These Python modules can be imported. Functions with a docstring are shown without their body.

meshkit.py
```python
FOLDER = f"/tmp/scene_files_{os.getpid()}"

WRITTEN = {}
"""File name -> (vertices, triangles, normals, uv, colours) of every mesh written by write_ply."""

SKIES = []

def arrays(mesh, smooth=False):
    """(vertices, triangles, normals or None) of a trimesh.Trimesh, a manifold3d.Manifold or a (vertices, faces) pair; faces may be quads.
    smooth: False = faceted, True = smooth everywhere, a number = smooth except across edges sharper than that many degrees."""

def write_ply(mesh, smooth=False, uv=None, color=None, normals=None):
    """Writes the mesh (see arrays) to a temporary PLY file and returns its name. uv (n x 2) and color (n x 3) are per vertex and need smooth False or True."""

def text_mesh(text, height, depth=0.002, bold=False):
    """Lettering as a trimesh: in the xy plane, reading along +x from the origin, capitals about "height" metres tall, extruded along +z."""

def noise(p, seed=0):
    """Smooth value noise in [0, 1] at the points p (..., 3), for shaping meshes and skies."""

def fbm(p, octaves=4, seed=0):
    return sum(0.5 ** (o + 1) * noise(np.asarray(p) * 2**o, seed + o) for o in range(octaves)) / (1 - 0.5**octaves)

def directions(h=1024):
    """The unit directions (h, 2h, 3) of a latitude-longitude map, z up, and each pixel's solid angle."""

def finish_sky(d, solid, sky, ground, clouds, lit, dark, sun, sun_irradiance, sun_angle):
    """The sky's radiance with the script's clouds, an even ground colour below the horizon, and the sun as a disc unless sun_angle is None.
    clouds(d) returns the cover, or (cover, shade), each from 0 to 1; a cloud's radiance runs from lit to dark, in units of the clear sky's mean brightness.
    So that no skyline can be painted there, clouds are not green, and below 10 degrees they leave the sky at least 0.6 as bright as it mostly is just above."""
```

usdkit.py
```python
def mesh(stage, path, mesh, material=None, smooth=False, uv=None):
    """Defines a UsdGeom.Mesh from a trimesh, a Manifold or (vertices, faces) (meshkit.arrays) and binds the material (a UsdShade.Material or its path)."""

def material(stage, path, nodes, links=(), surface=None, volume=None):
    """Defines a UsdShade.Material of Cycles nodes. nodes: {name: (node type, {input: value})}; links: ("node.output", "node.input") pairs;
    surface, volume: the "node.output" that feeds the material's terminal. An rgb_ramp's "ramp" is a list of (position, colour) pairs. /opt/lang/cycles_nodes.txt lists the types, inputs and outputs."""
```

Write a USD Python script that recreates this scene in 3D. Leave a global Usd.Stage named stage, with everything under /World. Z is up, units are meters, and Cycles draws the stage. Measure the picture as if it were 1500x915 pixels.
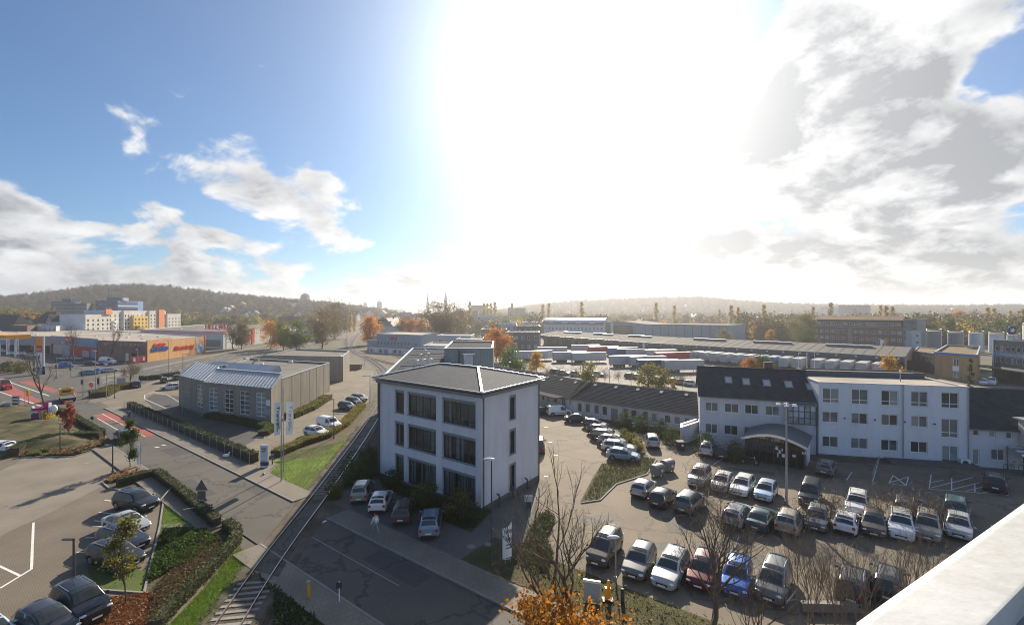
import math, random, numpy as np, trimesh, shapely, manifold3d as m3, usdkit, meshkit
from shapely.geometry import Polygon, Point, LineString
from pxr import Usd, UsdGeom, UsdLux, UsdShade, Sdf, Gf
rng = np.random.default_rng(7)
R = random.Random(11)
stage = Usd.Stage.CreateInMemory()
UsdGeom.SetStageUpAxis(stage, 'Z'); UsdGeom.SetStageMetersPerUnit(stage, 1)
stage.SetDefaultPrim(UsdGeom.Xform.Define(stage, '/World').GetPrim())
UsdGeom.Scope.Define(stage, '/World/Looks')

# ---------------- camera: level, 19 m above the ground, looking along +y ----------------
F, H, CX, YH = 660.0, 19.0, 750.0, 457.5          # focal length in photo pixels, eye height
cam = UsdGeom.Camera.Define(stage, '/World/camera')
cam.AddTranslateOp().Set((0, 0, H)); cam.AddRotateXYZOp().Set((90, 0, 0))
cam.CreateHorizontalApertureAttr(36.0); cam.CreateFocalLengthAttr(36.0 * F / 1500)
cam.CreateExposureAttr(0.72)
cam.CreateClippingRangeAttr((0.05, 30000.0))

# ---------------- sun and sky ----------------
SUN_EL, SUN_AZ = math.radians(28), math.atan2(110, F)       # azimuth: x/y of the direction towards the sun
sd = np.array([math.sin(SUN_AZ) * math.cos(SUN_EL), math.cos(SUN_AZ) * math.cos(SUN_EL), math.sin(SUN_EL)])
sun = UsdLux.DistantLight.Define(stage, '/World/sun')
sun.CreateIntensityAttr(1.25); sun.CreateAngleAttr(0.5); sun.CreateColorAttr((1.0, 0.87, 0.69)); sun.CreateNormalizeAttr(True)
sun.AddRotateXYZOp().Set((90 - math.degrees(SUN_EL), 0, -math.degrees(SUN_AZ) + 180))

def dirvec(px, py):
    v = np.array([px - CX, F, YH - py]); return v / np.linalg.norm(v)

# where the sky of the day carries its cloud masses and its blue gaps: (pixel direction, radius in degrees, strength)
BLOBS = [((290,170),10,.20),((445,105),6,.15),((690,15),9,.14),((60,310),12,.08),((330,255),5,.05),((430,290),6,.06),((1330,210),19,.16),((1260,40),12,.10),((1150,130),9,.08),((1330,300),9,.10),((930,405),4,.12),
         ((90,110),17,-.14),((600,160),13,-.12),((330,60),14,-.10),((560,40),12,-.12),((1090,90),5,-.10),((1490,60),6,-.14),((1440,285),6,-.14),((640,300),9,-.06)]
SKY_STRENGTH = 0.06
SUN_OFF = 0.07
sky_nodes = {
 'tc': ('texture_coordinate', {}),
 'nrm': ('vector_math', {'math_type': 'normalize'}),
 'sky': ('sky_texture', {'sky_type': 'single_scattering', 'sun_disc': False, 'sun_elevation': SUN_EL, 'sun_rotation': SUN_AZ, 'altitude': 100.0, 'air_density': 1.0, 'aerosol_density': 0.6, 'ozone_density': 1.4}),
 'tint': ('vector_math', {'math_type': 'multiply', 'vector2': (0.46, 0.75, 1.03)}),
 'sep': ('separate_xyz', {}),
 'zc': ('math', {'math_type': 'maximum', 'value2': 0.0}),
 'zo': ('math', {'math_type': 'add', 'value2': 0.46}),
 'zv': ('combine_xyz', {'z': 1.0}),
 'pl': ('vector_math', {'math_type': 'divide'}),
 'n1': ('noise_texture', {'scale': 3.1, 'detail': 9.0, 'roughness': 0.56, 'distortion': 0.25}),
 'n2': ('noise_texture', {'scale': 6.0, 'detail': 6.0, 'roughness': 0.6, 'distortion': 0.2}),
 'ofs': ('vector_math', {'math_type': 'add', 'vector2': (SUN_OFF * sd[0], SUN_OFF * sd[1] , 0.0)}),
 'n3': ('noise_texture', {'scale': 3.1, 'detail': 5.0, 'roughness': 0.5, 'distortion': 0.25}),
 'dif': ('math', {'math_type': 'subtract'}), 'difm': ('map_range', {'from_min': -0.10, 'from_max': 0.12, 'to_min': 0.0, 'to_max': 0.75, 'clamp': True}), 'sh': ('math', {'math_type': 'add', 'use_clamp': True}),
 'off': ('vector_math', {'math_type': 'add', 'vector2': (3.7, 1.9, 0.0)}),
 # towards the sun and to the right of it the cover thickens
 'ds': ('vector_math', {'math_type': 'dot_product', 'vector2': tuple(sd)}),
 'dr': ('vector_math', {'math_type': 'dot_product', 'vector2': (0.92, 0.38, 0.1)}),
 'drm': ('map_range', {'from_min': -0.55, 'from_max': 0.75, 'to_min': -0.05, 'to_max': 0.04, 'clamp': True}),
 'low': ('map_range', {'from_min': 0.0, 'from_max': 0.34, 'to_min': 0.12, 'to_max': -0.02, 'clamp': True}),
 'b1': ('math', {'math_type': 'add'}), 'b2': ('math', {'math_type': 'add'}),
 'cov': ('map_range', {'range_type': 'smoothstep', 'from_min': 0.52, 'from_max': 0.605, 'to_min': 0.0, 'to_max': 0.97, 'clamp': True}),
 'thick': ('map_range', {'range_type': 'smoothstep', 'from_min': 0.57, 'from_max': 0.72, 'to_min': 0.0, 'to_max': 1.0, 'clamp': True}),
 'thn': ('map_range', {'range_type': 'smoothstep', 'from_min': 0.38, 'from_max': 0.66, 'to_min': 0.0, 'to_max': 1.0, 'clamp': True}),
 'tm': ('math', {'math_type': 'multiply'}),
 'ccol': ('mix_color', {'a': (9.6, 9.6, 9.6), 'b': (3.3, 3.5, 3.8), 'use_clamp': False}),
 'sm': ('mix_color', {'use_clamp': False}),
 # the veil of thin cloud that the sun lights up
 'gl': ('math', {'math_type': 'maximum', 'value2': 0.0}),
 'gp': ('math', {'math_type': 'power', 'value2': 26.0}),
 'gp2': ('math', {'math_type': 'power', 'value2': 4.0}),
 'gs': ('math', {'math_type': 'multiply', 'value2': 13.0}),
 'gs2': ('math', {'math_type': 'multiply', 'value2': 1.6}),
 'ga': ('math', {'math_type': 'add'}),
 'gc': ('vector_math', {'math_type': 'scale', 'vector1': (1.0, 0.985, 0.95)}),
 'tot': ('mix_color', {'blend_type': 'add', 'fac': 1.0, 'use_clamp': False}),
 'bg': ('background_shader', {'strength': SKY_STRENGTH}),
}
sky_links = [('tc.generated', 'nrm.vector1'), ('nrm.vector', 'sep.vector'), ('sep.z', 'zc.value1'), ('zc.value', 'zo.value1'),
 ('zo.value', 'zv.x'), ('zo.value', 'zv.y'), ('nrm.vector', 'pl.vector1'), ('zv.vector', 'pl.vector2'), ('pl.vector', 'n1.vector'),
 ('pl.vector', 'off.vector1'), ('off.vector', 'n2.vector'),
 ('nrm.vector', 'ds.vector1'), ('nrm.vector', 'dr.vector1'), ('dr.value', 'drm.value'), ('zc.value', 'low.value'),
 ('n1.fac', 'b1.value1'), ('drm.result', 'b1.value2'), ('b1.value', 'b2.value1'), ('low.result', 'b2.value2'),
 ('b2.value', 'cov.value'), ('b2.value', 'thick.value'), ('n2.fac', 'thn.value'), ('thick.result', 'tm.value1'), ('thn.result', 'tm.value2'),
 ('pl.vector', 'ofs.vector1'), ('ofs.vector', 'n3.vector'), ('n3.fac', 'dif.value1'), ('n1.fac', 'dif.value2'), ('dif.value', 'difm.value'), ('tm.value', 'sh.value1'), ('difm.result', 'sh.value2'), ('sh.value', 'ccol.fac'), ('sky.color', 'tint.vector1'), ('tint.vector', 'sm.a'), ('ccol.result', 'sm.b'), ('cov.result', 'sm.fac'),
 ('ds.value', 'gl.value1'), ('gl.value', 'gp.value1'), ('gl.value', 'gp2.value1'), ('gp.value', 'gs.value1'), ('gp2.value', 'gs2.value1'),
 ('gs.value', 'ga.value1'), ('gs2.value', 'ga.value2'), ('ga.value', 'gc.scale'),
 ('sm.result', 'tot.a'), ('gc.vector', 'tot.b'), ('tot.result', 'bg.color')]
last = 'b2.value'
for i, ((bx, by), rad, amp) in enumerate(BLOBS):
    sky_nodes[f'bd{i}'] = ('vector_math', {'math_type': 'dot_product', 'vector2': tuple(dirvec(bx, by))})
    sky_nodes[f'bm{i}'] = ('map_range', {'range_type': 'smoothstep', 'from_min': math.cos(math.radians(rad)), 'from_max': 1.0, 'to_min': 0.0, 'to_max': amp, 'clamp': True})
    sky_nodes[f'ba{i}'] = ('math', {'math_type': 'add'})
    sky_links += [('nrm.vector', f'bd{i}.vector1'), (f'bd{i}.value', f'bm{i}.value'), (last, f'ba{i}.value1'), (f'bm{i}.result', f'ba{i}.value2')]; last = f'ba{i}.value'
sky_links = [(last, b) if a == 'b2.value' and b in ('cov.value', 'thick.value') else (a, b) for a, b in sky_links]
sky_mat = usdkit.material(stage, '/World/Looks/sky', sky_nodes, sky_links, surface='bg.background')
dome = UsdLux.DomeLight.Define(stage, '/World/sky_dome'); dome.CreateIntensityAttr(1.0)
UsdShade.MaterialBindingAPI.Apply(dome.GetPrim()).Bind(sky_mat)

# ---------------- helpers ----------------
def G(px, py, z=0.0):
    "the point at height z that this pixel of the photograph shows"
    d = F * (H - z) / (py - YH); return np.array([(px - CX) / F * d, d, z])
def G2(px, py): return G(px, py)[:2]
def A(px, d, z=0.0): return np.array([(px - CX) / F * d, d, z])
def ZAT(py, d): return H - (py - YH) / F * d

BOXF = np.array([[0,3,2,1],[4,5,6,7],[0,1,5,4],[1,2,6,5],[2,3,7,6],[3,0,4,7]])
class MB:
    def __init__(s): s.v, s.f, s.n = [], [], 0
    def add(s, v, f):
        v = np.asarray(v, float).reshape(-1, 3); f = np.asarray(f, int)
        if f.shape[1] == 4: f = np.vstack([f[:, [0,1,2]], f[:, [0,2,3]]])
        s.v.append(v); s.f.append(f + s.n); s.n += len(v); return s
    def tm(s, t): return s.add(t.vertices, t.faces)
    def hexa(s, p): return s.add(p, BOXF)
    def box(s, c, size, rz=0.0):
        x, y, z = np.array(size) / 2.0
        p = np.array([[-x,-y,-z],[x,-y,-z],[x,y,-z],[-x,y,-z],[-x,-y,z],[x,-y,z],[x,y,z],[-x,y,z]])
        if rz:
            cc, ss = math.cos(rz), math.sin(rz); p = np.stack([p[:,0]*cc-p[:,1]*ss, p[:,0]*ss+p[:,1]*cc, p[:,2]], 1)
        return s.hexa(p + np.array(c, float))
    def beam(s, a, b, w, h, up=(0,0,1)):
        "bar from a to b; w across, h along up"
        a, b = np.array(a, float), np.array(b, float); t = b - a; t = t / np.linalg.norm(t)
        u = np.cross(np.array(up, float), t); n = np.linalg.norm(u)
        u = u / n if n > 1e-6 else np.array([1.0, 0, 0]); q = np.cross(t, u)
        u, q = u * w / 2, q * h / 2
        return s.hexa([a-u-q, b-u-q, b+u-q, a+u-q, a-u+q, b-u+q, b+u+q, a+u+q])
    def quad(s, *p): return s.add(p, [[0,1,2,3]])
    def poly(s, pts, z):
        p = Polygon([tuple(q[:2]) for q in pts])
        if not p.is_valid: p = p.buffer(0)
        for g in getattr(p, 'geoms', [p]):
            v, f = trimesh.creation.triangulate_polygon(g, engine='earcut')
            a, b, c = (np.asarray(v)[f[:, i]] for i in range(3))
            flip = ((b-a)[:,0]*(c-a)[:,1] - (b-a)[:,1]*(c-a)[:,0]) < 0
            f = np.array(f); f[flip] = f[flip][:, ::-1]
            s.add(np.c_[v, np.full(len(v), z)], f)
        return s
    def prism(s, pts, z0, z1):
        p = Polygon([tuple(q[:2]) for q in pts]).buffer(0)
        for g in getattr(p, 'geoms', [p]):
            t = trimesh.creation.extrude_polygon(g, z1 - z0, engine='earcut'); t.apply_translation((0, 0, z0)); s.tm(t)
        return s
    def slab(s, pts, th):
        "flat polygon of 3D points (convex, counter-clockwise from outside) given a thickness inwards"
        p = np.array(pts, float); n = np.cross(p[1]-p[0], p[2]-p[0]); n /= np.linalg.norm(n); k = len(p); q = p - n * th
        f = [[0,i,i+1] for i in range(1,k-1)] + [[k,k+i+1,k+i] for i in range(1,k-1)]
        for i in range(k):
            j = (i+1) % k; f += [[i,k+i,k+j],[i,k+j,j]]
        return s.add(np.vstack([p, q]), f)
    def tube(s, pts, r, n=6, cap=True):
        pts = np.array(pts, float); k = len(pts); r = np.broadcast_to(np.array(r, float), (k,))
        t = np.gradient(pts, axis=0); t /= np.maximum(np.linalg.norm(t, axis=1, keepdims=True), 1e-9)
        ref = np.where(np.abs(t[:, 2:3]) > 0.9, [[1.0,0,0]], [[0,0,1.0]])
        u = np.cross(ref, t); u /= np.linalg.norm(u, axis=1, keepdims=True); w = np.cross(t, u)
        a = np.arange(n) / n * 2 * math.pi
        v = pts[:,None] + r[:,None,None] * (np.cos(a)[None,:,None]*u[:,None] + np.sin(a)[None,:,None]*w[:,None])
        f = [[i*n+j, i*n+(j+1)%n, (i+1)*n+(j+1)%n, (i+1)*n+j] for i in range(k-1) for j in range(n)]
        s.add(v.reshape(-1,3), f)
        if cap and n > 2: s.add(v[-1], [[0,i,i+1] for i in range(1,n-1)]); s.add(v[0], [[0,i+1,i] for i in range(1,n-1)])
        return s
    def cyl(s, a, b, r, n=16): return s.tube([a, b], [r, r], n)
    def ell(s, c, r, sub=2):
        t = trimesh.creation.icosphere(sub, 1.0); return s.add(t.vertices * np.array(r) + np.array(c), t.faces)
    def arrays(s): return np.vstack(s.v), np.vstack(s.f)

LOOK = '/World/Looks/'
used = {}
def uname(parent, name):
    k = used.get((parent, name), 0); used[(parent, name)] = k + 1
    return name if k == 0 else f'{name}_{k:03d}'
def meta(prim, label=None, cat=None, group=None, kind=None):
    for k, v in (('label', label), ('category', cat), ('group', group), ('kind', kind)):
        if v: prim.SetCustomDataByKey(k, v)
def put(path, mb, mat, smooth=False, off=None):
    v, f = mb.arrays() if isinstance(mb, MB) else mb
    if off is not None: v = v - off
    if smooth:
        t = trimesh.Trimesh(v, f, process=True); return usdkit.mesh(stage, path, t, LOOK + mat, smooth=smooth)
    return usdkit.mesh(stage, path, trimesh.Trimesh(v, f, process=False), LOOK + mat)
class Thing:
    def __init__(s, name, label, cat, loc=(0,0,0), rz=0.0, group=None, scale=1.0):
        s.path = '/World/' + uname('/World', name); s.name = name; s.loc = np.array([*loc][:3] if len(loc) > 2 else [*loc, 0.0], float); s.cat = cat; s.group = group
        place(s.path, s.loc, rz, scale); meta(stage.GetPrimAtPath(s.path), label, cat, group)
    def part(s, name, mb, mat, parent=None, label=None, smooth=False, world=True, kind=None):
        base = s.path + ('/' + parent if parent else '')
        n = uname(base, name)
        g = put(base + '/' + n, mb, mat, smooth, s.loc if world else None)
        meta(g.GetPrim(), label, kind=kind)
        return (parent + '/' if parent else '') + n
def place(path, loc, rz, scale=1.0):
    x = UsdGeom.Xform.Define(stage, path)
    x.AddTranslateOp().Set(Gf.Vec3d(*map(float, loc))); x.AddRotateZOp().Set(math.degrees(rz))
    sc = (scale,)*3 if np.ndim(scale) == 0 else tuple(map(float, scale)); x.AddScaleOp().Set(Gf.Vec3f(*sc))
    return x
def copy(src, label, loc, rz=0.0, scale=1.0, group=None, cat=None):
    path = '/World/' + uname('/World', src.name)
    p = place(path, loc, rz, scale).GetPrim(); p.GetReferences().AddInternalReference(src.path); p.SetInstanceable(True)
    meta(p, label, cat or src.cat, group or src.group); return path
def single(name, mb, mat, label, cat, group=None, kind=None, smooth=False):
    path = '/World/' + uname('/World', name); g = put(path, mb, mat, smooth); meta(g.GetPrim(), label, cat, group, kind); return path
def struct(name, mb, mat, smooth=False):
    path = '/World/' + uname('/World', name); g = put(path, mb, mat, smooth); meta(g.GetPrim(), kind='structure'); return path

# ---------------- materials ----------------
def pm(name, col, rough=0.6, var=0.12, scale=1.0, fine=12.0, metal=0.0, bump=0.0, bscale=8.0, spec=0.4, coat=0.0, col2=None, island=0.0, c2lo=0.45, c2hi=0.6):
    col = np.array(col, float)
    n = {'g': ('geometry', {}), 'n1': ('noise_texture', {'scale': scale, 'detail': 5.0, 'roughness': 0.6}), 'n2': ('noise_texture', {'scale': fine, 'detail': 4.0, 'roughness': 0.65}),
         'r1': ('rgb_ramp', {'ramp': [(0.3, tuple(np.full(3, 1 - var))), (0.7, tuple(np.full(3, 1 + var)))]}),
         'r2': ('rgb_ramp', {'ramp': [(0.3, tuple(np.full(3, 1 - var * .8))), (0.7, tuple(np.full(3, 1 + var * .8)))]}),
         'm1': ('mix_color', {'blend_type': 'multiply', 'fac': 1.0, 'a': tuple(col), 'use_clamp': False}), 'm2': ('mix_color', {'blend_type': 'multiply', 'fac': 1.0, 'use_clamp': False}),
         'p': ('principled_bsdf', {'roughness': rough, 'metallic': metal, 'specular_ior_level': spec, 'coat_weight': coat, 'coat_roughness': 0.06})}
    l = [('g.position', 'n1.vector'), ('g.position', 'n2.vector'), ('n1.fac', 'r1.fac'), ('n2.fac', 'r2.fac'), ('r1.color', 'm1.b'), ('m1.result', 'm2.a'), ('r2.color', 'm2.b')]
    last = 'm2.result'
    if col2 is not None:
        n['n3'] = ('noise_texture', {'scale': scale * 0.6, 'detail': 6.0, 'roughness': 0.62}); n['r3'] = ('map_range', {'from_min': c2lo, 'from_max': c2hi, 'clamp': True})
        n['mc'] = ('mix_color', {'a': tuple(col), 'b': tuple(col2)}); l += [('g.position', 'n3.vector'), ('n3.fac', 'r3.value'), ('r3.result', 'mc.fac'), ('mc.result', 'm1.a')]
    if island:
        n['ri'] = ('rgb_ramp', {'ramp': [(0, tuple(np.full(3, 1 - island))), (1, tuple(np.full(3, 1 + island)))]}); n['m3'] = ('mix_color', {'blend_type': 'multiply', 'fac': 1.0, 'use_clamp': False})
        l += [('g.random_per_island', 'ri.fac'), (last, 'm3.a'), ('ri.color', 'm3.b')]; last = 'm3.result'
    l.append((last, 'p.base_color'))
    if bump:
        n['nb'] = ('noise_texture', {'scale': bscale, 'detail': 5.0, 'roughness': 0.6}); n['b'] = ('bump', {'strength': 1.0, 'distance': bump}); l += [('g.position', 'nb.vector'), ('nb.fac', 'b.height'), ('b.normal', 'p.normal')]
    usdkit.material(stage, LOOK + name, n, l, surface='p.BSDF')
def tarmac(name, col, col2, rough, crack=.55):
    "asphalt with broad tonal patches, fine grain, oil spots and irregular cracks"
    n = {'g': ('geometry', {}), 'n1': ('noise_texture', {'scale': .16, 'detail': 7.0, 'roughness': .62}), 'n2': ('noise_texture', {'scale': 26.0, 'detail': 3.0}), 'n3': ('noise_texture', {'scale': .9, 'detail': 4.0}), 'n4': ('noise_texture', {'scale': 1.3, 'detail': 3.0}),
         'rm': ('map_range', {'from_min': .36, 'from_max': .64, 'clamp': True}), 'mc': ('mix_color', {'a': col, 'b': col2}), 'r2': ('rgb_ramp', {'ramp': [(.3, (.86,.86,.86)), (.7, (1.12,1.12,1.12))]}), 'm2': ('mix_color', {'blend_type': 'multiply', 'fac': 1.0, 'use_clamp': False}),
         'oil': ('rgb_ramp', {'ramp': [(.0, (1,1,1)), (.66, (1,1,1)), (.78, (.62,.62,.63)), (1, (.55,.55,.56))]}), 'm3': ('mix_color', {'blend_type': 'multiply', 'fac': 1.0, 'use_clamp': False}),
         'ws': ('vector_math', {'math_type': 'scale', 'scale': 1.6}), 'wa': ('vector_math', {'math_type': 'add'}), 'v': ('voronoi_texture', {'feature': 'distance_to_edge', 'scale': .17}), 'cr': ('rgb_ramp', {'ramp': [(0, (crack,)*3), (.012, (crack,)*3), (.022, (1,1,1)), (1, (1,1,1))]}), 'm4': ('mix_color', {'blend_type': 'multiply', 'fac': .8, 'use_clamp': False}),
         'b': ('bump', {'distance': .004}), 'p': ('principled_bsdf', {'roughness': rough, 'specular_ior_level': .3})}
    usdkit.material(stage, LOOK + name, n, [('g.position','n1.vector'), ('g.position','n2.vector'), ('g.position','n3.vector'), ('g.position','n4.vector'), ('n1.fac','rm.value'), ('rm.result','mc.fac'), ('mc.result','m2.a'), ('n2.fac','r2.fac'), ('r2.color','m2.b'), ('n3.fac','oil.fac'), ('m2.result','m3.a'), ('oil.color','m3.b'),
        ('n4.color','ws.vector1'), ('g.position','wa.vector1'), ('ws.vector','wa.vector2'), ('wa.vector','v.vector'), ('v.distance','cr.fac'), ('m3.result','m4.a'), ('cr.color','m4.b'), ('m4.result','p.base_color'), ('n2.fac','b.height'), ('b.normal','p.normal')], surface='p.BSDF')
def leafmat(name, c1, c2, c3=None, trans=0.5):
    "leaves: tone varies from leaf to leaf, in clumps and from tree to tree"
    c3 = c3 or c1
    n = {'g': ('geometry', {}), 'o': ('object_info', {}), 'n': ('noise_texture', {'scale': 0.7, 'detail': 3.0}),
         'r': ('rgb_ramp', {'ramp': [(0.0, c1), (0.5, c2), (1.0, c3)]}), 'a': ('math', {'math_type': 'multiply_add', 'value2': 0.5}), 's': ('math', {'math_type': 'multiply_add', 'value2': 0.6, 'value3': -0.12}), 't': ('math', {'math_type': 'multiply_add', 'value2': 0.35}),
         'p': ('principled_bsdf', {'roughness': 0.6, 'specular_ior_level': 0.25}), 'tr': ('translucent_bsdf', {}), 'm': ('mix_closure', {'fac': trans})}
    l = [('g.position', 'n.vector'), ('g.random_per_island', 'a.value1'), ('o.random', 's.value1'), ('s.value', 'a.value3'), ('n.fac', 't.value1'), ('a.value', 't.value3'), ('t.value', 'r.fac'), ('r.color', 'p.base_color'), ('r.color', 'tr.color'), ('p.BSDF', 'm.closure1'), ('tr.BSDF', 'm.closure2')]
    usdkit.material(stage, LOOK + name, n, l, surface='m.closure')
def wavemat(name, col, dark, scale, direction='z', rough=0.5, bump=0.01, metal=0.0, spec=0.4, rot=0.0, var=0.1):
    "fine ribs (corrugated sheet, tile courses too far off to tell apart)"
    n = {'g': ('geometry', {}), 'mp': ('mapping', {'rotation': (0, 0, rot)}), 'w': ('wave_texture', {'bands_direction': direction, 'scale': scale, 'distortion': 0.0}), 'n': ('noise_texture', {'scale': 0.6, 'detail': 6.0}), 'r': ('rgb_ramp', {'ramp': [(0.3, tuple(np.full(3, 1 - var))), (0.7, tuple(np.full(3, 1 + var)))]}),
         'mc': ('mix_color', {'a': dark, 'b': col}), 'm': ('mix_color', {'blend_type': 'multiply', 'fac': 1.0, 'use_clamp': False}), 'b': ('bump', {'distance': bump}), 'p': ('principled_bsdf', {'roughness': rough, 'metallic': metal, 'specular_ior_level': spec})}
    l = [('g.position', 'mp.vector'), ('mp.vector', 'w.vector'), ('g.position', 'n.vector'), ('n.fac', 'r.fac'), ('w.fac', 'mc.fac'), ('mc.result', 'm.a'), ('r.color', 'm.b'), ('m.result', 'p.base_color'), ('w.fac', 'b.height'), ('b.normal', 'p.normal')]
    usdkit.material(stage, LOOK + name, n, l, surface='p.BSDF')
def brickmat(name, c1, c2, mortar, w, h, rot=0.0, rough=0.8, bump=0.01, vertical=False, ms=0.02):
    "paving or brickwork too small in the picture to tell the pieces apart"
    n = {'g': ('geometry', {}), 'mp': ('mapping', {'rotation': (0, 0, rot)}), 'b': ('brick_texture', {'scale': 1.0, 'brick_width': w, 'row_height': h, 'mortar_size': ms, 'mortar_smooth': 0.3, 'color1': c1, 'color2': c2, 'mortar': mortar}),
         'n': ('noise_texture', {'scale': 0.25, 'detail': 6.0}), 'r': ('rgb_ramp', {'ramp': [(0.3, (.82,.82,.82)), (0.7, (1.15,1.15,1.15))]}), 'm': ('mix_color', {'blend_type': 'multiply', 'fac': 1.0, 'use_clamp': False}), 'bp': ('bump', {'distance': bump * .3, 'invert': True}), 'p': ('principled_bsdf', {'roughness': rough, 'specular_ior_level': 0.3})}
    l = [('g.position', 'mp.vector'), ('g.position', 'n.vector'), ('n.fac', 'r.fac'), ('b.color', 'm.a'), ('r.color', 'm.b'), ('m.result', 'p.base_color'), ('b.fac', 'bp.height'), ('bp.normal', 'p.normal')]
    if vertical:
        n |= {'s': ('separate_xyz', {}), 'ad': ('math', {'math_type': 'add'}), 'c': ('combine_xyz', {})}
        l += [('mp.vector', 's.vector'), ('s.x', 'ad.value1'), ('s.y', 'ad.value2'), ('ad.value', 'c.x'), ('s.z', 'c.y'), ('c.vector', 'b.vector')]
    else: l.append(('mp.vector', 'b.vector'))
    usdkit.material(stage, LOOK + name, n, l, surface='p.BSDF')
def wallmat(name, col, streak=.16):
    n = {'g': ('geometry', {}), 'mp': ('mapping', {'scale': (1.6, 1.6, .12)}), 'n1': ('noise_texture', {'scale': 1.0, 'detail': 6.0, 'roughness': .65}), 'n2': ('noise_texture', {'scale': .22, 'detail': 5.0}), 'n3': ('noise_texture', {'scale': 30.0, 'detail': 3.0}),
         'r1': ('rgb_ramp', {'ramp': [(.35, (1-streak,1-streak,1-streak*1.05)), (.6, (1.03,1.03,1.03))]}), 'r2': ('rgb_ramp', {'ramp': [(.3, (.92,.92,.915)), (.7, (1.05,1.05,1.05))]}), 'm1': ('mix_color', {'blend_type': 'multiply', 'fac': 1.0, 'a': col, 'use_clamp': False}), 'm2': ('mix_color', {'blend_type': 'multiply', 'fac': 1.0, 'use_clamp': False}), 'b': ('bump', {'distance': .004}), 'p': ('principled_bsdf', {'roughness': .88, 'specular_ior_level': .25})}
    usdkit.material(stage, LOOK + name, n, [('g.position','mp.vector'), ('mp.vector','n1.vector'), ('g.position','n2.vector'), ('g.position','n3.vector'), ('n1.fac','r1.fac'), ('n2.fac','r2.fac'), ('r1.color','m1.b'), ('m1.result','m2.a'), ('r2.color','m2.b'), ('m2.result','p.base_color'), ('n3.fac','b.height'), ('b.normal','p.normal')], surface='p.BSDF')
pm('ground', (.12,.11,.085), .9, .2, .02, .6, col2=(.075,.085,.04), bump=.03, bscale=1.0)
pm('hill_ground', (.06,.065,.035), .95, .2, .02, .3)
tarmac('asphalt', (.125,.115,.10), (.095,.09,.08), .78)
tarmac('asphalt_dark', (.085,.083,.08), (.068,.067,.066), .75)
tarmac('lot_asphalt', (.235,.197,.147), (.17,.147,.113), .85, .65)
pm('concrete', (.205,.19,.165), .85, .12, .2, 4.0, bump=.005, bscale=20)
pm('kerb', (.25,.24,.22), .85, .12, .6, 8.0)
brickmat('paving_tan', (.178,.15,.115), (.17,.144,.111), (.158,.134,.104), .24, .12, rot=.64)
brickmat('paving_light', (.235,.207,.166), (.225,.2,.16), (.21,.187,.15), .24, .12, rot=.64)
brickmat('paving_grey', (.165,.16,.15), (.15,.148,.14), (.115,.112,.105), .24, .12, rot=.64)
brickmat('slab_paving', (.225,.2,.165), (.207,.185,.152), (.165,.148,.122), .5, .5, rot=-.64)
pm('marking_worn', (.3,.29,.27), .7, .2, 1.0, 9.0)
pm('marking', (.72,.71,.67), .7, .12, 1.0, 12.0)
pm('red_lane', (.33,.085,.07), .75, .14, .5, 8.0)
pm('grass', (.085,.12,.02), .9, .22, .5, 6.0, col2=(.05,.09,.018), bump=.06, bscale=9)
pm('grass_bright', (.13,.2,.015), .9, .22, .4, 6.0, col2=(.1,.13,.02), bump=.06, bscale=9)
pm('bed', (.11,.085,.05), .95, .3, .6, 6.0, col2=(.07,.075,.028), bump=.08, bscale=6)
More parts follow.
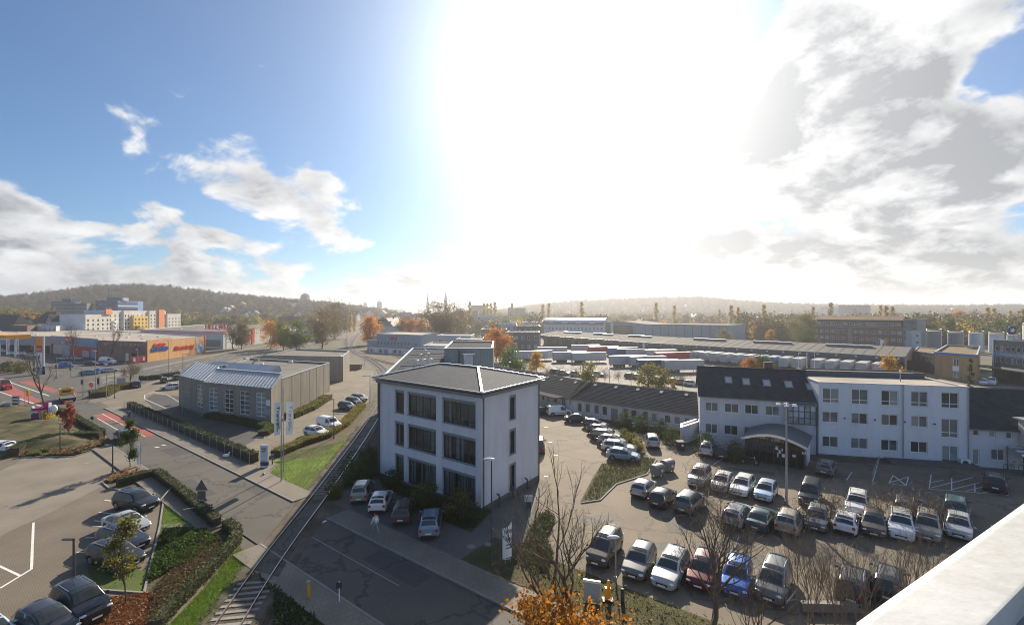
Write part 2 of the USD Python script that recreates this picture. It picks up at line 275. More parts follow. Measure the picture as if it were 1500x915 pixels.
pm('leaf_litter', (.16,.085,.04), .95, .3, .8, 9.0, col2=(.09,.07,.03), bump=.05, bscale=12)
pm('soil', (.07,.055,.035), .95, .25, .6, 6.0, bump=.06, bscale=6)
pm('ballast', (.15,.125,.10), .95, .25, .6, 14.0, bump=.08, bscale=12, col2=(.11,.085,.055))
pm('ballast_dark', (.10,.088,.072), .95, .25, .1, 3.0, col2=(.10,.09,.06))
pm('sleeper', (.34,.32,.29), .85, .2, 1.0, 6.0, island=.2)
pm('rail', (.20,.12,.085), .45, .2, 2.0, 10.0, metal=.6)
pm('rail_top', (.5,.47,.43), .3, .1, 1.0, 8.0, metal=.9)
wallmat('render_white', (.6,.615,.665), .07)
wallmat('render_bright', (.70,.72,.77), .05)
wallmat('render_cream', (.66,.63,.56))
pm('plinth', (.12,.12,.12), .85, .12, .6, 4.0)
pm('render_beige', (.36,.33,.28), .85, .07, .3, 3.0)
wallmat('wall_grey', (.29,.265,.225), .2)
pm('wall_pale', (.52,.53,.53), .8, .07, .2, 2.0)
pm('frame_white', (.78,.78,.77), .5, .04)
pm('frame_grey', (.20,.21,.22), .45, .05)
pm('frame_dark', (.05,.055,.06), .4, .06)
pm('dark_gap', (.015,.016,.018), .9, .1)
pm('blind', (.42,.42,.41), .8, .06, 2.0)
pm('curtain', (.5,.54,.53), .85, .1, 2.0)
pm('interior', (.42,.45,.46), .9, .15)
pm('roof_metal', (.15,.16,.17), .85, .1, .5, 3.0, metal=.1, spec=.3)
pm('metal_bright', (.72,.72,.71), .32, .06, metal=.8)
pm('roof_zinc', (.42,.45,.48), .42, .08, .4, 3.0, metal=.5)
pm('roof_bitumen', (.125,.115,.10), .9, .15, .15, 2.0, col2=(.17,.155,.135), bump=.01)
pm('canopy_zinc', (.1,.125,.135), .5, .08, .4, 3.0)
pm('rough_grass', (.065,.068,.024), .95, .25, .5, 6.0, col2=(.10,.08,.04), bump=.08, bscale=7)
pm('sign_dark', (.085,.083,.08), .6, .08)
pm('roof_gravel', (.40,.35,.285), .9, .14, .1, 3.0, col2=(.28,.255,.22))
pm('roof_moss', (.20,.115,.06), .95, .25, .4, 5.0, col2=(.14,.12,.06), bump=.04)
wavemat('roof_tile', (.042,.04,.04), (.02,.02,.021), 1.5, 'z', .62, .03)
pm('roof_tile_flat', (.075,.079,.086), .95, .2, .8, 5.0, bump=.01, bscale=6, island=.04, spec=.05)
wavemat('shed_roof', (.175,.17,.16), (.14,.136,.13), .55, 'x', .85, .02, spec=.12)
wavemat('clad_blue', (.25,.33,.42), (.21,.285,.37), 1.3, 'x', .5, .01)
wavemat('clad_teal', (.20,.25,.28), (.15,.19,.215), 1.1, 'x', .5, .015)
wavemat('clad_pale', (.42,.46,.5), (.36,.40,.44), 1.0, 'x', .5, .012)
pm('blue_paint', (.10,.2,.42), .5, .08, .3, 3.0)
pm('blue_dark', (.035,.075,.17), .45, .1, .3, 3.0)
pm('slate_grey', (.10,.115,.13), .6, .1, .3, 3.0)
wallmat('orange_wall', (.66,.37,.16))
wallmat('tan_wall', (.44,.29,.15))
pm('accent_orange', (.72,.24,.08), .7, .06)
pm('accent_yellow', (.70,.46,.11), .7, .06)
brickmat('brick_red', (.20,.105,.085), (.155,.085,.07), (.17,.14,.12), .5, .16, vertical=True)
brickmat('brick_brown', (.33,.19,.125), (.27,.155,.10), (.26,.2,.16), .5, .16, vertical=True)
pm('sign_red', (.62,.03,.035), .5, .05)
pm('sign_blue', (.02,.12,.5), .5, .05)
pm('sign_navy', (.02,.05,.16), .5, .05)
pm('sign_white', (.8,.8,.79), .5, .04)
pm('sign_orange', (.85,.33,.02), .5, .05)
pm('sign_grey', (.34,.36,.38), .5, .05)
pm('sign_black', (.03,.03,.035), .6, .05)
pm('sign_magenta', (.55,.02,.16), .5, .06)
pm('sign_purple', (.2,.02,.18), .5, .06)
pm('pole', (.34,.35,.36), .4, .08, metal=.6)
pm('pole_dark', (.06,.062,.066), .45, .08)
pm('bark', (.11,.088,.066), .9, .22, 1.5, 10.0, bump=.02, bscale=18)
pm('bark_pale', (.2,.155,.11), .9, .22, 1.5, 10.0)
pm('twig', (.2,.145,.1), .9, .2, 1.0, 6.0)
pm('trailer_white', (.42,.43,.44), .5, .08, .5, 3.0)
pm('trailer_grey', (.40,.42,.43), .5, .08, .5, 3.0)
pm('trailer_red', (.5,.045,.05), .5, .08, .5, 3.0)
pm('trailer_blue', (.06,.17,.36), .5, .08, .5, 3.0)
pm('trailer_navy', (.03,.06,.13), .5, .08, .5, 3.0)
pm('tank_grey', (.19,.235,.26), .55, .06, .2, 2.0)
pm('tank_pale', (.46,.52,.58), .55, .06, .2, 2.0)
pm('parapet', (.6,.615,.61), .6, .07, 1.6, 14.0, bump=.003, bscale=14, col2=(.44,.44,.40), c2lo=.47, c2hi=.75)
pm('tyre', (.02,.02,.021), .85, .1)
pm('rim', (.42,.42,.43), .35, .05, metal=.8)
pm('car_trim', (.022,.022,.024), .5, .05)
pm('lamp_clear', (.75,.77,.8), .12, .02, metal=.4)
pm('lamp_red', (.45,.012,.012), .25, .05)
pm('plate', (.75,.75,.72), .5, .03)
pm('dumpster', (.17,.185,.195), .5, .08)
pm('skin', (.5,.32,.24), .6, .05)
pm('cloth_white', (.55,.57,.6), .85, .06)
pm('cloth_dark', (.03,.032,.038), .9, .08)
pm('cloth_blue', (.09,.12,.2), .9, .08)
pm('cloth_jeans', (.2,.25,.34), .9, .12)
pm('hair', (.05,.035,.025), .8, .1)
CARCOL = {'black': (.022,.024,.027), 'navy': (.02,.03,.055), 'darkgrey': (.045,.048,.052), 'grey': (.14,.15,.155), 'silver': (.42,.43,.44), 'white': (.74,.74,.73), 'beige': (.34,.30,.25), 'brown': (.10,.08,.065), 'red': (.33,.025,.03), 'darkred': (.12,.02,.02), 'blue': (.02,.11,.42), 'steelblue': (.20,.28,.36), 'teal': (.03,.08,.095), 'lightblue': (.4,.5,.6), 'yellow': (.62,.33,.02), 'cyan': (.03,.25,.4)}
for k, c in CARCOL.items(): pm('car_' + k, c, .3, .03, .5, 4.0, metal=.25 if k not in ('white', 'red', 'yellow') else 0.0, coat=.6, spec=.5)
usdkit.material(stage, LOOK + 'car_glass', {'p': ('principled_bsdf', {'base_color': (.04,.05,.055), 'roughness': .08, 'specular_ior_level': .6})}, [], surface='p.BSDF')
usdkit.material(stage, LOOK + 'glass', {'g': ('geometry', {}), 'n': ('noise_texture', {'scale': 0.5, 'detail': 2.0}), 'o': ('object_info', {}), 'ro': ('rgb_ramp', {'ramp': [(0, (.4,.4,.4)), (.45, (.8,.8,.8)), (.75, (1.6,1.7,1.7)), (1, (3.6,3.7,3.6))]}), 'mm': ('mix_color', {'blend_type': 'multiply', 'fac': 1.0, 'use_clamp': False}), 'r': ('rgb_ramp', {'ramp': [(.35, (.035,.045,.05)), (.65, (.10,.115,.12))]}), 'p': ('principled_bsdf', {'roughness': .07, 'specular_ior_level': .55}), 'nb': ('noise_texture', {'scale': 0.8}), 'b': ('bump', {'distance': .01, 'strength': .5})}, [('g.position', 'n.vector'), ('n.fac', 'r.fac'), ('r.color', 'mm.a'), ('o.random', 'ro.fac'), ('ro.color', 'mm.b'), ('mm.result', 'p.base_color'), ('g.position', 'nb.vector'), ('nb.fac', 'b.height'), ('b.normal', 'p.normal')], surface='p.BSDF')
usdkit.material(stage, LOOK + 'clear_glass', {'f': ('fresnel', {'IOR': 1.5}), 't': ('transparent_bsdf', {'color': (.62,.68,.69)}), 'g': ('glossy_bsdf', {'color': (.9,.95,1.0), 'roughness': .03}), 'm': ('mix_closure', {})}, [('f.fac', 'm.fac'), ('t.BSDF', 'm.closure1'), ('g.BSDF', 'm.closure2')], surface='m.closure')
leafmat('leaf_green', (.05,.09,.02), (.1,.15,.03), (.17,.2,.04))
leafmat('leaf_hedge', (.045,.07,.022), (.08,.11,.034), (.13,.145,.05), .3)
leafmat('leaf_olive', (.11,.115,.03), (.19,.175,.045), (.28,.23,.06))
leafmat('leaf_orange', (0.309,0.111,0.022), (0.619,0.265,0.040), (0.620,0.442,0.044))
leafmat('leaf_gold', (0.442,0.221,0.033), (0.620,0.398,0.044), (0.620,0.552,0.056), .45)
leafmat('leaf_red', (0.155,0.026,0.018), (0.332,0.062,0.031), (0.486,0.133,0.044))
leafmat('leaf_brown', (.11,.085,.045), (.19,.145,.075), (.27,.2,.1), .4)
leafmat('leaf_forest', (.06,.058,.03), (.12,.105,.05), (.2,.15,.065), .3)
leafmat('leaf_dark', (0.026,0.044,0.022), (0.053,0.075,0.031), (0.088,0.111,0.044), .15)
leafmat('leaf_poplar', (.34,.25,.07), (.46,.34,.09), (.58,.42,.11), .6)
leafmat('grass_blade', (0.111,0.189,0.026), (0.189,0.309,0.035), (0.265,0.420,0.044), .3)
leafmat('dry_grass', (0.221,0.144,0.078), (0.398,0.255,0.133), (0.552,0.376,0.199), .3)
leafmat('fallen_leaf', (0.221,0.088,0.044), (0.376,0.166,0.066), (0.530,0.265,0.099), .2)
leafmat('twig_mass', (0.133,0.095,0.070), (0.221,0.161,0.120), (0.332,0.243,0.181), .1)
for nm, c in (('glass_blind', (.30,.31,.31)), ('glass_curtain', (.15,.16,.165))): usdkit.material(stage, LOOK + nm, {'p': ('principled_bsdf', {'base_color': c, 'roughness': .12, 'specular_ior_level': .5})}, [], surface='p.BSDF')
leafmat('leaf_amber', (.28,.11,.018), (.42,.18,.025), (.55,.27,.04), .5)

# ---------------- the ground ----------------
EXCL = []                                          # plan areas where no wild trees grow
t_ = MB(); k = 96
ring = [(9000 * math.cos(2*math.pi*i/k), 9000 * math.sin(2*math.pi*i/k)) for i in range(k)]
struct('ground', t_.poly(ring, 0.0), 'ground')

# hills: three wooded ridges at their own distances
def ytab(d, pts): return [(px, max(0.0, H + (YH - y) / F * d - 11)) for px, y in pts]
RIDGES = [(880, 330, ytab(880, [(-900,445),(-300,437),(0,437),(50,433),(100,426),(150,420),(215,419),(280,425),(320,431),(400,437),(450,441),(520,449),(600,460),(2500,475)])),
          (4200, 1500, ytab(4200, [(-900,441),(300,440),(440,441),(500,438),(560,439),(640,441),(720,441),(800,444),(900,446),(1300,447),(2500,446)])),
          (1500, 560, ytab(1500, [(-900,475),(640,468),(740,453),(790,446),(850,441),(900,438),(960,436),(1030,436),(1080,440),(1130,444),(1250,447),(1400,448),(1600,446),(2500,442)]))]
def terrain(x, y):
    x, y = np.asarray(x, float), np.asarray(y, float); d = np.maximum(y, 30.0); px = CX + F * x / d; z = np.zeros(np.broadcast(x, y).shape)
    for d0, w, tab in RIDGES:
        top = np.interp(px, [p for p, _ in tab], [h for _, h in tab])
        t = np.clip((d - (d0 - w)) / w, 0, 1); fall = np.clip((d - d0) / (2.2 * w), 0, 1)
        z = np.maximum(z, top * (t * t * (3 - 2 * t)) * (1 - .6 * fall ** 2))
    return z + 7 * (meshkit.fbm(np.stack([x / 160, y / 160, 0 * x], -1), 4) - .5) * np.clip(z / 15, 0, 1)
pxs = np.arange(-1000, 2520, 16.0); ds = np.geomspace(420, 8200, 110)
D, PX = np.meshgrid(ds, pxs, indexing='ij'); X = (PX - CX) / F * D
Z = terrain(X, D) - 1.2
V = np.stack([X, D, Z], -1).reshape(-1, 3); nx = len(pxs)
ii, jj = np.meshgrid(np.arange(len(ds) - 1), np.arange(nx - 1), indexing='ij'); q = (ii * nx + jj).ravel()
struct('hills', (V, np.vstack([np.c_[q, q + 1, q + nx + 1], np.c_[q, q + nx + 1, q + nx]])), 'hill_ground', smooth=True)

# plan frame of the near road: s along it (towards the lower right), o across it
T2, N2 = np.array([.8, -.6]), np.array([.6, .8])
def RD(s, o): return s * T2 + o * N2
def band(s0, s1, o0, o1): return [RD(s0, o0), RD(s1, o0), RD(s1, o1), RD(s0, o1)]
def ribbon(line, w):
    return list(LineString([tuple(p) for p in line]).buffer(w / 2, cap_style=2, join_style=1).exterior.coords)[:-1]
def smooth_line(pts, n=120):
    from scipy.interpolate import CubicSpline
    p = np.array(pts, float); t = np.r_[0, np.cumsum(np.linalg.norm(np.diff(p, axis=0), axis=1))]
    return CubicSpline(t, p)(np.linspace(0, t[-1], n))
def sheet(name, pts, z, mat): struct(name, MB().poly(pts, z), mat)

left_lot = [(-130, 12), (-8, 12), RD(-22, 15), RD(-132, 15), (-150, 80), (-170, 40)]
sheet('left_parking_lot', left_lot, .004, 'paving_tan')
sheet('driveway', [G2(*p) for p in [(-260,800),(-260,690),(0,690),(40,669),(110,668),(165,650),(178,640),(212,690),(150,712),(140,717),(55,759),(9,780),(-60,820),(-160,880)]], .008, 'paving_light')
street = smooth_line([(-78,10),(-90,60),(-97,88),(-109,131),(-118,173),(-134,276),(-146,386),(-176,557),(-225,760)])
EXCL.append(Polygon(ribbon(street, 24)))
sheet('main_street_pavement', ribbon(street, 22), .05, 'slab_paving')
sheet('main_street', ribbon(street, 16), .055, 'asphalt')
sheet('side_street', ribbon([(-97,96),(-130,106),(-190,112),(-300,116)], 13), .059, 'asphalt')
sheet('crossing_apron', [G2(*p) for p in [(-160,592),(-160,560),(60,553),(140,552),(180,565),(135,585),(118,598),(128,614),(60,592),(0,590)]], .063, 'asphalt')
sheet('road', band(-128, 40, 17, 23), .067, 'asphalt')
for o0, o1, nm in ((15, 17, 'pavement'), (23, 25.2, 'pavement')):
    for s0, s1 in ((-118, -44.5), (-38.5, 40)):
        m = MB(); a = band(s0, s1, o0, o1); m.prism(a, 0.0, .16); struct(nm, m, 'slab_paving')
        oo = 17 if o0 == 15 else 23; sg = 1 if o0 == 15 else -1
        for sa in np.arange(s0, s1 - 1, 6.0):
            pass
        m = MB(); e = min(s1, 40)
        for sa in np.arange(s0, e - .5, 2.0):
            b = band(sa + .01, min(sa + 1.99, e), oo, oo + sg * .16); m.prism(b, .0, .175 + .004 * R.random())
        struct('kerb', m, 'kerb')
EXCL.append(Polygon(band(-140, 60, 10, 30)))
# level crossing slab between the rails
sheet('crossing_slab', [G2(*p) for p in [(470,738),(440,741),(375,838),(408,848)]], .17, 'asphalt')
# hall grounds
sheet('hall_lot', [G2(*p) for p in [(140,585),(240,545),(300,545),(520,541),(548,543),(536,600),(505,660),(455,700),(440,738),(400,715),(330,688),(255,650)]], .012, 'lot_asphalt')
sheet('hall_lot_lane', [G2(*p) for p in [(212,585),(225,577),(262,580),(263,596),(300,610),(388,622),(372,645),(330,668),(250,625)]], .016, 'asphalt_dark')
sheet('lawn', [G2(*p) for p in [(392,690),(405,668),(440,660),(478,652),(520,640),(548,590),(556,545),(560,545),(552,615),(520,640),(492,668),(458,712),(446,728),(425,706)]], .03, 'grass_bright')
sheet('hedge_bed', [G2(*p) for p in [(398,668),(470,640),(520,612),(538,590),(545,595),(525,630),(480,660),(420,676)]], .034, 'bed')
sheet('sign_plinth_paving', [G2(*p) for p in [(381,690),(400,676),(408,680),(392,696)]], .038, 'concrete')
# forecourt of the white office block and the right car park
office_fc = [RD(-43, 25.2), RD(-14, 25.2), G2(760,800), G2(786,730), G2(790,640), (3, 62), (-30, 62), G2(508,700)]
sheet('office_forecourt', office_fc, .02, 'paving_grey')
lot = [G2(786,730), G2(792,606), G2(1030,645), G2(1200,676), G2(1600,690), (110, 52), (100, -10), RD(34, 29.5), RD(-21, 29.5), G2(800,812)]
sheet('car_park', lot, .012, 'lot_asphalt')
sheet('verge', band(-24, 34, 25.2, 29.6), .024, 'rough_grass')
sheet('planted_island', [G2(*p) for p in [(850,735),(868,700),(881,680),(938,669),(962,672),(949,693),(903,708),(879,731)]], .03, 'rough_grass')
sheet('planted_strip', [G2(*p) for p in [(752,822),(768,792),(788,757),(806,752),(814,764),(800,792),(812,812),(800,840)]], .03, 'bed')
sheet('shrub_bed', [G2(*p) for p in [(905,630),(925,628),(950,660),(940,668)]], .03, 'bed')
sheet('front_bed', [G2(*p) for p in [(850,606),(1022,634),(1022,655),(985,648),(930,632),(850,615)]], .028, 'bed')
sheet('office_bed', [G2(*p) for p in [(552,690),(640,715),(720,748),(690,780),(655,765),(560,712)]], .034, 'bed')
sheet('trailer_yard', [(2, 104), (40, 100), (75, 96), (150, 90), (200, 120), (170, 145), (120, 138), (16, 272), (-22, 255)], .008, 'concrete')
EXCL += [Polygon([(2, 104), (40, 100), (75, 96), (150, 60), (250, 90), (230, 160), (170, 175), (40, 300), (-22, 300)])]
sheet('store_car_park', [(-330, 132), (-128, 128), (-121, 168), (-190, 205), (-330, 235)], .008, 'asphalt')
# left planting
mound_poly = [G2(*p) for p in [(0,673),(28,669),(110,667),(162,650),(152,637),(112,612),(70,596),(0,594),(-140,600),(-140,668)]]
EXCL.append(Polygon([(-160, 10), (60, 10), (80, 60), (60, 110), (-50, 150), (-130, 120)]))
def mound(name, pts, hgt, mat, z0=.02, step=.9):
    P_ = Polygon(pts); x0, y0, x1, y1 = P_.bounds; nx = int((x1-x0)/step)+2; ny = int((y1-y0)/step)+2
    xs, ys = np.linspace(x0, x1, nx), np.linspace(y0, y1, ny); idx = -np.ones((ny, nx), int); v = []
    for j, yy in enumerate(ys):
        for i, xx in enumerate(xs):
            p = Point(xx, yy); dd = p.distance(P_.exterior) * (1 if P_.contains(p) else -1)
            if dd > -step * 1.05:
                idx[j, i] = len(v); v.append((xx, yy, z0 + (hgt * min(1, max(0, dd) / 4.0) ** 1.3 * (.75 + .5 * R.random()) if dd > 0 else -.1)))
    f = []
    for j in range(ny - 1):
        for i in range(nx - 1):
            q = [idx[j,i], idx[j,i+1], idx[j+1,i+1], idx[j+1,i]]
            if min(q) >= 0: f += [[q[0],q[1],q[2]],[q[0],q[2],q[3]]]
    struct(name, (np.array(v), np.array(f)), mat, smooth=True)
mound('planted_mound', mound_poly, 1.0, 'rough_grass')
sheet('grass_bed', [G2(*p) for p in [(28,668),(60,652),(150,640),(164,650),(110,667)]], .14, 'bed')
sheet('corner_bed', [G2(*p) for p in [(150,706),(165,691),(205,687),(228,690),(318,769),(300,776),(240,726),(205,720),(160,714)]], .03, 'bed')
sheet('corner_lawn', [G2(*p) for p in [(243,724),(300,760),(306,768),(236,774)]], .036, 'grass')
sheet('lower_bed', [G2(*p) for p in [(236,774),(340,772),(352,800),(240,915),(225,960),(120,960),(140,880),(212,868)]], .03, 'bed')
sheet('garden_path', [G2(*p) for p in [(236,773),(236,768),(310,763),(325,770)]], .044, 'concrete')
sheet('litter_bed', [G2(*p) for p in [(212,869),(236,866),(240,890),(205,925),(160,960),(110,960),(138,878)]], .040, 'leaf_litter')
sheet('grass_parking_bay', [G2(*p) for p in [(128,830),(206,835),(222,832),(210,869),(135,863)]], .016, 'grass')
sheet('track_verge', [G2(*p) for p in [(352,800),(372,838),(345,868),(300,930),(205,985),(225,940),(300,860)]], .034, 'grass_bright')
# kerbs of the left lot
def edging(name, pts, w=.14, h=.12, mat='kerb'):
    m = MB(); p = [G(*q) for q in pts]
    for a, b in zip(p[:-1], p[1:]): m.beam(a + [0,0,h/2], b + [0,0,h/2], w, h)
    struct(name, m, mat)
edging('kerb', [(241,724),(234,772),(211,869),(135,864)])
edging('kerb', [(28,670),(110,668.5),(163,652),(152,636)])
edging('kerb', [(150,707),(160,715.5),(205,722),(240,727)])
edging('kerb', [(962,673),(948,695),(903,709.5),(879,733),(851,737)])
edging('kerb', [(372,640),(386,642),(395,634)], .12, .1)

# painted markings, each on the sheet below it
mk = 0.016
def line(pts, w=.12, z=None, name='road_marking', mat='marking', each=False):
    m = MB(); z = mk if z is None else z; p = [np.array(G2(*q)) for q in pts]
    m.poly(ribbon(p, w), z); struct(name, m, mat)
line([(49,765),(46,833),(0,861)], .16, .010); line([(46,833),(30,843),(-2,828)], .16, .0102)
for a, b in (((153,732),(168,734)), ((145,750),(215,756)), ((138,762),(160,765)), ((135,770),(150,771)), ((125,787),(140,787)), ((113,808),(125,809))): line([a, b], .12, .012)
line([(278,598),(245,578),(225,574)], .12, .02); line([(225,574),(212,578),(212,584),(245,599)], .14, .021)
def rline(s0, s1, o, w=.12, name='road_marking', mat='marking', z=.071): struct(name, MB().poly(band(s0, s1, o - w/2, o + w/2), z), mat)
struct('cycle_lane', MB().poly(band(-112, -86, 21.5, 22.85), .071), 'red_lane')
struct('cycle_lane', MB().poly(band(-112, -104, 20.1, 21.5), .0712), 'red_lane')
rline(-112, -86, 21.42, .12, z=.075); rline(-108, -92, 20.0, .12, z=.075)
rline(-37, -25, 20.3, .07, mat='marking_worn')
for s, o0, o1, L in ((-60, 17.4, 19.2, 7), (-76, 20.6, 22.6, 5), (-30, 20.8, 22.5, 6), (-20, 17.3, 18.8, 9), (-95, 17.5, 19.6, 8), (-52, 21.5, 22.7, 4)): struct('asphalt_patch', MB().poly(band(s, s+L, o0, o1), .0695), 'asphalt_dark')
pr = np.random.default_rng(4)
for px, py, w_, h_ in ((1060,800,5,1.6),(1000,770,3,3),(880,760,4,1.5),(1230,740,6,1.2),(1150,820,7,1.4),(1330,735,3,2.2),(960,800,2.5,1.2),(1100,690,5,1.2)):
    c_ = G2(px, py); a_ = pr.uniform(-.5, .3); u_ = np.array([math.cos(a_), math.sin(a_)]); v_ = np.array([-u_[1], u_[0]]); struct('asphalt_patch', MB().poly([c_-u_*w_/2-v_*h_/2, c_+u_*w_/2-v_*h_/2, c_+u_*w_/2+v_*h_/2, c_-u_*w_/2+v_*h_/2], .0145), 'asphalt')
rline(-38.3, -38.0, 20.0, 5.4); 
for pts in ([(0,564),(14,564),(52,583),(60,586),(58,591),(40,589),(0,571)], [(25,559.5),(45,557.5),(86,572),(78,575.5),(50,566)], [(98,577),(112,574.5),(114,577),(100,580)], [(28,590),(38,589),(38,592),(28,593)]):
    sheet('cycle_crossing', [G2(*p) for p in pts], .0672, 'red_lane')
for pts in ([(0,574),(60,595)], [(15,560),(72,580)], [(130,560),(175,556)], [(150,556),(165,556)], [(170,552),(195,548)]): line(pts, .25, .0715)
dv = street[1:] - street[:-1]
for i in range(8, 78, 2):
    a, b = street[i], street[i+1]; u = (b - a) / np.linalg.norm(b - a); nn = np.array([u[1], -u[0]])
    for oo in (-3.6, 0.0, 3.6):
        if a[1] > 118: struct('road_marking', MB().poly([a + nn*(oo-.1), a + nn*(oo+.1), a + u*3.2 + nn*(oo+.1), a + u*3.2 + nn*(oo-.1)], .0635), 'marking')
# right car park bays
for pts in ([(1248,691),(1240,703)], [(1287,676),(1278,706)], [(1280,743),(1273,757)], [(1350,737),(1344,765)], [(1385,738),(1384,757)], [(1420,743),(1421,772)], [(1190,760),(1177,780)], [(1175,740),(1160,752)], [(1168,862),(1146,890)], [(1058,672),(1045,680)],
            [(1302,708),(1308,696),(1327,711),(1331,699)], [(1302,708),(1327,711)], [(1302,707),(1331,698)], [(1309,696),(1327,710)],
            [(1361,716),(1364,695)], [(1361,716),(1478,725)], [(1364,714),(1425,699)], [(1364,706),(1382,703)], [(1393,717),(1436,706)], [(1415,719),(1443,712)], [(1394,718),(1394,700)], [(1428,720),(1428,707)], [(1440,721),(1450,719)], [(1465,723),(1477,721)]): line(pts, .1, .016)
for px, py in ((800,625),(806,647),(814,666),(800,697),(843,603),(230,655),(240,652)): line([(px-3,py),(px+3,py+.3)], .3, .0735 if px < 300 else .016)
# manhole covers
def manhole(px, py, r=.35, z=.026):
    c = G(px, py); m = MB(); k = 20
    m.prism([(c[0] + r*math.cos(i*2*math.pi/k), c[1] + r*math.sin(i*2*math.pi/k)) for i in range(k)], 0, z); struct('manhole_cover', m, 'kerb')
manhole(690, 800); manhole(716, 797); manhole(126, 678, .3, .016); manhole(1478, 732, .35, .02); manhole(1352,733,.3,.02)

# ---------------- railway ----------------
sheet('railway_bed', ribbon(smooth_line([(0,132),(-22,146),(-40,172),(-64,212),(-100,296),(-141,428),(-196,612),(-242,760)], 60), 21), .004, 'ballast_dark')
def track(label, pts, near=False, n=160):
    L = smooth_line(pts, n * 6); seg = np.r_[0, np.cumsum(np.linalg.norm(np.diff(L, axis=0), axis=1))]
    at = lambda s: np.array([np.interp(s, seg, L[:, 0]), np.interp(s, seg, L[:, 1])])
    T = Thing('railway_track', label, 'railway track', (*L[0], 0))
    ss = np.r_[np.arange(0, min(60, seg[-1]), .8), np.arange(60, seg[-1], 5.0), seg[-1]]
    P_ = np.array([at(s) for s in ss]); t = np.gradient(P_, axis=0); t /= np.linalg.norm(t, axis=1, keepdims=True); nn = np.c_[t[:, 1], -t[:, 0]]
    m = MB(); k = len(ss); prof = [(-2.4, -.02), (-1.6, .13), (1.6, .13), (2.4, -.02)]
    v = np.array([[*(P_[i] + nn[i] * o), z + .012 * math.sin(i * 1.7 + o)] for i in range(k) for o, z in prof])
    m.add(v, [[i*4+j, i*4+j+1, i*4+j+5, i*4+j+4] for i in range(k-1) for j in range(3)])
    T.part('ballast', m, 'ballast')
    for sg in (-1, 1):
        m = MB(); e = P_ + nn * sg * .7535
        for o0, o1, z0, z1 in ((-.037, .037, .15, .31),):
            v = np.array([[*(e[i] + nn[i]*o), z] for i in range(k) for o, z in ((o0, z0), (o1, z0), (o1, z1), (o0, z1))])
            m.add(v, [[i*4+j, i*4+(j+1)%4, (i+1)*4+(j+1)%4, (i+1)*4+j] for i in range(k-1) for j in range(4)])
        rp = T.part('rail', m, 'rail')
        v = np.array([[*(e[i] + nn[i]*o), .313] for i in range(k) for o in (-.03, .03)])
        T.part('running_surface', MB().add(v, [[i*2, i*2+1, i*2+3, i*2+2] for i in range(k-1)]), 'rail_top', parent=rp)
    cnt, far = 0, MB()
    for s in np.arange(0.3, min(seg[-1], 330), .62):
        p = at(s); q = at(s + .1); u = (q - p) / np.linalg.norm(q - p); ang = math.atan2(u[1], u[0]) + R.uniform(-.02, .02)
        if near and -.3 < p @ N2 - 20.2 < 5 and False: continue
        m = far if (not near or cnt >= 150) else MB()
        if near and 14.9 < p @ N2 < 25.3: continue
        m.box((*p, .125 + R.uniform(-.006, .006)), (.25, 2.5, .1), ang); cnt += 1
        if m is not far: T.part('sleeper', m, 'sleeper')
    if far.n: T.part('far_sleepers', far, 'sleeper', kind='stuff')
    EXCL.append(LineString([tuple(p) for p in L[::40]]).buffer(9))
track('near single railway track crossing the road between lawn and white office block', [(-15.9,14),(-16.9,26),(-18.1,33),(-19.5,44.4),(-21,56),(-25.4,85),(-32,115),(-43,150),(-64,194),(-109,295),(-150,425),(-203,612),(-250,760)], True)
track('curving railway track just right of the single track, behind the hall', [(10,128),(-10,135),(-26,146),(-45,167),(-70,205),(-103,290),(-143,425),(-197,612),(-244,760)])
track('farthest right of the curving railway tracks, beside the blue store', [(22,138),(-5,147),(-24,160),(-43,183),(-65,225),(-97,300),(-137,430),(-191,612),(-238,760)])

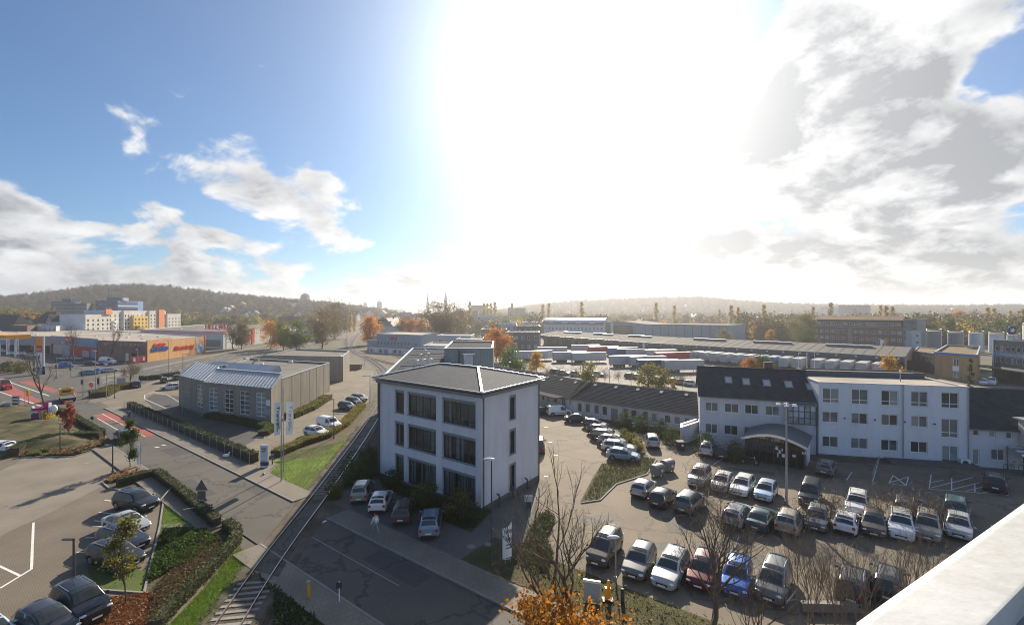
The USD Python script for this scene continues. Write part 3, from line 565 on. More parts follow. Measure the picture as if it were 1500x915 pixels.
# ---------------- building kit ----------------
GR = random.Random(21)
class Wall:
    "a vertical plane over the plan line a-b; outside lies to the right of a->b"
    def __init__(s, a, b):
        s.a, s.b = np.array(a, float)[:2], np.array(b, float)[:2]; s.len = np.linalg.norm(s.b - s.a); s.u = (s.b - s.a) / s.len; s.o = np.array([s.u[1], -s.u[0]])
    def p(s, t, off, z): q = s.a + s.u * t + s.o * off; return np.array([q[0], q[1], z])
    def at(s, px, py):
        "where on the wall this pixel of the photograph lies: (run, height)"
        kx = (px - CX) / F; t = (kx * s.a[1] - s.a[0]) / (s.u[0] - kx * s.u[1]); d = s.a[1] + t * s.u[1]
        return t, ZAT(py, d)
    def rect(s, x0, x1, y0, y1):
        t0 = s.at(x0, y0)[0]; t1 = s.at(x1, y0)[0]; xm = (x0 + x1) / 2
        return (min(t0, t1), max(t0, t1), s.at(xm, y1)[1], s.at(xm, y0)[1])
    def box(s, m, t0, t1, o0, o1, z0, z1):
        m.hexa([s.p(t0,o1,z0), s.p(t1,o1,z0), s.p(t1,o0,z0), s.p(t0,o0,z0), s.p(t0,o1,z1), s.p(t1,o1,z1), s.p(t1,o0,z1), s.p(t0,o0,z1)]); return m
    def mesh(s, m, z0, z1, ops=(), depth=.18, z1b=None):
        "the wall with real openings and their reveals"
        xs = sorted({0.0, s.len, *[v for o in ops for v in o[:2]]}); zs = sorted({z0, z1, *[v for o in ops for v in o[2:4]]})
        for x0, x1 in zip(xs[:-1], xs[1:]):
            for za, zb in zip(zs[:-1], zs[1:]):
                cx, cz = (x0+x1)/2, (za+zb)/2
                if any(o[0] < cx < o[1] and o[2] < cz < o[3] for o in ops): continue
                m.quad(s.p(x0,0,za), s.p(x1,0,za), s.p(x1,0,zb), s.p(x0,0,zb))
        for x0, x1, za, zb in [o[:4] for o in ops]:
            for (ta, a_), (tb, b_) in (((x0,za),(x1,za)), ((x1,za),(x1,zb)), ((x1,zb),(x0,zb)), ((x0,zb),(x0,za))):
                m.quad(s.p(ta,0,a_), s.p(ta,-depth,a_), s.p(tb,-depth,b_), s.p(tb,0,b_))
        return m
    def window(s, T, o, cols=2, tran=(), fr='frame_white', glass='glass', depth=.12, fw=.07, sill=True, blindbox=0.0, panes=False, name='window', sillmat=None):
        if glass == 'glass': gl = lambda: GR.choice(('glass','glass','glass','glass_curtain','glass_blind'))
        else: gl = lambda: glass
        x0, x1, z0, z1 = o[:4]; m = MB(); d0, d1 = -depth - .05, -depth + .02
        s.box(m, x0, x0+fw, d0, d1, z0, z1); s.box(m, x1-fw, x1, d0, d1, z0, z1); s.box(m, x0+fw, x1-fw, d0, d1, z0, z0+fw); s.box(m, x0+fw, x1-fw, d0, d1, z1-fw-blindbox, z1)
        ztop = z1 - fw - blindbox; edges = [x0 + fw] + [x0 + (x1-x0)*k/cols for k in range(1, cols)] + [x1 - fw]
        for k in range(1, cols): s.box(m, edges[k]-fw/2, edges[k]+fw/2, d0, d1, z0+fw, ztop)
        zz = [z0 + (z1 - z0) * f for f in tran]
        for z in zz:
            for k in range(cols): s.box(m, edges[k]+(fw/2 if k else 0), edges[k+1]-(fw/2 if k < cols-1 else 0), d0+.004, d1-.004, z-fw/2, z+fw/2)
        w = T.part(name, m, fr)
        if panes:
            for k in range(cols): T.part('pane', MB().quad(s.p(edges[k],-depth-.02,z0+fw/2), s.p(edges[k+1],-depth-.02,z0+fw/2), s.p(edges[k+1],-depth-.02,ztop), s.p(edges[k],-depth-.02,ztop)), gl(), parent=w)
        else: T.part('pane', MB().quad(s.p(x0+.02,-depth-.02,z0+.02), s.p(x1-.02,-depth-.02,z0+.02), s.p(x1-.02,-depth-.02,z1-.02), s.p(x0+.02,-depth-.02,z1-.02)), gl(), parent=w)
        if sill: T.part('sill', s.box(MB(), x0-.06, x1+.06, -.04, .07, z0-.06, z0-.002), sillmat or fr, parent=w)
        return w
    def text(s, T, txt, t, z, hgt, mat, off=.05, width=None, bold=True, shear=0.0, name='lettering', parent=None, dep=.06):
        m = meshkit.text_mesh(txt, hgt, dep, bold); v = np.array(m.vertices); k = 1.0
        if width: k = width / (v[:,0].max() - v[:,0].min()); v[:,0] = (v[:,0] - v[:,0].min()) * k
        x = v[:,0] + v[:,1] * shear
        q = s.a + s.u * (t + x)[:,None] + s.o * (off + v[:,2])[:,None]
        return T.part(name, (np.c_[q, z + v[:,1]], np.array(m.faces)), mat, parent=parent)
def walls_of(pts): return [Wall(pts[i], pts[(i+1) % len(pts)]) for i in range(len(pts))]
def flat_roof(T, pts, z, mat, wallmat, par=.35, cap='metal_bright', capw=.34, name='roof'):
    P_ = Polygon([tuple(p[:2]) for p in pts]); inner = P_.buffer(-.25, join_style=2); m = MB().poly(list(inner.exterior.coords)[:-1], z - par)
    r = T.part(name, m, mat)
    m = MB(); c = list(inner.exterior.coords)[:-1]
    for a, b in zip(c, c[1:] + c[:1]): m.quad((*a, z-par-.02), (*b, z-par-.02), (*b, z), (*a, z))
    T.part('parapet', m, wallmat, parent=r)
    ring = P_.buffer(.05, join_style=2).difference(P_.buffer(-(capw-.05), join_style=2)); t = trimesh.creation.extrude_polygon(ring, .07, engine='earcut'); t.apply_translation((0,0,z+.002))
    T.part('coping', MB().tm(t), cap, parent=r); return r
def excl(pts, grow=2.0): EXCL.append(Polygon([tuple(p[:2]) for p in pts]).buffer(grow))
def simple_block(name, label, cat, pts, h, wallmat, roofmat='roof_bitumen', ops=None, z0=0.0, group=None, fr='frame_white', cols=2, cap='metal_bright', par=.35, tran=(), sill=False):
    "flat-roofed block; ops: {wall index: list of openings}"
    T = Thing(name, label, cat, (*np.mean(np.array(pts)[:, :2], axis=0), z0), group=group); m = MB(); W = walls_of(pts); ops = ops or {}
    for i, w in enumerate(W): w.mesh(m, z0, h, ops.get(i, []))
    T.part('wall', m, wallmat); flat_roof(T, pts, h, roofmat, wallmat, par, cap)
    for i, oo in ops.items():
        for o in oo: W[i].window(T, o, o[4] if len(o) > 4 else cols, tran, fr, sill=sill, fw=.09)
    excl(pts); T.W = W; return T
def grid(w, n, zs, hw, hh, t0=None, t1=None, skip=()):
    t0 = 0 if t0 is None else t0; t1 = w.len if t1 is None else t1; st = (t1 - t0) / n
    return [(t0 + st*(i+.5) - hw/2, t0 + st*(i+.5) + hw/2, z, z + hh) for j, z in enumerate(zs) for i in range(n) if (i, j) not in skip]
def seams(T, a0, a1, b0, b1, n, mat, parent=None, w=.05, h=.06, name='standing_seam'):
    a0, a1, b0, b1 = (np.array(v, float) for v in (a0, a1, b0, b1)); nn = np.cross(a1-a0, b0-a0); nn /= np.linalg.norm(nn); nn *= np.sign(nn[2])
    for i in range(1, n):
        f = i / n; p, q = a0 + (a1-a0)*f + nn*.02, b0 + (b1-b0)*f + nn*.02
        if np.linalg.norm(q - p) > .5: T.part(name, MB().beam(p, q, w, h, nn), mat, parent=parent)
def tiled_slope(T, e0, e1, r0, r1, n, mat, name='roof_slope', parent=None, th=.05):
    "slope from the eave e0-e1 up to the ridge r0-r1, laid in overlapping courses"
    e0, e1, r0, r1 = (np.array(v, float) for v in (e0, e1, r0, r1)); m = MB(); nn = np.cross(e1-e0, r0-e0); nn /= np.linalg.norm(nn)
    for i in range(n):
        f0, f1 = i/n, (i+1)/n
        a, b, c, d = e0+(r0-e0)*f0, e1+(r1-e1)*f0, e1+(r1-e1)*f1, e0+(r0-e0)*f1
        m.slab([a+nn*th, b+nn*th, c+nn*.012, d+nn*.012], th+.03)
    return T.part(name, m, mat, parent=parent)
def downpipe(T, w, t, z0, z1, mat='pole_dark', r=.06, off=.1):
    T.part('downpipe', MB().cyl(w.p(t, off, z0), w.p(t, off, z1), r, 8), mat)
def vents(T, pts, z, mat='metal_bright'):
    for x, y in pts:
        s = R.uniform(.35, .6); T.part('roof_light', MB().box((x, y, z + s*.3), (s*2.4, s*2, s*.6), R.random()).ell((x, y, z + s*.6), (s*1.1, s*.9, s*.35), 1), mat)

# ---------------- the white three-storey office block with hipped metal roof ----------------
oC, oR, oL = np.array([-2.9, 42.6]), np.array([3.1, 51.3]), np.array([-15.4, 52.1]); oB = oR + oL - oC
office = Thing('office_building', 'white three-storey office block with hipped grey metal roof beside the level crossing', 'building', (*oC, 0))
opts_ = [oC, oR, oB, oL]; wR, wB, wBL, wL = walls_of(opts_)
HE = 11.2
rowz = {}
big1 = [wL.rect(597.3, 639, 577, 613), wL.rect(597.3, 639, 626, 662), wL.rect(597.3, 639, 674, 715)]
big2 = [wL.rect(648, 697, 584, 621), wL.rect(648, 697, 635, 675), wL.rect(648, 697, 690, 732)]
small = [wL.rect(578.6, 592, 570, 607), wL.rect(578.6, 592, 617, 655), wL.rect(578.6, 592, 664, 706)]
rows = [(np.mean([b[i][2] for b in (big1, big2)]), np.mean([b[i][3] for b in (big1, big2)])) for i in range(3)]
def lv(o, i): return (o[0], o[1], rows[i][0], rows[i][1])
opsL = [lv(o[i], i) for o in (small, big1, big2) for i in range(3)]
opsR = [lv(wR.rect(746, 755.5, 575, 611), i) for i in range(3)]
m = MB(); wR.mesh(m, 0, HE, opsR, .3); wB.mesh(m, 0, HE); wBL.mesh(m, 0, HE); wL.mesh(m, 0, HE, opsL, .3)
office.part('wall', m, 'render_white')
m = MB()
for w in (wL, wR): w.box(m, -.02, w.len+.02, -.05, .03, 0, .55)
office.part('plinth', m, 'plinth')
for j, o in enumerate(opsL + opsR):
    w = wL if j < 9 else wR; nc = 1 if (j < 3 or j >= 9) else 4
    fr = w.window(office, o, nc, (), 'frame_dark', 'clear_glass', .2, .07, True, .26, True, sillmat='frame_grey')
    office.part('shutter_box', w.box(MB(), o[0]+.03, o[1]-.03, -.17, -.06, o[3]-.3, o[3]-.02), 'frame_grey', parent=fr)
    # the room behind the pane, with curtains
    back = MB(); w.box(back, o[0]-.3, o[1]+.3, -2.6, -2.5, o[2]-.2, o[3]+.3); w.box(back, o[0]-.3, o[1]+.3, -2.5, -.32, o[2]-.25, o[2]-.15)
    office.part('room', back, 'interior', parent=fr)
    x = o[0] + .15
    while x < o[1] - .2:
        ww = R.uniform(.16, .5)
        if R.random() < (.75 if o[2] < 2 else .45): office.part('curtain', w.box(MB(), x, min(x+ww, o[1]-.1), -.42, -.38, o[2]+.1, o[3]-.3), 'curtain', parent=fr)
        x += ww + R.uniform(.02, .3)
    # surround standing proud of the render
    m = MB(); a = .09
    w.box(m, o[0]-a, o[1]+a, -.01, .035, o[3], o[3]+a); w.box(m, o[0]-a, o[0]-.001, -.01, .035, o[2], o[3]); w.box(m, o[1]+.001, o[1]+a, -.01, .035, o[2], o[3])
    office.part('surround', m, 'render_white', parent=fr)
ov = .55
eC, eR, eB, eL = (np.array([*p, HE + .35]) for p in (oC + (wL.u - wR.u)*ov, oR + (wR.u + wL.u)*ov, oB + (wR.u - wL.u)*ov, oL - (wL.u + wR.u)*ov))
zR = 12.95; half = wR.len / 2; ax = (oC + oR) / 2; ra = np.array([*(ax - wL.u * half * .92), zR]); rb = np.array([*((oL + oB) / 2 + wL.u * half * .92), zR])
m = MB().slab([eL, eC, ra, rb], .12); office.part('roof', m, 'roof_metal')
m = MB().slab([eC, eR, ra], .12).slab([eR, eB, rb, ra], .12).slab([eB, eL, rb], .12); office.part('roof_slope', m, 'roof_metal')
lerp = lambda a, b, f: a + (b - a) * f
nseam = 40
for i in range(1, nseam):
    f = i / nseam; b = lerp(eL, eC, f); k = np.linalg.norm(b - eL); tt = wL.len + 2*ov; run = half + ov
    # a seam runs up the slope until it meets the ridge or a hip
    x = k; top = min(1.0, x / (run*.92), (tt - x) / (run*.92)); up = lerp(eL, rb, 1) - eL
    slope = np.array([*(wR.u * run), zR - HE - .35]); e = b + slope * top
    office.part('standing_seam', MB().beam(b + [0,0,.03], e + [0,0,.03], .025, .02), 'roof_metal', parent='roof')
for i in range(1, 26):
    f = i / 26; b = lerp(eC, eR, f); top = min(f, 1 - f) * 2; slope = (ra - lerp(eC, eR, .5)); e = b + slope * top
    office.part('standing_seam', MB().beam(b + [0,0,.03], e + [0,0,.03], .025, .02), 'roof_metal', parent='roof_slope')
for a, b in ((eC, ra), (eL, rb), (eR, ra)): office.part('hip_cap', MB().beam(a + [0,0,.07], b + [0,0,.09], .26, .07), 'metal_bright')
office.part('ridge_cap', MB().beam(ra + [0,0,.07], rb + [0,0,.07], .24, .08), 'roof_zinc')
for a, b in ((eL, eC), (eC, eR), (eR, eB), (eB, eL)): office.part('gutter', MB().beam(a + [0,0,-.02], b + [0,0,-.02], .16, .14), 'metal_bright' if (a is eC or a is eR) else 'frame_grey')
m = MB()
for w in (wL, wR): w.box(m, -ov, w.len+ov, -.02, ov-.05, HE+.02, HE+.1); w.box(m, -.2, w.len+.2, .03, .28, HE-.25, HE+.015)
office.part('eaves_soffit', m, 'frame_grey')
downpipe(office, wR, .25, 0, HE); downpipe(office, wR, wR.len-.2, 0, HE); downpipe(office, wL, .25, 0, HE)
for t in (2.2, 4.6, 7.3): office.part('vent_pipe', MB().tube([wR.p(t,.5,0), wR.p(t,.5,1.0), wR.p(t,.45,1.15), wR.p(t,.2,1.18)], .09, 8), 'pole_dark')
excl(opts_)
# wing and teal hall behind it
pw = [np.array([-15.7, 52.6]), np.array([-7.2, 62.5]), np.array([-9.5, 70]), np.array([-13, 101]), np.array([-22.3, 101])]
wing = simple_block('rear_wing', 'dark flat-roofed wing with pale roof edge behind the white office block', 'building', pw, 11.0, 'slate_grey', 'roof_tile_flat', par=.2)
for k, (y, x0, x1) in enumerate(((66, -17, -9.5), (74, -18, -10.2), (83, -19.5, -12), (92, -20.5, -13))): wing.part('roof_pipe', MB().cyl((x0+.6, y, 11.15), (x1-.5, y+1.5, 11.35), .1, 8), 'metal_bright' if k % 2 else 'pole')
for x, y in ((-14.5, 69), (-13.8, 70.5), (-12.8, 71), (-16, 79), (-15, 80.5), (-17, 88)): wing.part('roof_vent', MB().cyl((x, y, 10.8), (x, y, 11.6), .18, 8).ell((x, y, 11.65), (.3, .3, .16), 1), 'frame_white')
pt = [np.array([-10.9, 72.5]), np.array([-3.1, 73.5]), np.array([-3.6, 90]), np.array([-12.0, 90])]
teal = Thing('clad_hall', 'tall grey-teal metal-clad hall rising behind the hipped roof', 'building', (*pt[0], 0)); m = MB()
for w in walls_of(pt): w.mesh(m, 0, 13.2)
teal.part('wall', m, 'clad_teal'); flat_roof(teal, pt, 13.2, 'roof_tile_flat', 'clad_teal', .2)
w = walls_of(pt)[0]; teal.part('plant_box', w.box(MB(), 3.1, 4.6, .0, .7, 10.4, 12.3), 'clad_pale'); teal.part('flue', MB().cyl(w.p(2.4,.25,8), w.p(2.4,.25,12.9), .12, 8), 'pole_dark'); teal.part('canopy', w.box(MB(), 2.9, 4.9, .0, 1.0, 12.35, 12.45), 'metal_bright')
excl(pt)

# ---------------- low white building with dark tiled roof between office and parking ----------------
low = Thing('low_building', 'long low white building under a dark tiled roof behind the parked cars', 'building', (11, 84, 0))
fa, fb, fc = np.array([-9.5, 113.0]), np.array([11.0, 84.2]), np.array([29.6, 70.2])
def lowseg(a, b, h, ridge, dep, wins, courses):
    w = Wall(a, b); m = MB(); ops = [w.rect(*x) for x in wins]; ops = [(o[0], o[1], max(.5, o[2]), min(h-.15, o[3])) for o in ops]
    w.mesh(m, 0, h, ops); low.part('wall', m, 'render_white')
    back = Wall(b - w.o*dep*2, a - w.o*dep*2); m = MB(); back.mesh(m, 0, h); Wall(a - w.o*dep*2, a).mesh(m, 0, h); Wall(b, b - w.o*dep*2).mesh(m, 0, h); low.part('wall', m, 'render_white')
    for o in ops: w.window(low, o, 1 if o[1]-o[0] < 1.1 else 2, (), 'frame_white', fw=.06)
    e0, e1 = w.p(-.3,.45,h+.05), w.p(w.len+.3,.45,h+.05); r0, r1 = w.p(-.3,-dep,ridge), w.p(w.len+.3,-dep,ridge)
    tiled_slope(low, e0, e1, r0, r1, courses, 'roof_tile_flat')
    b0, b1 = w.p(-.3,-2*dep-.4,h), w.p(w.len+.3,-2*dep-.4,h); tiled_slope(low, b1, b0, r1, r0, courses, 'roof_tile_flat')
    m = MB(); 
    for t in (0, w.len): m.add([w.p(t,0,h), w.p(t,-2*dep,h), w.p(t,-dep,ridge-.1)], [[0,1,2],[0,2,1]])
    low.part('gable', m, 'render_white'); low.part('gutter', MB().beam(e0 + [0,0,-.08], e1 + [0,0,-.08], .14, .12), 'frame_grey')
    for t in np.arange(3, w.len, 4.2):
        q = lerp(w.p(t,.45,h+.05), w.p(t,-dep,ridge), .82); g_ = np.array([*(-w.o * dep), ridge - h]); g_ = g_ / np.linalg.norm(g_) * .3; sx_ = np.array([*w.u, 0]) * .28; nn_ = np.cross(sx_, g_); nn_ = nn_ / np.linalg.norm(nn_) * .09; low.part('roof_light', MB().hexa([q-sx_-g_, q+sx_-g_, q+sx_+g_, q-sx_+g_, q-sx_-g_+nn_, q+sx_-g_+nn_, q+sx_+g_+nn_, q-sx_+g_+nn_]), 'roof_zinc')
    return w
wl1 = lowseg(fb, fc, 2.9, 5.7, 5.0, [(846,852,590,603),(857,864,591,604),(870,877,593,606),(882,889,595,608),(912,920,598,612),(924,932,600,613),(941,949,602,616),(954,962,605,618),(973,982,608,619),(987,996,610,621),(1002,1010,612,623)], 16)
wl2 = lowseg(fa, fb, 2.9, 5.7, 5.0, [(794,797,577,586),(800,805,579,588),(811,816,580,590),(822,828,582,593),(833,838,584,594)], 12)
o = wl1.rect(895, 905, 598, 619); low.part('door', wl1.box(MB(), o[0], o[1], -.02, .04, .05, 2.15), 'frame_grey')
low.part('porch_roof', wl2.box(MB(), wl2.len-12, wl2.len-1.5, .0, 2.6, 2.95, 3.08), 'roof_tile_flat'); low.part('porch_post', MB().cyl(wl2.p(wl2.len-11.5,2.4,0), wl2.p(wl2.len-11.5,2.4,2.95), .06, 6), 'pole')
excl([fa, fb, fc, fc + (5, 8), fb + (6, 9), fa + (8, 8)], 2)

# ---------------- two-storey white building with dark roof and roof windows ----------------
ga, gb = np.array([27.2, 65.2]), np.array([40.6, 60.2])
two = Thing('two_storey_building', 'white two-storey building with steep dark tiled roof and five roof windows', 'building', (*ga, 0)); w2 = Wall(ga, gb); h2 = 7.0; dp = 5.2; zr2 = 10.6
wins = [(1033,1052,587,600),(1061.5,1082,590,603),(1091,1111,594,607),(1121,1142,596,611),(1033,1051,619,632),(1061,1081,622,637),(1090,1110,627,641)]
ops = [w2.rect(*x) for x in wins]; za = np.mean([o[2] for o in ops[:4]]), np.mean([o[3] for o in ops[:4]]); zb = np.mean([o[2] for o in ops[4:]]), np.mean([o[3] for o in ops[4:]])
ops = [(o[0], o[1], *(za if i < 4 else zb)) for i, o in enumerate(ops)]
m = MB(); w2.mesh(m, 0, h2, ops); ga2, gb2 = ga - w2.o*dp*2, gb - w2.o*dp*2
for q in (Wall(gb, gb2), Wall(gb2, ga2), Wall(ga2, ga)): q.mesh(m, 0, h2)
for t in (0, w2.len): m.add([w2.p(t,0,h2), w2.p(t,-2*dp,h2), w2.p(t,-dp,zr2-.1)], [[0,1,2],[0,2,1]])
two.part('wall', m, 'render_white')
for o in ops: w2.window(two, o, 2)
e0, e1, r0, r1 = w2.p(-.25,.4,h2-.05), w2.p(w2.len,.4,h2-.05), w2.p(-.25,-dp,zr2), w2.p(w2.len,-dp,zr2)
tiled_slope(two, e0, e1, r0, r1, 22, 'roof_tile_flat'); tiled_slope(two, w2.p(w2.len,-2*dp-.4,h2-.05), w2.p(-.25,-2*dp-.4,h2-.05), r1, r0, 22, 'roof_tile_flat')
two.part('ridge_tiles', MB().beam(r0 + [0,0,.08], r1 + [0,0,.08], .3, .12), 'roof_tile_flat'); two.part('gutter', MB().beam(e0 + [0,0,-.05], e1 + [0,0,-.05], .14, .12), 'frame_grey')
two.part('chimney', MB().box(w2.p(9.6,-dp-.6,10.9), (1.1,.8,1.4), math.atan2(w2.u[1], w2.u[0])), 'brick_red')
sl = (r0 - e0); sn = np.cross(e1-e0, sl); sn /= np.linalg.norm(sn)
for px, py in ((1067,557),(1093,559.5),(1123,561.5),(1155,563.5),(1187,567)):
    kx = (px-CX)/F; ky = (YH-py)/F; dirv = np.array([kx, 1, ky]); c0 = np.array([0,0,H]); d = ((e0 - c0) @ sn) / (dirv @ sn); c = c0 + dirv*d
    su = sl/np.linalg.norm(sl); sx = np.array([*w2.u, 0]); m = MB()
    f = lambda a, b, n: c + sx*a + su*b + sn*n
    for a0,a1,b0,b1 in ((-.5,.5,-.72,-.6),(-.5,.5,.6,.72),(-.5,-.4,-.6,.6),(.4,.5,-.6,.6)): m.hexa([f(a0,b0,0),f(a1,b0,0),f(a1,b1,0),f(a0,b1,0),f(a0,b0,.16),f(a1,b0,.16),f(a1,b1,.16),f(a0,b1,.16)])
    rw = two.part('roof_window', m, 'frame_grey'); two.part('pane', MB().quad(f(-.42,-.62,.12), f(.42,-.62,.12), f(.42,.62,.12), f(-.42,.62,.12)), 'blind', parent=rw)
excl([ga, gb, gb2, ga2])
# glazed bay over the entrance
bay = w2.rect(1152, 1196, 599, 627); m = MB(); t0, t1 = bay[0], w2.len - .15; z0, z1 = 4.1, 6.6
two.part('glass_bay', w2.box(MB(), t0, t1, .02, .7, z0+.05, z1-.05), 'glass')
for k in range(6):
    t = t0 + (t1-t0)*k/5; w2.box(m, t-.04, t+.04, .68, .76, z0, z1)
for k in range(4):
    z = z0 + (z1-z0)*k/3; w2.box(m, t0-.04, t1+.04, .685, .75, z-.04, z+.04)
two.part('bay_frame', m, 'frame_dark', parent='glass_bay'); two.part('bay_roof', w2.box(MB(), t0-.1, t1+.1, 0, .95, z1+.03, z1+.14), 'frame_grey', parent='glass_bay')
for i in range(5):
    for j in range(3):
        if (i + j) % 4 != 1: ta = t0+(t1-t0)*i/5+.06; two.part('blind_panel', w2.box(MB(), ta, ta+(t1-t0)/5-.12, .69, .71, z0+(z1-z0)*j/3+.06, z0+(z1-z0)*(j+1)/3-.06), 'tank_pale' if (i*j) % 3 else 'clad_blue', parent='glass_bay', label=None)
# entrance pavilion with its curved canopy
ent = Thing('entrance_pavilion', 'glazed entrance pavilion under a curved grey canopy in front of the white buildings', 'pavilion', (*w2.p(9,3,0),))
ec0, ec1 = G2(1092, 672), G2(1178, 688); we = Wall(ec0, ec1); dE = 5.0; n = 14; arc = lambda t: 2.75 + .95*math.sin(math.pi*min(1,max(0,(t+.4)/(we.len+.8))))
pf = [(t, arc(t)) for t in np.linspace(-.4, we.len+.4, n)]
m = MB()
for (ta, za_), (tb, zb_) in zip(pf[:-1], pf[1:]): m.hexa([we.p(ta,.6,za_), we.p(tb,.6,zb_), we.p(tb,-dE,zb_+.3), we.p(ta,-dE,za_+.3), we.p(ta,.6,za_+.1), we.p(tb,.6,zb_+.1), we.p(tb,-dE,zb_+.4), we.p(ta,-dE,za_+.4)])
ent.part('canopy', m, 'canopy_zinc'); m = MB()
for (ta, za_), (tb, zb_) in zip(pf[:-1], pf[1:]): m.beam(we.p(ta,.66,za_+.0), we.p(tb,.66,zb_+.0), .1, .3)
ent.part('canopy_fascia', m, 'metal_bright', parent='canopy')
ent.part('back_wall', we.box(MB(), 0, we.len, -dE, -dE+.1, 0, 2.9), 'interior')
ent.part('inner_wall', we.box(MB(), we.len*.55, we.len-.4, -2.2, -2.1, 0, 2.6), 'brick_red')
for k in range(8):
    ta, tb = we.len*k/8, we.len*(k+1)/8
    ent.part('pane', MB().quad(we.p(ta,0,.05), we.p(tb,0,.05), we.p(tb,0,arc(tb)-.1), we.p(ta,0,arc(ta)-.1)), 'clear_glass')
    m = MB(); we.box(m, ta-.04, ta+.04, -.05, .05, 0, arc(ta)-.05); ent.part('mullion', m, 'frame_dark')
ent.part('transom', we.box(MB(), 0, we.len, -.03, .035, 2.15, 2.23), 'frame_dark'); ent.part('mullion', we.box(MB(), we.len-.04, we.len+.04, -.05, .05, 0, 2.9), 'frame_dark')
ws = Wall(we.b, we.b - we.o*dE); ent.part('side_wall', ws.box(MB(), 1.6, ws.len, -.1, .1, 0, 2.95), 'render_bright'); ent.part('pane', MB().quad(ws.p(0,0,.05), ws.p(1.6,0,.05), ws.p(1.6,0,2.8), ws.p(0,0,2.8)), 'glass')
ws2 = Wall(we.a - we.o*dE, we.a); ent.part('pane', MB().quad(ws2.p(0,0,.05), ws2.p(ws2.len,0,.05), ws2.p(ws2.len,0,2.8), ws2.p(0,0,2.8)), 'clear_glass')
for t, z, a, b in ((3.4,1.9,.3,.42),(3.75,1.5,.32,.42),(4.0,1.85,.22,.3),(4.1,1.1,.3,.4),(5.2,1.35,.42,.3),(6.2,1.9,.42,.3),(3.6,1.0,.12,.5)): ent.part('notice', we.box(MB(), t, t+a, .01, .02, z, z+b), 'sign_white')

# ---------------- white three-storey block on the right ----------------
ha, hb = np.array([40.7, 59.8]), np.array([56.6, 55.8]); wh = Wall(ha, hb); h3 = 9.75; dp3 = 11.0
right3 = Thing('white_block', 'bright white three-storey block with five columns of windows and flat roof', 'building', (*ha, 0))
wins3 = [(1205,1229,567,588,'t'),(1247.5,1272,569,591,'t'),(1291,1316,571.5,594,'t'),(1334.5,1359.5,574,596.5,'t'),(1379,1404.5,577,600,'t'),
 (1204.5,1228,602,617,''),(1247,1271,604.5,620,''),(1291,1315.5,607,624,''),(1334.5,1359,610,627,''),(1379,1404,613.5,641,'t'),
 (1204.5,1227.5,638,653.5,''),(1246.5,1271,641,657,''),(1290.5,1315,644,660,''),(1334,1359,647.5,664,''),(1380,1404,652.5,677,'d')]
ops = [(*wh.rect(*x[:4]), x[4]) for x in wins3]
for r in range(3):
    i0 = r*5; n_ = 5 if r == 0 else 4; a = np.mean([o[2] for o in ops[i0:i0+n_]]); b = np.mean([o[3] for o in ops[i0:i0+n_]])
    for i in range(i0, i0+n_): ops[i] = (ops[i][0], ops[i][1], a, b, ops[i][4])
ha2, hb2 = ha - wh.o*dp3, hb - wh.o*dp3; m = MB(); wh.mesh(m, .55, h3, ops)
for q in (Wall(hb, hb2), Wall(hb2, ha2), Wall(ha2, ha)): q.mesh(m, 0, h3)
right3.part('wall', m, 'render_bright'); right3.part('plinth', wh.box(MB(), .02, wh.len-.02, -.3, -.04, 0, .56), 'plinth')
for o in ops: wh.window(right3, o, 2, (.27,) if o[4] == 't' else (), fw=.08, panes=True, sill=o[4] != 'd')
flat_roof(right3, [ha, hb, hb2, ha2], h3, 'roof_gravel', 'render_bright', .08, 'render_cream', .4)
pen = [wh.p(.8,-7.6,0), wh.p(wh.len-.5,-7.6,0), wh.p(wh.len-.5,-10.6,0), wh.p(.8,-10.6,0)]
m = MB()
for q in walls_of(pen): q.mesh(m, h3-.3, h3+.6)
right3.part('rooftop_storey', m, 'slate_grey'); flat_roof(right3, pen, h3+.6, 'roof_bitumen', 'slate_grey', .1, 'pole_dark', .2, name='upper_roof')
for px in (1322.5, 1418): downpipe(right3, wh, wh.at(px, 620)[0], .6, h3, 'pole')
for px, py in ((1237,612),(1281,614.5),(1324.5,617.5),(1368.5,620.5)):
    t, z = wh.at(px, py); right3.part('wall_lamp', MB().cyl(wh.p(t,.01,z), wh.p(t,.18,z), .1, 8), 'frame_dark')
t, z = wh.at(1410, 676); ac = right3.part('heat_pump', wh.box(MB(), t-.45, t+.55, .05, .5, z-.45, z+.45), 'frame_white')
right3.part('fan_grille', MB().cyl(wh.p(t,.5,z), wh.p(t,.53,z), .3, 16), 'frame_dark', parent=ac)
right3.part('step', wh.box(MB(), 7.4, wh.len+.3, .02, 1.6, 0, .42), 'plinth')
for t in (7.4, 9.0, 10.6, 12.2): pass
am = Thing('roof_mast', 'short grey antenna mast on the flat roof of the bright white block', 'antenna', (*wh.p(11.2,-4,h3-.3),)); c = wh.p(11.2,-4,h3-.3)
am.part('mast', MB().cyl(c, c+[0,0,1.6], .06, 8), 'pole'); am.part('foot', MB().beam(c+[-.7,0,.06], c+[.7,0,.06], .12, .1).beam(c+[0,-.7,.06], c+[0,.7,.06], .12, .1), 'pole'); am.part('head', MB().ell(c+[0,0,1.6], (.14,.14,.2), 1), 'frame_white')
excl([ha, hb, hb2, ha2])
# hoops of a bicycle stand in front of it
st = Thing('handrail', 'steel handrail of slanting bars on the ground in front of the white block', 'railing', G(1283, 690))
p0, p1 = G(1288, 676), G(1278, 702)
for k in range(5):
    q = lerp(p0, p1, k/4); st.part('post', MB().cyl(q, q+[0,0,.75], .03, 6), 'pole')
for z in (.4, .75): st.part('rail', MB().cyl(p0+[0,0,z], p1+[0,0,z], .03, 6), 'pole')

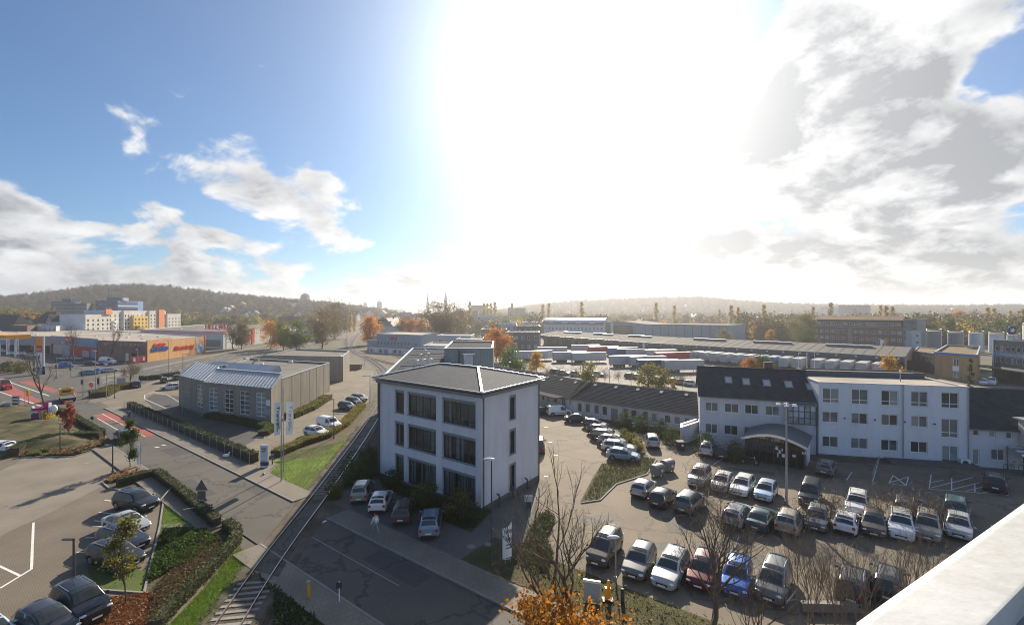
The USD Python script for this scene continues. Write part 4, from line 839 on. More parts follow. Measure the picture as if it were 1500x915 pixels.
# ---------------- dark-roofed white annexe at the far right ----------------
ia, ib = hb + wh.u*.02, np.array([70.0, 52.0]); wi = Wall(ia, ib); hi = 4.7; di = 6.5; zi = 8.9
ann = Thing('white_annexe', 'low white annexe with a high dark tiled roof at the right edge', 'building', (*ia, 0))
wi_ = [(1425.5,1434,629,637.5),(1449,1458.5,631,640),(1474,1483,633,642),(1425,1435,657.5,680),(1452,1472,658,674)]
ops = [wi.rect(*x) for x in wi_]; m = MB(); wi.mesh(m, 0, hi, ops); wi2a, wi2b = wi.p(0,-2*di,0), wi.p(wi.len,-2*di,0)
Wall(wi2b, wi2a).mesh(m, 0, hi); Wall(ib, wi2b).mesh(m, 0, hi); ann.part('wall', m, 'render_white')
for i, o in enumerate(ops): wi.window(ann, o, 2 if i == 4 else 1, fw=.07, sill=i != 3, name='door' if i == 3 else 'window')
tiled_slope(ann, wi.p(.02,.35,hi), wi.p(wi.len,.35,hi), wi.p(.02,-di,zi), wi.p(wi.len,-di,zi), 22, 'roof_tile_flat'); tiled_slope(ann, wi.p(wi.len,-2*di-.3,hi), wi.p(.02,-2*di-.3,hi), wi.p(wi.len,-di,zi), wi.p(.02,-di,zi), 22, 'roof_tile_flat')
ann.part('gutter', MB().beam(wi.p(.02,.4,hi-.08), wi.p(wi.len,.4,hi-.08), .14, .12), 'frame_grey'); excl([ia, ib, wi2b, wi2a])
t = wi.at(1491, 640)[0]; dm = MB(); wi.box(dm, t, t+3, .05, 1.6, 3.0, 6.1); ann.part('dormer', dm, 'render_cream'); ann.part('dormer_roof', wi.box(MB(), t-.2, t+3.2, -.5, 1.9, 6.12, 6.3), 'roof_zinc', parent='dormer'); ann.part('dormer_pane', wi.box(MB(), t+.8, t+2.4, 1.6, 1.63, 4.0, 5.6), 'glass', parent='dormer')
# striped barrel awning over bicycles
aw = Thing('bicycle_shelter', 'striped barrel awning over the bicycles at the right edge', 'shelter', G(1485, 690)); t0 = wi.at(1472, 680)[0]
for k in range(9):
    a0, a1 = math.pi*k/9*.55+.2, math.pi*(k+1)/9*.55+.2; q = lambda t, a: wi.p(t, 3.2*math.sin(a)-.2, 1.15+1.75*math.cos(a*.72))
    aw.part('awning_strip', MB().slab([q(t0,a1), q(t0+5,a1), q(t0+5,a0), q(t0,a0)], .05), 'frame_grey' if k % 2 else 'frame_white')
for t, o_ in ((t0+.1,2.6),(t0+4.8,2.6),(t0+.1,.2),(t0+2.4,2.6)): aw.part('post', MB().cyl(wi.p(t,o_,0), wi.p(t,o_,2.2 if o_ > 1 else 2.8), .04, 6), 'pole_dark')
# flat planter box building between low building and two-storey one
pl = simple_block('garden_store', 'small white garden store with weeds growing on its flat roof', 'shed', [G2(997,652), G2(1026,641), G2(1026,641)+(.8,2.2), G2(997,652)+(.8,2.2)], 2.5, 'render_white', 'roof_moss')

# ---------------- grey hall on the left ----------------
hA, hB, hC, hD = G2(262,594), G2(298,606), G2(298,607.5), G2(397,620)
hE, hF = G2(413,610), G2(483,573)
hall = Thing('grey_hall', 'grey industrial hall with tall gridded windows and pale metal shed roofs', 'building', (*hD, 0))
fw_ = Wall(hA, hD); back_n = -fw_.o
whl = Wall(hA, hB); whr = Wall(hB, hD)
tall = [whr.rect(306,319,568,607.5), whr.rect(328.5,341.5,570,610.5), whr.rect(351,365,573,614), whr.rect(375,389,575,616)]
tz = (np.mean([o[2] for o in tall]), np.mean([o[3] for o in tall])); tz = (max(.9, tz[0]), min(5.4, tz[1])); tall = [(o[0], o[1], *tz) for o in tall]; lw = whl.rect(288,298,557,592); lw = (lw[0], min(lw[1], whl.len-.3), tz[0]+.2, tz[1]+.2)
m = MB(); whl.mesh(m, 0, 6.2, [lw]); whr.mesh(m, 0, 6.0, tall); ws1 = Wall(hD, hE); ws1.mesh(m, 0, 6.0); hall.part('wall', m, 'wall_grey')
for o in tall: whr.window(hall, o, 2, (.2,.4,.6,.8), fw=.1, sill=False)
whl.window(hall, lw, 2, (.2,.4,.6,.8), fw=.1, sill=False)
# shed roof sloping up from the front, gable triangle on the near end
bk = 6.5; e0 = np.array([*hB, 6.05]); e1 = np.array([*hD, 6.05]); uu = (np.array(hE) - hD); uu /= np.linalg.norm(uu); r1 = np.array([*(hE), 7.9]); r0 = np.array([*(np.array(hB) + (np.array(hE) - hD)), 7.9])
hall.part('roof', MB().slab([e0, e1, r1, r0], .15), 'roof_zinc'); seams(hall, e0, e1, r0, r1, 22, 'roof_zinc', 'roof', .06, .08)
e0b = np.array([*hA, 6.25]); e1b = np.array([*hB, 6.25]); r0b = np.array([*(np.array(hA) + (np.array(hE) - hD)*1.15), 8.3]); r1b = np.array([*(np.array(hB) + (np.array(hE) - hD)*1.15), 8.3])
r1c = np.array([*(np.array(hE) + (np.array(hE) - hD)*.15), 8.3]); 
hall.part('roof', MB().slab([e0b, e1b, r1b, r0b], .15), 'roof_zinc'); seams(hall, e0b, e1b, r0b, r1b, 9, 'roof_zinc', 'roof_001', .06, .08)
m = MB().add([(*hD, 5.95), (*hE, 5.95), r1 - [0,0,.12], (*hD, 6.0)], [[0,1,2],[0,2,3]]); hall.part('gable', m, 'wall_grey')
for a, b in ((e0, e1), (e0b, e1b)): hall.part('fascia', MB().beam(a + [0,-.05,-.12], b + [0,-.05,-.12], .2, .28), 'frame_grey')
hall.part('ridge_flashing', MB().beam(r0, r1, .4, .12), 'metal_bright'); hall.part('verge', MB().beam(e1, r1, .3, .16), 'metal_bright')
# long side wall in panels with dark joints, and the flat roofs behind
side = [np.array(hE), np.array(hF)]; wsd = Wall(hE, hF); npn = 6
for k in range(npn):
    a, b = wsd.len*k/npn + .12, wsd.len*(k+1)/npn - .12; hall.part('wall_panel', wsd.box(MB(), a, b, -.3, .0, 0, 6.9), 'wall_grey'); hall.part('joint', wsd.box(MB(), b+.002, b+.238, -.3, -.12, 0, 6.8), 'frame_dark')
mainroof = [np.array(hE) + (.0,.2), np.array(hF), np.array(hF) + (-28, 12), np.array(hA) + (-1, 26), np.array(hA) + (3.5, 9.5)]
flat_roof(hall, mainroof, 6.9, 'roof_bitumen', 'wall_grey', .4); mm = MB(); walls_of(mainroof)[1].mesh(mm, 0, 6.9); walls_of(mainroof)[2].mesh(mm, 0, 6.9); walls_of(mainroof)[3].mesh(mm, 0, 6.9); hall.part('wall', mm, 'wall_grey')
far_w = [G2(489,572), G2(512,546), G2(512,546) + (-22, 8), G2(489,572) + (-25, 13)]
far_w = [np.array([-46.5, 124]), np.array([-51.2, 142]), np.array([-72, 150]), np.array([-70, 128])]
for q in walls_of(far_w)[:1]:
    for k in range(3): hall.part('wall_panel', q.box(MB(), q.len*k/3+.1, q.len*(k+1)/3-.1, -.3, 0, 0, 6.9), 'wall_grey')
m = MB(); [q.mesh(m, 0, 6.88) for q in walls_of(far_w)[1:]]; hall.part('wall', m, 'wall_grey'); flat_roof(hall, far_w, 6.9, 'roof_bitumen', 'wall_grey', .4, name='rear_roof')
vents(hall, [(-60, 108), (-55, 112), (-68, 104), (-48.5, 127), (-66, 97)], 6.5)
for px, d in ((322,92),(330,93),(338,94)): c = A(px, d, 6.4); hall.part('roof_unit', MB().box(c + [0,0,.9], (1.0,.9,1.8)), 'pole')
c = A(370, 100, 6.4); hall.part('extract_duct', MB().tube([c, c+[0,0,1.2], c+[.5,0,2.0], c+[1.4,.0,2.1]], .32, 8), 'pole')
sk = Wall(A(296, 94)[:2], A(392, 86)[:2]); hall.part('monitor_roof', MB().slab([sk.p(0,0,7.4), sk.p(sk.len,0,7.4), sk.p(sk.len,-2.6,8.6), sk.p(0,-2.6,8.6)], 1.2), 'roof_zinc')
hall.part('wall_sign', whr.box(MB(), *whr.rect(390,396,594,602)[:2], .02, .05, 3.0, 4.0), 'sign_white'); hall.part('wall_sign', whr.box(MB(), *whr.rect(388,396,608,615)[:2], .02, .06, 1.4, 2.4), 'sign_grey')
excl([hA, hB, hD, hE, hF, far_w[1], far_w[2], (-95, 110)], 3)

# ---------------- stores on the left ----------------
def wallset(T, pts, h, mats, ops=None, z0=0.0, fr='frame_white', tran=(), cols=2):
    W = walls_of(pts); ops = ops or {}
    for i, w in enumerate(W):
        mt = mats[i] if isinstance(mats, dict) and i in mats else (mats.get('*') if isinstance(mats, dict) else mats)
        T.part('wall', w.mesh(MB(), z0, h, ops.get(i, [])), mt)
        for o in ops.get(i, []): w.window(T, o, o[4] if len(o) > 4 else cols, tran, fr, sill=False, fw=.12)
    return W
st_pts = [np.array(p, float) for p in ((-290, 228), (-213, 209), (-168, 183), (-140, 173), (-144.5, 212), (-196, 246), (-340, 330))]
store = Thing('beverage_store', 'long flat store with orange side wall and beverage lettering across the street', 'store', (-160, 185, 0))
hs = 7.7
brw = Wall(st_pts[2], st_pts[3]); bo = [brw.rect(*x) for x in ((152,156,501.5,504),(157,161,501.6,504.2),(163,166,501.8,504.4),(176,179,502.2,504.6),(181,184,502.4,505),(185,188,502.6,505),(190,193.5,502.8,505.4),(196,199,503,505.6),(201,205,503.2,506),(207,211,503.5,506.2))]
zz = np.mean([o[2] for o in bo]), np.mean([o[3] for o in bo]); bo = [(o[0], o[1], *zz, 1) for o in bo]
SW = wallset(store, st_pts, hs, {0: 'clad_blue', 1: 'wall_pale', 2: 'brick_brown', 3: 'orange_wall', '*': 'wall_pale'}, {2: bo})
flat_roof(store, st_pts, hs, 'roof_gravel', 'wall_pale', .3)
ow = SW[3]; o = ow.rect(216, 252.5, 497.5, 530); store.part('raised_wall', ow.box(MB(), .02, o[1], -.4, -.02, hs-.2, hs+.75), 'orange_wall')
# lettering: red script over blue capitals, red slogan, and the printed panel at the far end
t0 = ow.at(222, 510)[0]; t1 = ow.at(245.5, 509)[0]
ow.text(store, 'HOFFMANN', t0, 3.7, 1.55, 'sign_blue', .08, (t1-t0), False, .0, dep=.25)
t2, t3 = ow.at(224.5, 504)[0], ow.at(241.5, 503)[0]; ow.text(store, 'Getränke', t2, 5.5, 1.35, 'sign_red', .08, (t3-t2), False, .2, dep=.25)
t4, t5 = ow.at(254.5, 513)[0], ow.at(283, 508)[0]; ow.text(store, 'Alles ist durstig!', t4, 3.1, 1.7, 'sign_red', .08, (t5-t4), False, .25, dep=.2)
t6, t7 = ow.at(287, 510)[0], ow.at(306, 509)[0]; pp = store.part('printed_panel', ow.box(MB(), t6, ow.len-.4, .02, .08, .6, 7.0), 'clad_pale')
m = MB().add([ow.p(t6+(ow.len-t6)*.35,.1,6.9), ow.p(ow.len-.6,.1,6.9), ow.p(ow.len-.6,.1,4.6), ow.p(t6+(ow.len-t6)*.62,.1,4.2)], [[0,3,2],[0,2,1]]); store.part('printed_shape', m, 'accent_orange', parent=pp)
store.part('printed_shape', ow.box(MB(), ow.len-4.5, ow.len-2.5, .082, .1, 1.2, 3.4), 'sign_blue', parent=pp); store.part('corner_post', ow.box(MB(), ow.len-.4, ow.len+.3, -.2, .25, 0, 7.9), 'accent_orange')
brw.text(store, 'HOFFMANN', brw.at(194,513)[0], 4.2, .6, 'sign_blue', .05, 4.6, dep=.15); brw.text(store, 'Getränke', brw.at(197,510)[0], 5.0, .6, 'sign_red', .05, 3.4, shear=.2, dep=.15)
store.part('entrance', brw.box(MB(), brw.at(193,516)[0], brw.at(201,516)[0], .02, .1, 0, 3.2), 'dark_gap'); store.part('door', brw.box(MB(), brw.at(184.5,516)[0], brw.at(188.5,516)[0], .02, .1, 0, 3.0), 'frame_white')
gb_ = SW[1]; a_, b_ = gb_.at(72, 500)[0], gb_.at(141, 505)[0]
bd = store.part('blue_fascia', gb_.box(MB(), max(.1,a_), gb_.len-.1, .05, .7, 4.6, 8.3), 'clad_blue'); rd = store.part('red_front', gb_.box(MB(), gb_.len*.42, gb_.len-.2, .03, .3, 0, 4.5), 'sign_red')
store.part('shop_window', gb_.box(MB(), gb_.len*.04, gb_.len*.42, .03, .25, .3, 3.6), 'clad_pale'); store.part('shop_window', gb_.box(MB(), gb_.len*.7, gb_.len*.84, .302, .4, .3, 3.0), 'clad_pale'); store.part('shop_window', gb_.box(MB(), gb_.len*.88, gb_.len*.98, .302, .4, .2, 3.8), 'clad_blue')
sb = store.part('store_sign', gb_.box(MB(), gb_.at(99,494)[0], gb_.at(111,494)[0], .71, .95, 5.6, 8.5), 'sign_red'); gb_.text(store, 'REPO', gb_.at(100,494)[0]+.2, 6.6, 1.2, 'sign_white', .96, (gb_.at(110,494)[0]-gb_.at(100,494)[0]), parent=sb, dep=.04)
lb = SW[0]; store.part('blue_fascia', lb.box(MB(), .2, lb.len-.1, .05, .6, 3.6, 8.0), 'clad_blue'); store.part('shop_front', lb.box(MB(), 2, lb.len-2, .03, .2, .1, 3.4), 'dark_gap')
for k in range(6): store.part('pillar', lb.box(MB(), 4+k*13, 4.6+k*13, .6, 1.1, 0, 3.6), 'frame_white')
lean = gb_.p(gb_.len*.02, 0, 0); store.part('red_gable', MB().add([gb_.p(-6,.3,.1), gb_.p(.5,.3,.1), gb_.p(.5,.3,5.6), gb_.p(-6,.3,2.2)], [[0,1,2],[0,2,3]]), 'brick_red')
vents(store, [(x, y) for x, y in ((-160,195),(-175,205),(-190,214),(-165,210),(-185,225),(-205,222),(-215,235),(-230,240),(-245,232),(-200,236),(-225,255),(-250,262),(-152,190),(-155,204),(-240,248),(-262,246),(-280,255),(-180,218))], hs - .3); excl(st_pts)
# red banner fence and market stall in front
fb_ = Thing('banner_fence', 'red printed banner along a low fence at the corner of the orange wall', 'banner', G(203, 533)); wv = Wall(G2(192.5, 533), G2(213.5, 530.5)); fb_.part('banner', wv.box(MB(), 0, wv.len, 0, .08, .3, 2.7), 'sign_red')
for k in range(3): fb_.part('print', wv.box(MB(), .6+k*wv.len/3, 1.5+k*wv.len/3, .082, .1, .8, 2.1), 'sign_white' if k != 1 else 'blue_paint')
for t in (0.1, wv.len/2, wv.len-.1): fb_.part('post', MB().cyl(wv.p(t,-.08,0), wv.p(t,-.08,2.9), .05, 6), 'pole')
# the do-it-yourself store
hp = [np.array(p, float) for p in ((-216, 262), (-150, 234), (-156, 290), (-166, 380), (-260, 380))]
diy = Thing('hardware_store', 'long pale hardware store with red roof stripe, big red H and rooftop lettering', 'store', (*hp[1], 0))
HW = wallset(diy, hp, 9.0, {0: 'clad_blue', 1: 'wall_pale', '*': 'wall_pale'}); flat_roof(diy, hp, 9.0, 'roof_bitumen', 'wall_pale', .3)
for k, z in enumerate((7.7, 8.6)): diy.part('red_stripe', HW[0].box(MB(), 0, HW[0].len+.06, .02, .12, z, z+.3), 'sign_red'); diy.part('red_stripe', HW[1].box(MB(), -.08, HW[1].len*.35, .02, .12, z, z+.3), 'sign_red')
for k in range(5): diy.part('facade_pilaster', HW[1].box(MB(), 3+k*6.5, 3.6+k*6.5, .02, .2, 0, 7.6), 'frame_white')
a_ = HW[1].at(360, 495)[0]; b_ = HW[1].at(372, 495)[0]; hw = b_ - a_; hh = diy.part('big_letter', HW[1].box(MB(), a_, a_+hw*.33, .05, .4, .8, 9.6), 'sign_red')
diy.part('letter_stroke', HW[1].box(MB(), b_-hw*.33, b_, .05, .4, .8, 9.6), 'sign_red', parent=hh); diy.part('letter_stroke', HW[1].box(MB(), a_+hw*.33, b_-hw*.33, .05, .4, 4.4, 6.0), 'sign_red', parent=hh)
rs = Wall((-170.5, 255), (-142, 245)); rs = Wall(A(301,252)[:2], A(338,246)[:2]); rs.text(diy, 'HELLWEG', 0, 9.9, 2.4, 'sign_red', 0, rs.len, True, .15, dep=.3)
diy.part('sign_frame', MB().beam(rs.p(0,-.3,9.6), rs.p(rs.len,-.3,9.6), .15, .15), 'pole')
for k in range(5): diy.part('sign_prop', MB().cyl(rs.p(rs.len*k/4,-.3,8.6), rs.p(rs.len*k/4,-.3,9.6), .08, 6), 'pole')
m = HW[0]; t = m.len*.72; diy.part('mural', m.box(MB(), t, m.len-2, .02, .06, 1.0, 4.6), 'slate_grey')
vents(diy, [(-170,262),(-180,275),(-165,280),(-190,290),(-172,300),(-185,315),(-175,330),(-205,300),(-210,330),(-195,345),(-180,358),(-200,272),(-215,350),(-225,318)], 8.7); excl(hp)
gh = Thing('glasshouse_hall', 'low pale annexe hall between the two stores', 'building', (-205, 258, 0)); gp = [np.array(p, float) for p in ((-262,270),(-222,262),(-222,290),(-262,300))]; wallset(gh, gp, 7.4, 'clad_pale'); flat_roof(gh, gp, 7.4, 'roof_gravel', 'clad_pale', .3); excl(gp)

# ---------------- white apartment row with orange and yellow blocks ----------------
apt = Thing('apartment_row', 'long white apartment row with orange stripes, yellow block and balconies', 'building', (-285, 300, 0))
aA, aB = np.array([-284.0, 300]), np.array([-303.0, 412]); aw_ = Wall(aA, aB); aC, aD = aB - aw_.o*16, np.array([-346.0, 338])
zs = [1.2 + 2.9*k for k in range(6)]
segs = [(0, .2, 17.6), (.2, .33, 20.4), (.33, .42, 20.4), (.42, .6, 20.4), (.6, .72, 20.4), (.72, .82, 20.4), (.82, 1, 17.8)]
for i, (f0, f1, hgt) in enumerate(segs):
    a, b = aw_.p(aw_.len*f0, (-1.2 if i % 2 else 0), 0), aw_.p(aw_.len*f1, (-1.2 if i % 2 else 0), 0); w = Wall(a, b)
    n = max(3, int(w.len/4.2)); o = [(*q, 2) for q in grid(w, n, [z for z in zs if z+2.4 < hgt], 1.5, 1.5)]
    pts = [a, b, np.array([*(w.b - aw_.o*15), 0]), np.array([*(w.a - aw_.o*15), 0])]
    wallset(apt, [p[:2] for p in pts], hgt, {0: 'render_cream', '*': 'render_white'}, {0: o}, fr='frame_dark', cols=2); flat_roof(apt, [p[:2] for p in pts], hgt, 'roof_gravel', 'render_cream', .2)
    for j, z in enumerate(zs[1:5]):
        if i in (1, 3, 5) and z + 2 < hgt:
            bl = apt.part('balcony', w.box(MB(), w.len*.3, w.len*.3+3.4, .02, 1.5, z-1.0, z+.25), 'frame_white')
wl = Wall(aD, aA); o = grid(wl, 5, zs[:5], 1.5, 1.4); pts = [aD, aA, aA - aw_.o*0 + (-6, 22), aD + (-6, 20)]; wallset(apt, pts, 17.4, {0: 'render_white', '*': 'render_white'}, {0: o}, fr='frame_dark'); flat_roof(apt, pts, 17.4, 'roof_gravel', 'render_white', .2)
for px0, px1, z0, z1, mt in ((153,162,17.6,21.4,'accent_orange'),(231,239,.5,21.4,'accent_orange')):
    t0, t1 = aw_.at(px0, 460)[0], aw_.at(px1, 460)[0]; apt.part('orange_block', aw_.box(MB(), t0, t1, .05, 1.0, z0, z1), mt)
t0, t1 = aw_.at(191, 470)[0], aw_.at(212, 470)[0]; yw = Wall(aw_.p(t0, 2.2, 0), aw_.p(t1, 2.2, 0)); yo = grid(yw, 4, zs[:5], 2.0, 1.6); yp = [yw.a, yw.b, yw.b - yw.o*3, yw.a - yw.o*3]
wallset(apt, yp, 16.2, 'accent_yellow', {0: yo}, fr='frame_dark'); flat_roof(apt, yp, 16.2, 'roof_gravel', 'accent_yellow', .2); excl([aA, aB, aC, aD], 8)
# blue tower, grey office, houses at the left edge
bt = Thing('blue_office_tower', 'dark blue office tower with striped lighter wing behind the apartment row', 'building', (*A(170, 520)[:2], 0))
p_ = [A(140,505)[:2], A(172,515)[:2], A(172,515)[:2]+(-10,18), A(140,505)[:2]+(-10,18)]; w = wallset(bt, p_, 32.5, 'blue_dark', {0: grid(Wall(p_[0], p_[1]), 7, [4+3.3*k for k in range(8)], 2.4, 1.6)}, fr='blue_dark', cols=1); flat_roof(bt, p_, 32.5, 'roof_bitumen', 'blue_dark', .2)
q_ = [A(172.2,515)[:2], A(202,545)[:2], A(202,545)[:2]+(-10,20), A(172.2,515)[:2]+(-10,18)]; wq = wallset(bt, q_, 32.5, 'blue_paint')[0]; flat_roof(bt, q_, 32.5, 'roof_bitumen', 'blue_paint', .2)
for z in (22.5, 25.8, 29.3): bt.part('window_band', wq.box(MB(), .3, wq.len-.3, .03, .3, z, z+1.3), 'frame_white' if z > 23 and z < 27 else 'glass')
c = A(166, 520, 32.5); bt.part('plant_room', MB().box(c + [0,4,2], (14,9,4)), 'blue_dark'); c = A(176, 522, 32.5); bt.part('plant_room', MB().box(c + [0,4,1.8], (7,7,3.6)), 'frame_white'); c = A(159, 520, 34); bt.part('mast', MB().cyl(c, c+[0,0,13], .25, 6), 'pole_dark'); excl(p_, 8); excl(q_, 8)
go = Thing('grey_office', 'grey office slab with window bands left of the blue tower', 'building', (*A(98, 470)[:2], 0))
for x0, x1, d0, d1, hgt in ((75,108,470,480,30.5),(108.2,127,480,488,29)):
    p_ = [A(x0,d0)[:2], A(x1,d1)[:2], A(x1,d1)[:2]+(-8,16), A(x0,d0)[:2]+(-8,16)]; w = wallset(go, p_, hgt, 'slate_grey')[0]; flat_roof(go, p_, hgt, 'roof_bitumen', 'slate_grey', .2)
    for z in np.arange(6, hgt-2.5, 3.6): go.part('window_band', w.box(MB(), .3, w.len-.3, .03, .25, z, z+1.7), 'clad_teal')
    excl(p_, 8)
c = A(97, 476, 30); go.part('plant_room', MB().box(c + [0,5,1.6], (10,8,3.4)), 'blue_dark'); c = A(105, 476, 30); go.part('mast', MB().cyl(c, c+[0,0,13], .25, 6), 'pole')
def house(name, label, a, b, dep, h, ridge, wallmat, roofmat='roof_tile', group=None, hip=0.0, nwin=3, cat='house', along=True, T=None, storeys=2):
    "pitched-roof house on the front line a-b; ridge parallel to the front when along, else gable to the front"
    T = T or Thing(name, label, cat, (*np.array(a)[:2], 0), group=group); w = Wall(a, b); W = [w, Wall(w.b, w.b - w.o*dep), Wall(w.b - w.o*dep, w.a - w.o*dep), Wall(w.a - w.o*dep, w.a)]
    o = grid(w, nwin, [1.0 + 2.9*k for k in range(storeys)], 1.2, 1.4) if nwin else []; o = [q for q in o if q[3] < h - .2]
    m = MB()
    for i, q in enumerate(W): q.mesh(m, 0, h, o if i == 0 else [])
    if along:
        r0, r1 = w.p(hip,-dep/2,ridge), w.p(w.len-hip,-dep/2,ridge)
        e = [w.p(-.4,.5,h-.1), w.p(w.len+.4,.5,h-.1), w.p(w.len+.4,-dep-.5,h-.1), w.p(-.4,-dep-.5,h-.1)]
        if hip == 0:
            r0, r1 = w.p(-.4,-dep/2,ridge), w.p(w.len+.4,-dep/2,ridge)
            for t in (0, w.len): m.add([w.p(t,0,h), w.p(t,-dep,h), w.p(t,-dep/2,ridge-.2)], [[0,1,2],[0,2,1]])
        rm = MB().slab([e[0], e[1], r1, r0], .2).slab([e[2], e[3], r0, r1], .2)
        if hip: rm.slab([e[1], e[2], r1], .2).slab([e[3], e[0], r0], .2)
    else:
        r0, r1 = w.p(w.len/2,.5,ridge), w.p(w.len/2,-dep-.5,ridge); e = [w.p(-.5,.5,h-.1), w.p(w.len+.5,.5,h-.1), w.p(w.len+.5,-dep-.5,h-.1), w.p(-.5,-dep-.5,h-.1)]
        for oo in (0, -dep): m.add([w.p(0,oo,h), w.p(w.len,oo,h), w.p(w.len/2,oo,ridge-.2)], [[0,1,2],[0,2,1]])
        rm = MB().slab([e[1], e[2], r1, r0], .2).slab([e[3], e[0], r0, r1], .2)
    T.part('wall', m, wallmat); rf = T.part('roof', rm, roofmat)
    c = w.p(w.len*.7, -dep*.5 if along else -dep*.4, ridge); T.part('chimney', MB().box(c + [0,0,.3], (.9,.9,2.0)), 'brick_red', parent=rf)
    for q in o: w.window(T, q, 2, (), 'frame_white', sill=False, fw=.1)
    excl([w.a, w.b, W[1].b, W[2].b], 3); return T
house('gabled_house', 'pale pink house with steep dark roof at the far left edge', A(-22,300)[:2], A(17,292)[:2], 12, 7.5, 17.5, 'render_beige', hip=4, nwin=3)
house('gabled_house', 'second dark-roofed house with a big chimney at the left edge', A(14,310)[:2], A(27,302)[:2], 11, 8, 15.5, 'render_cream', nwin=2)
simple_block('maroon_house', 'maroon flat-roofed block at the left edge before the apartments', 'building', [A(17,285)[:2], A(40,276)[:2], A(40,276)[:2]+(-6,14), A(17,285)[:2]+(-6,14)], 11.0, 'brick_red', ops={0: [(5,6.6,3,5.2,1)]})
tb = [A(38,288)[:2], A(82,280)[:2], A(82,280)[:2]+(-8,14), A(38,288)[:2]+(-8,14)]
simple_block('balcony_house', 'flat house with white upper balconies over brick lower floor', 'building', tb, 10.5, 'wall_pale', ops={0: grid(Wall(tb[0], tb[1]), 7, (1.0, 4.0, 7.2), 1.6, 1.7)})
house('villa', 'dark hipped roof villa with white front gable behind the balcony house', A(44,330)[:2], A(76,326)[:2], 14, 11.5, 19.5, 'render_white', hip=5, nwin=4)
house('villa', 'small white gable beside the dark hipped villa roof', A(67,322)[:2], A(77,320)[:2], 8, 12.5, 18.0, 'render_bright', along=False, nwin=2, storeys=4)

# ---------------- blue store with red logo by the tracks, and the middle distance ----------------
bs = [A(552,226)[:2], A(617,212)[:2], A(617,212)[:2]+(4,26), A(552,226)[:2]+(4,26)]; w = Wall(bs[0], bs[1])
bl = Thing('blue_store', 'pale blue flat store with red lettering and small square windows beside the tracks', 'store', (*bs[0], 0)); o = [(*q, 1) for q in grid(w, 13, (3.3,), .9, 1.1)]
wallset(bl, bs, 8.4, 'clad_blue', {0: o}, fr='frame_dark', cols=1); flat_roof(bl, bs, 8.4, 'roof_gravel', 'clad_blue', .3); w.text(bl, 'trilogi', w.at(571,494)[0], 5.7, 1.5, 'sign_red', .06, 4.8, dep=.15); excl(bs)
q_ = [A(538,228)[:2], A(552,226.5)[:2], A(552,226.5)[:2]+(3,16), A(538,228)[:2]+(3,16)]; simple_block('store_annexe', 'low blue annexe at the left end of the pale blue store', 'building', q_, 5.0, 'clad_blue')
wall_g = Thing('graffiti_wall', 'long low concrete wall covered in graffiti below the pale blue store', 'wall', (*A(575,196)[:2], 0)); wg = Wall(A(541,213)[:2], A(612,196)[:2]); wall_g.part('wall_slab', wg.box(MB(), 0, wg.len, 0, .3, 0, 2.6), 'wall_pale')
for k in range(9): t = 1 + k*(wg.len-3)/9; wall_g.part('graffiti', wg.box(MB(), t, t+R.uniform(1,2.2), .302, .31, R.uniform(.3,.8), R.uniform(1.4,2.3)), ('blue_paint','sign_white','slate_grey')[k%3])
house('pale_house', 'pale gabled house behind the blue store, right of the orange tree', A(555,330)[:2], A(576,326)[:2], 14, 9, 15, 'wall_pale', along=False, nwin=4)
simple_block('yellow_kiosk', 'low cream flat building behind the orange tree by the tracks', 'building', [A(541,262)[:2], A(568,258)[:2], A(568,258)[:2]+(2,12), A(541,262)[:2]+(2,12)], 5.2, 'render_cream')
db_ = [A(742,207)[:2], A(790,203)[:2], A(790,203)[:2]+(1,14), A(742,207)[:2]+(1,14)]; w = Wall(db_[0], db_[1])
simple_block('dark_office', 'dark two-storey office block with white windows left of the depot', 'building', db_, 10.0, 'slate_grey', ops={0: [(*q, 2) for q in grid(w, 5, (2.6, 6.6), 1.7, 1.7)]}, par=.3)
for i, (x0, x1, d, hgt, mt, lab) in enumerate(((705,742,235,10.2,'wall_grey','grey low office roofs left of the dark office'), (620,668,150,8.0,'wall_pale','pale flat workshop behind the teal hall'), (668,705,178,8.4,'slate_grey','dark flat workshop with white lantern roof'), (726,757,262,12.5,'clad_pale','pale hall with long white roof edge behind the dark office'), (757,792,250,11.6,'slate_grey','grey flat building with white eaves behind the dark office'), (640,690,196,9.0,'wall_pale','pale workshop row among bare trees'))):
    p_ = [A(x0,d)[:2], A(x1,d-3)[:2], A(x1,d-3)[:2]+(0,18), A(x0,d)[:2]+(0,18)]; w = Wall(p_[0], p_[1]); simple_block('workshop', lab, 'building', p_, hgt, mt, 'roof_gravel', ops={0: [(*q, 2) for q in grid(w, max(3, int(w.len/3)), (hgt-3.2,), 1.5, 1.3)]})
for i, (x0, x1, d, y, mt, lab) in enumerate(((687,746,452,463,'clad_pale','pale wide warehouse with shallow white roof in the middle distance'), (748,797,385,471,'clad_pale','grey-white warehouse left of the curved roof'), (744,770,700,451,'slate_grey','dark far office block near the church spire'), (664,700,620,455,'brick_red','far dark-roofed long house below the spire'), (690,712,760,447,'wall_grey','far flat block beside the poplars'), (1214,1240,900,449,'wall_pale','far white housing slab on the right skyline'), (1243,1275,820,447,'slate_grey','far stepped dark block with mast on the right skyline'), (1370,1410,560,464,'wall_pale','pale long roof among trees right of the brick block'))):
    p_ = [A(x0,d)[:2], A(x1,d)[:2], A(x1,d)[:2]+(0,25), A(x0,d)[:2]+(0,25)]; hgt = ZAT(y, d); w = Wall(p_[0], p_[1]); simple_block('far_block', lab, 'building', p_, hgt, mt, 'roof_zinc', ops={0: [(*q, 2) for q in grid(w, max(3, int(w.len/6)), [z for z in np.arange(3, hgt-3, 4.5)], 2.2, 1.8)]})
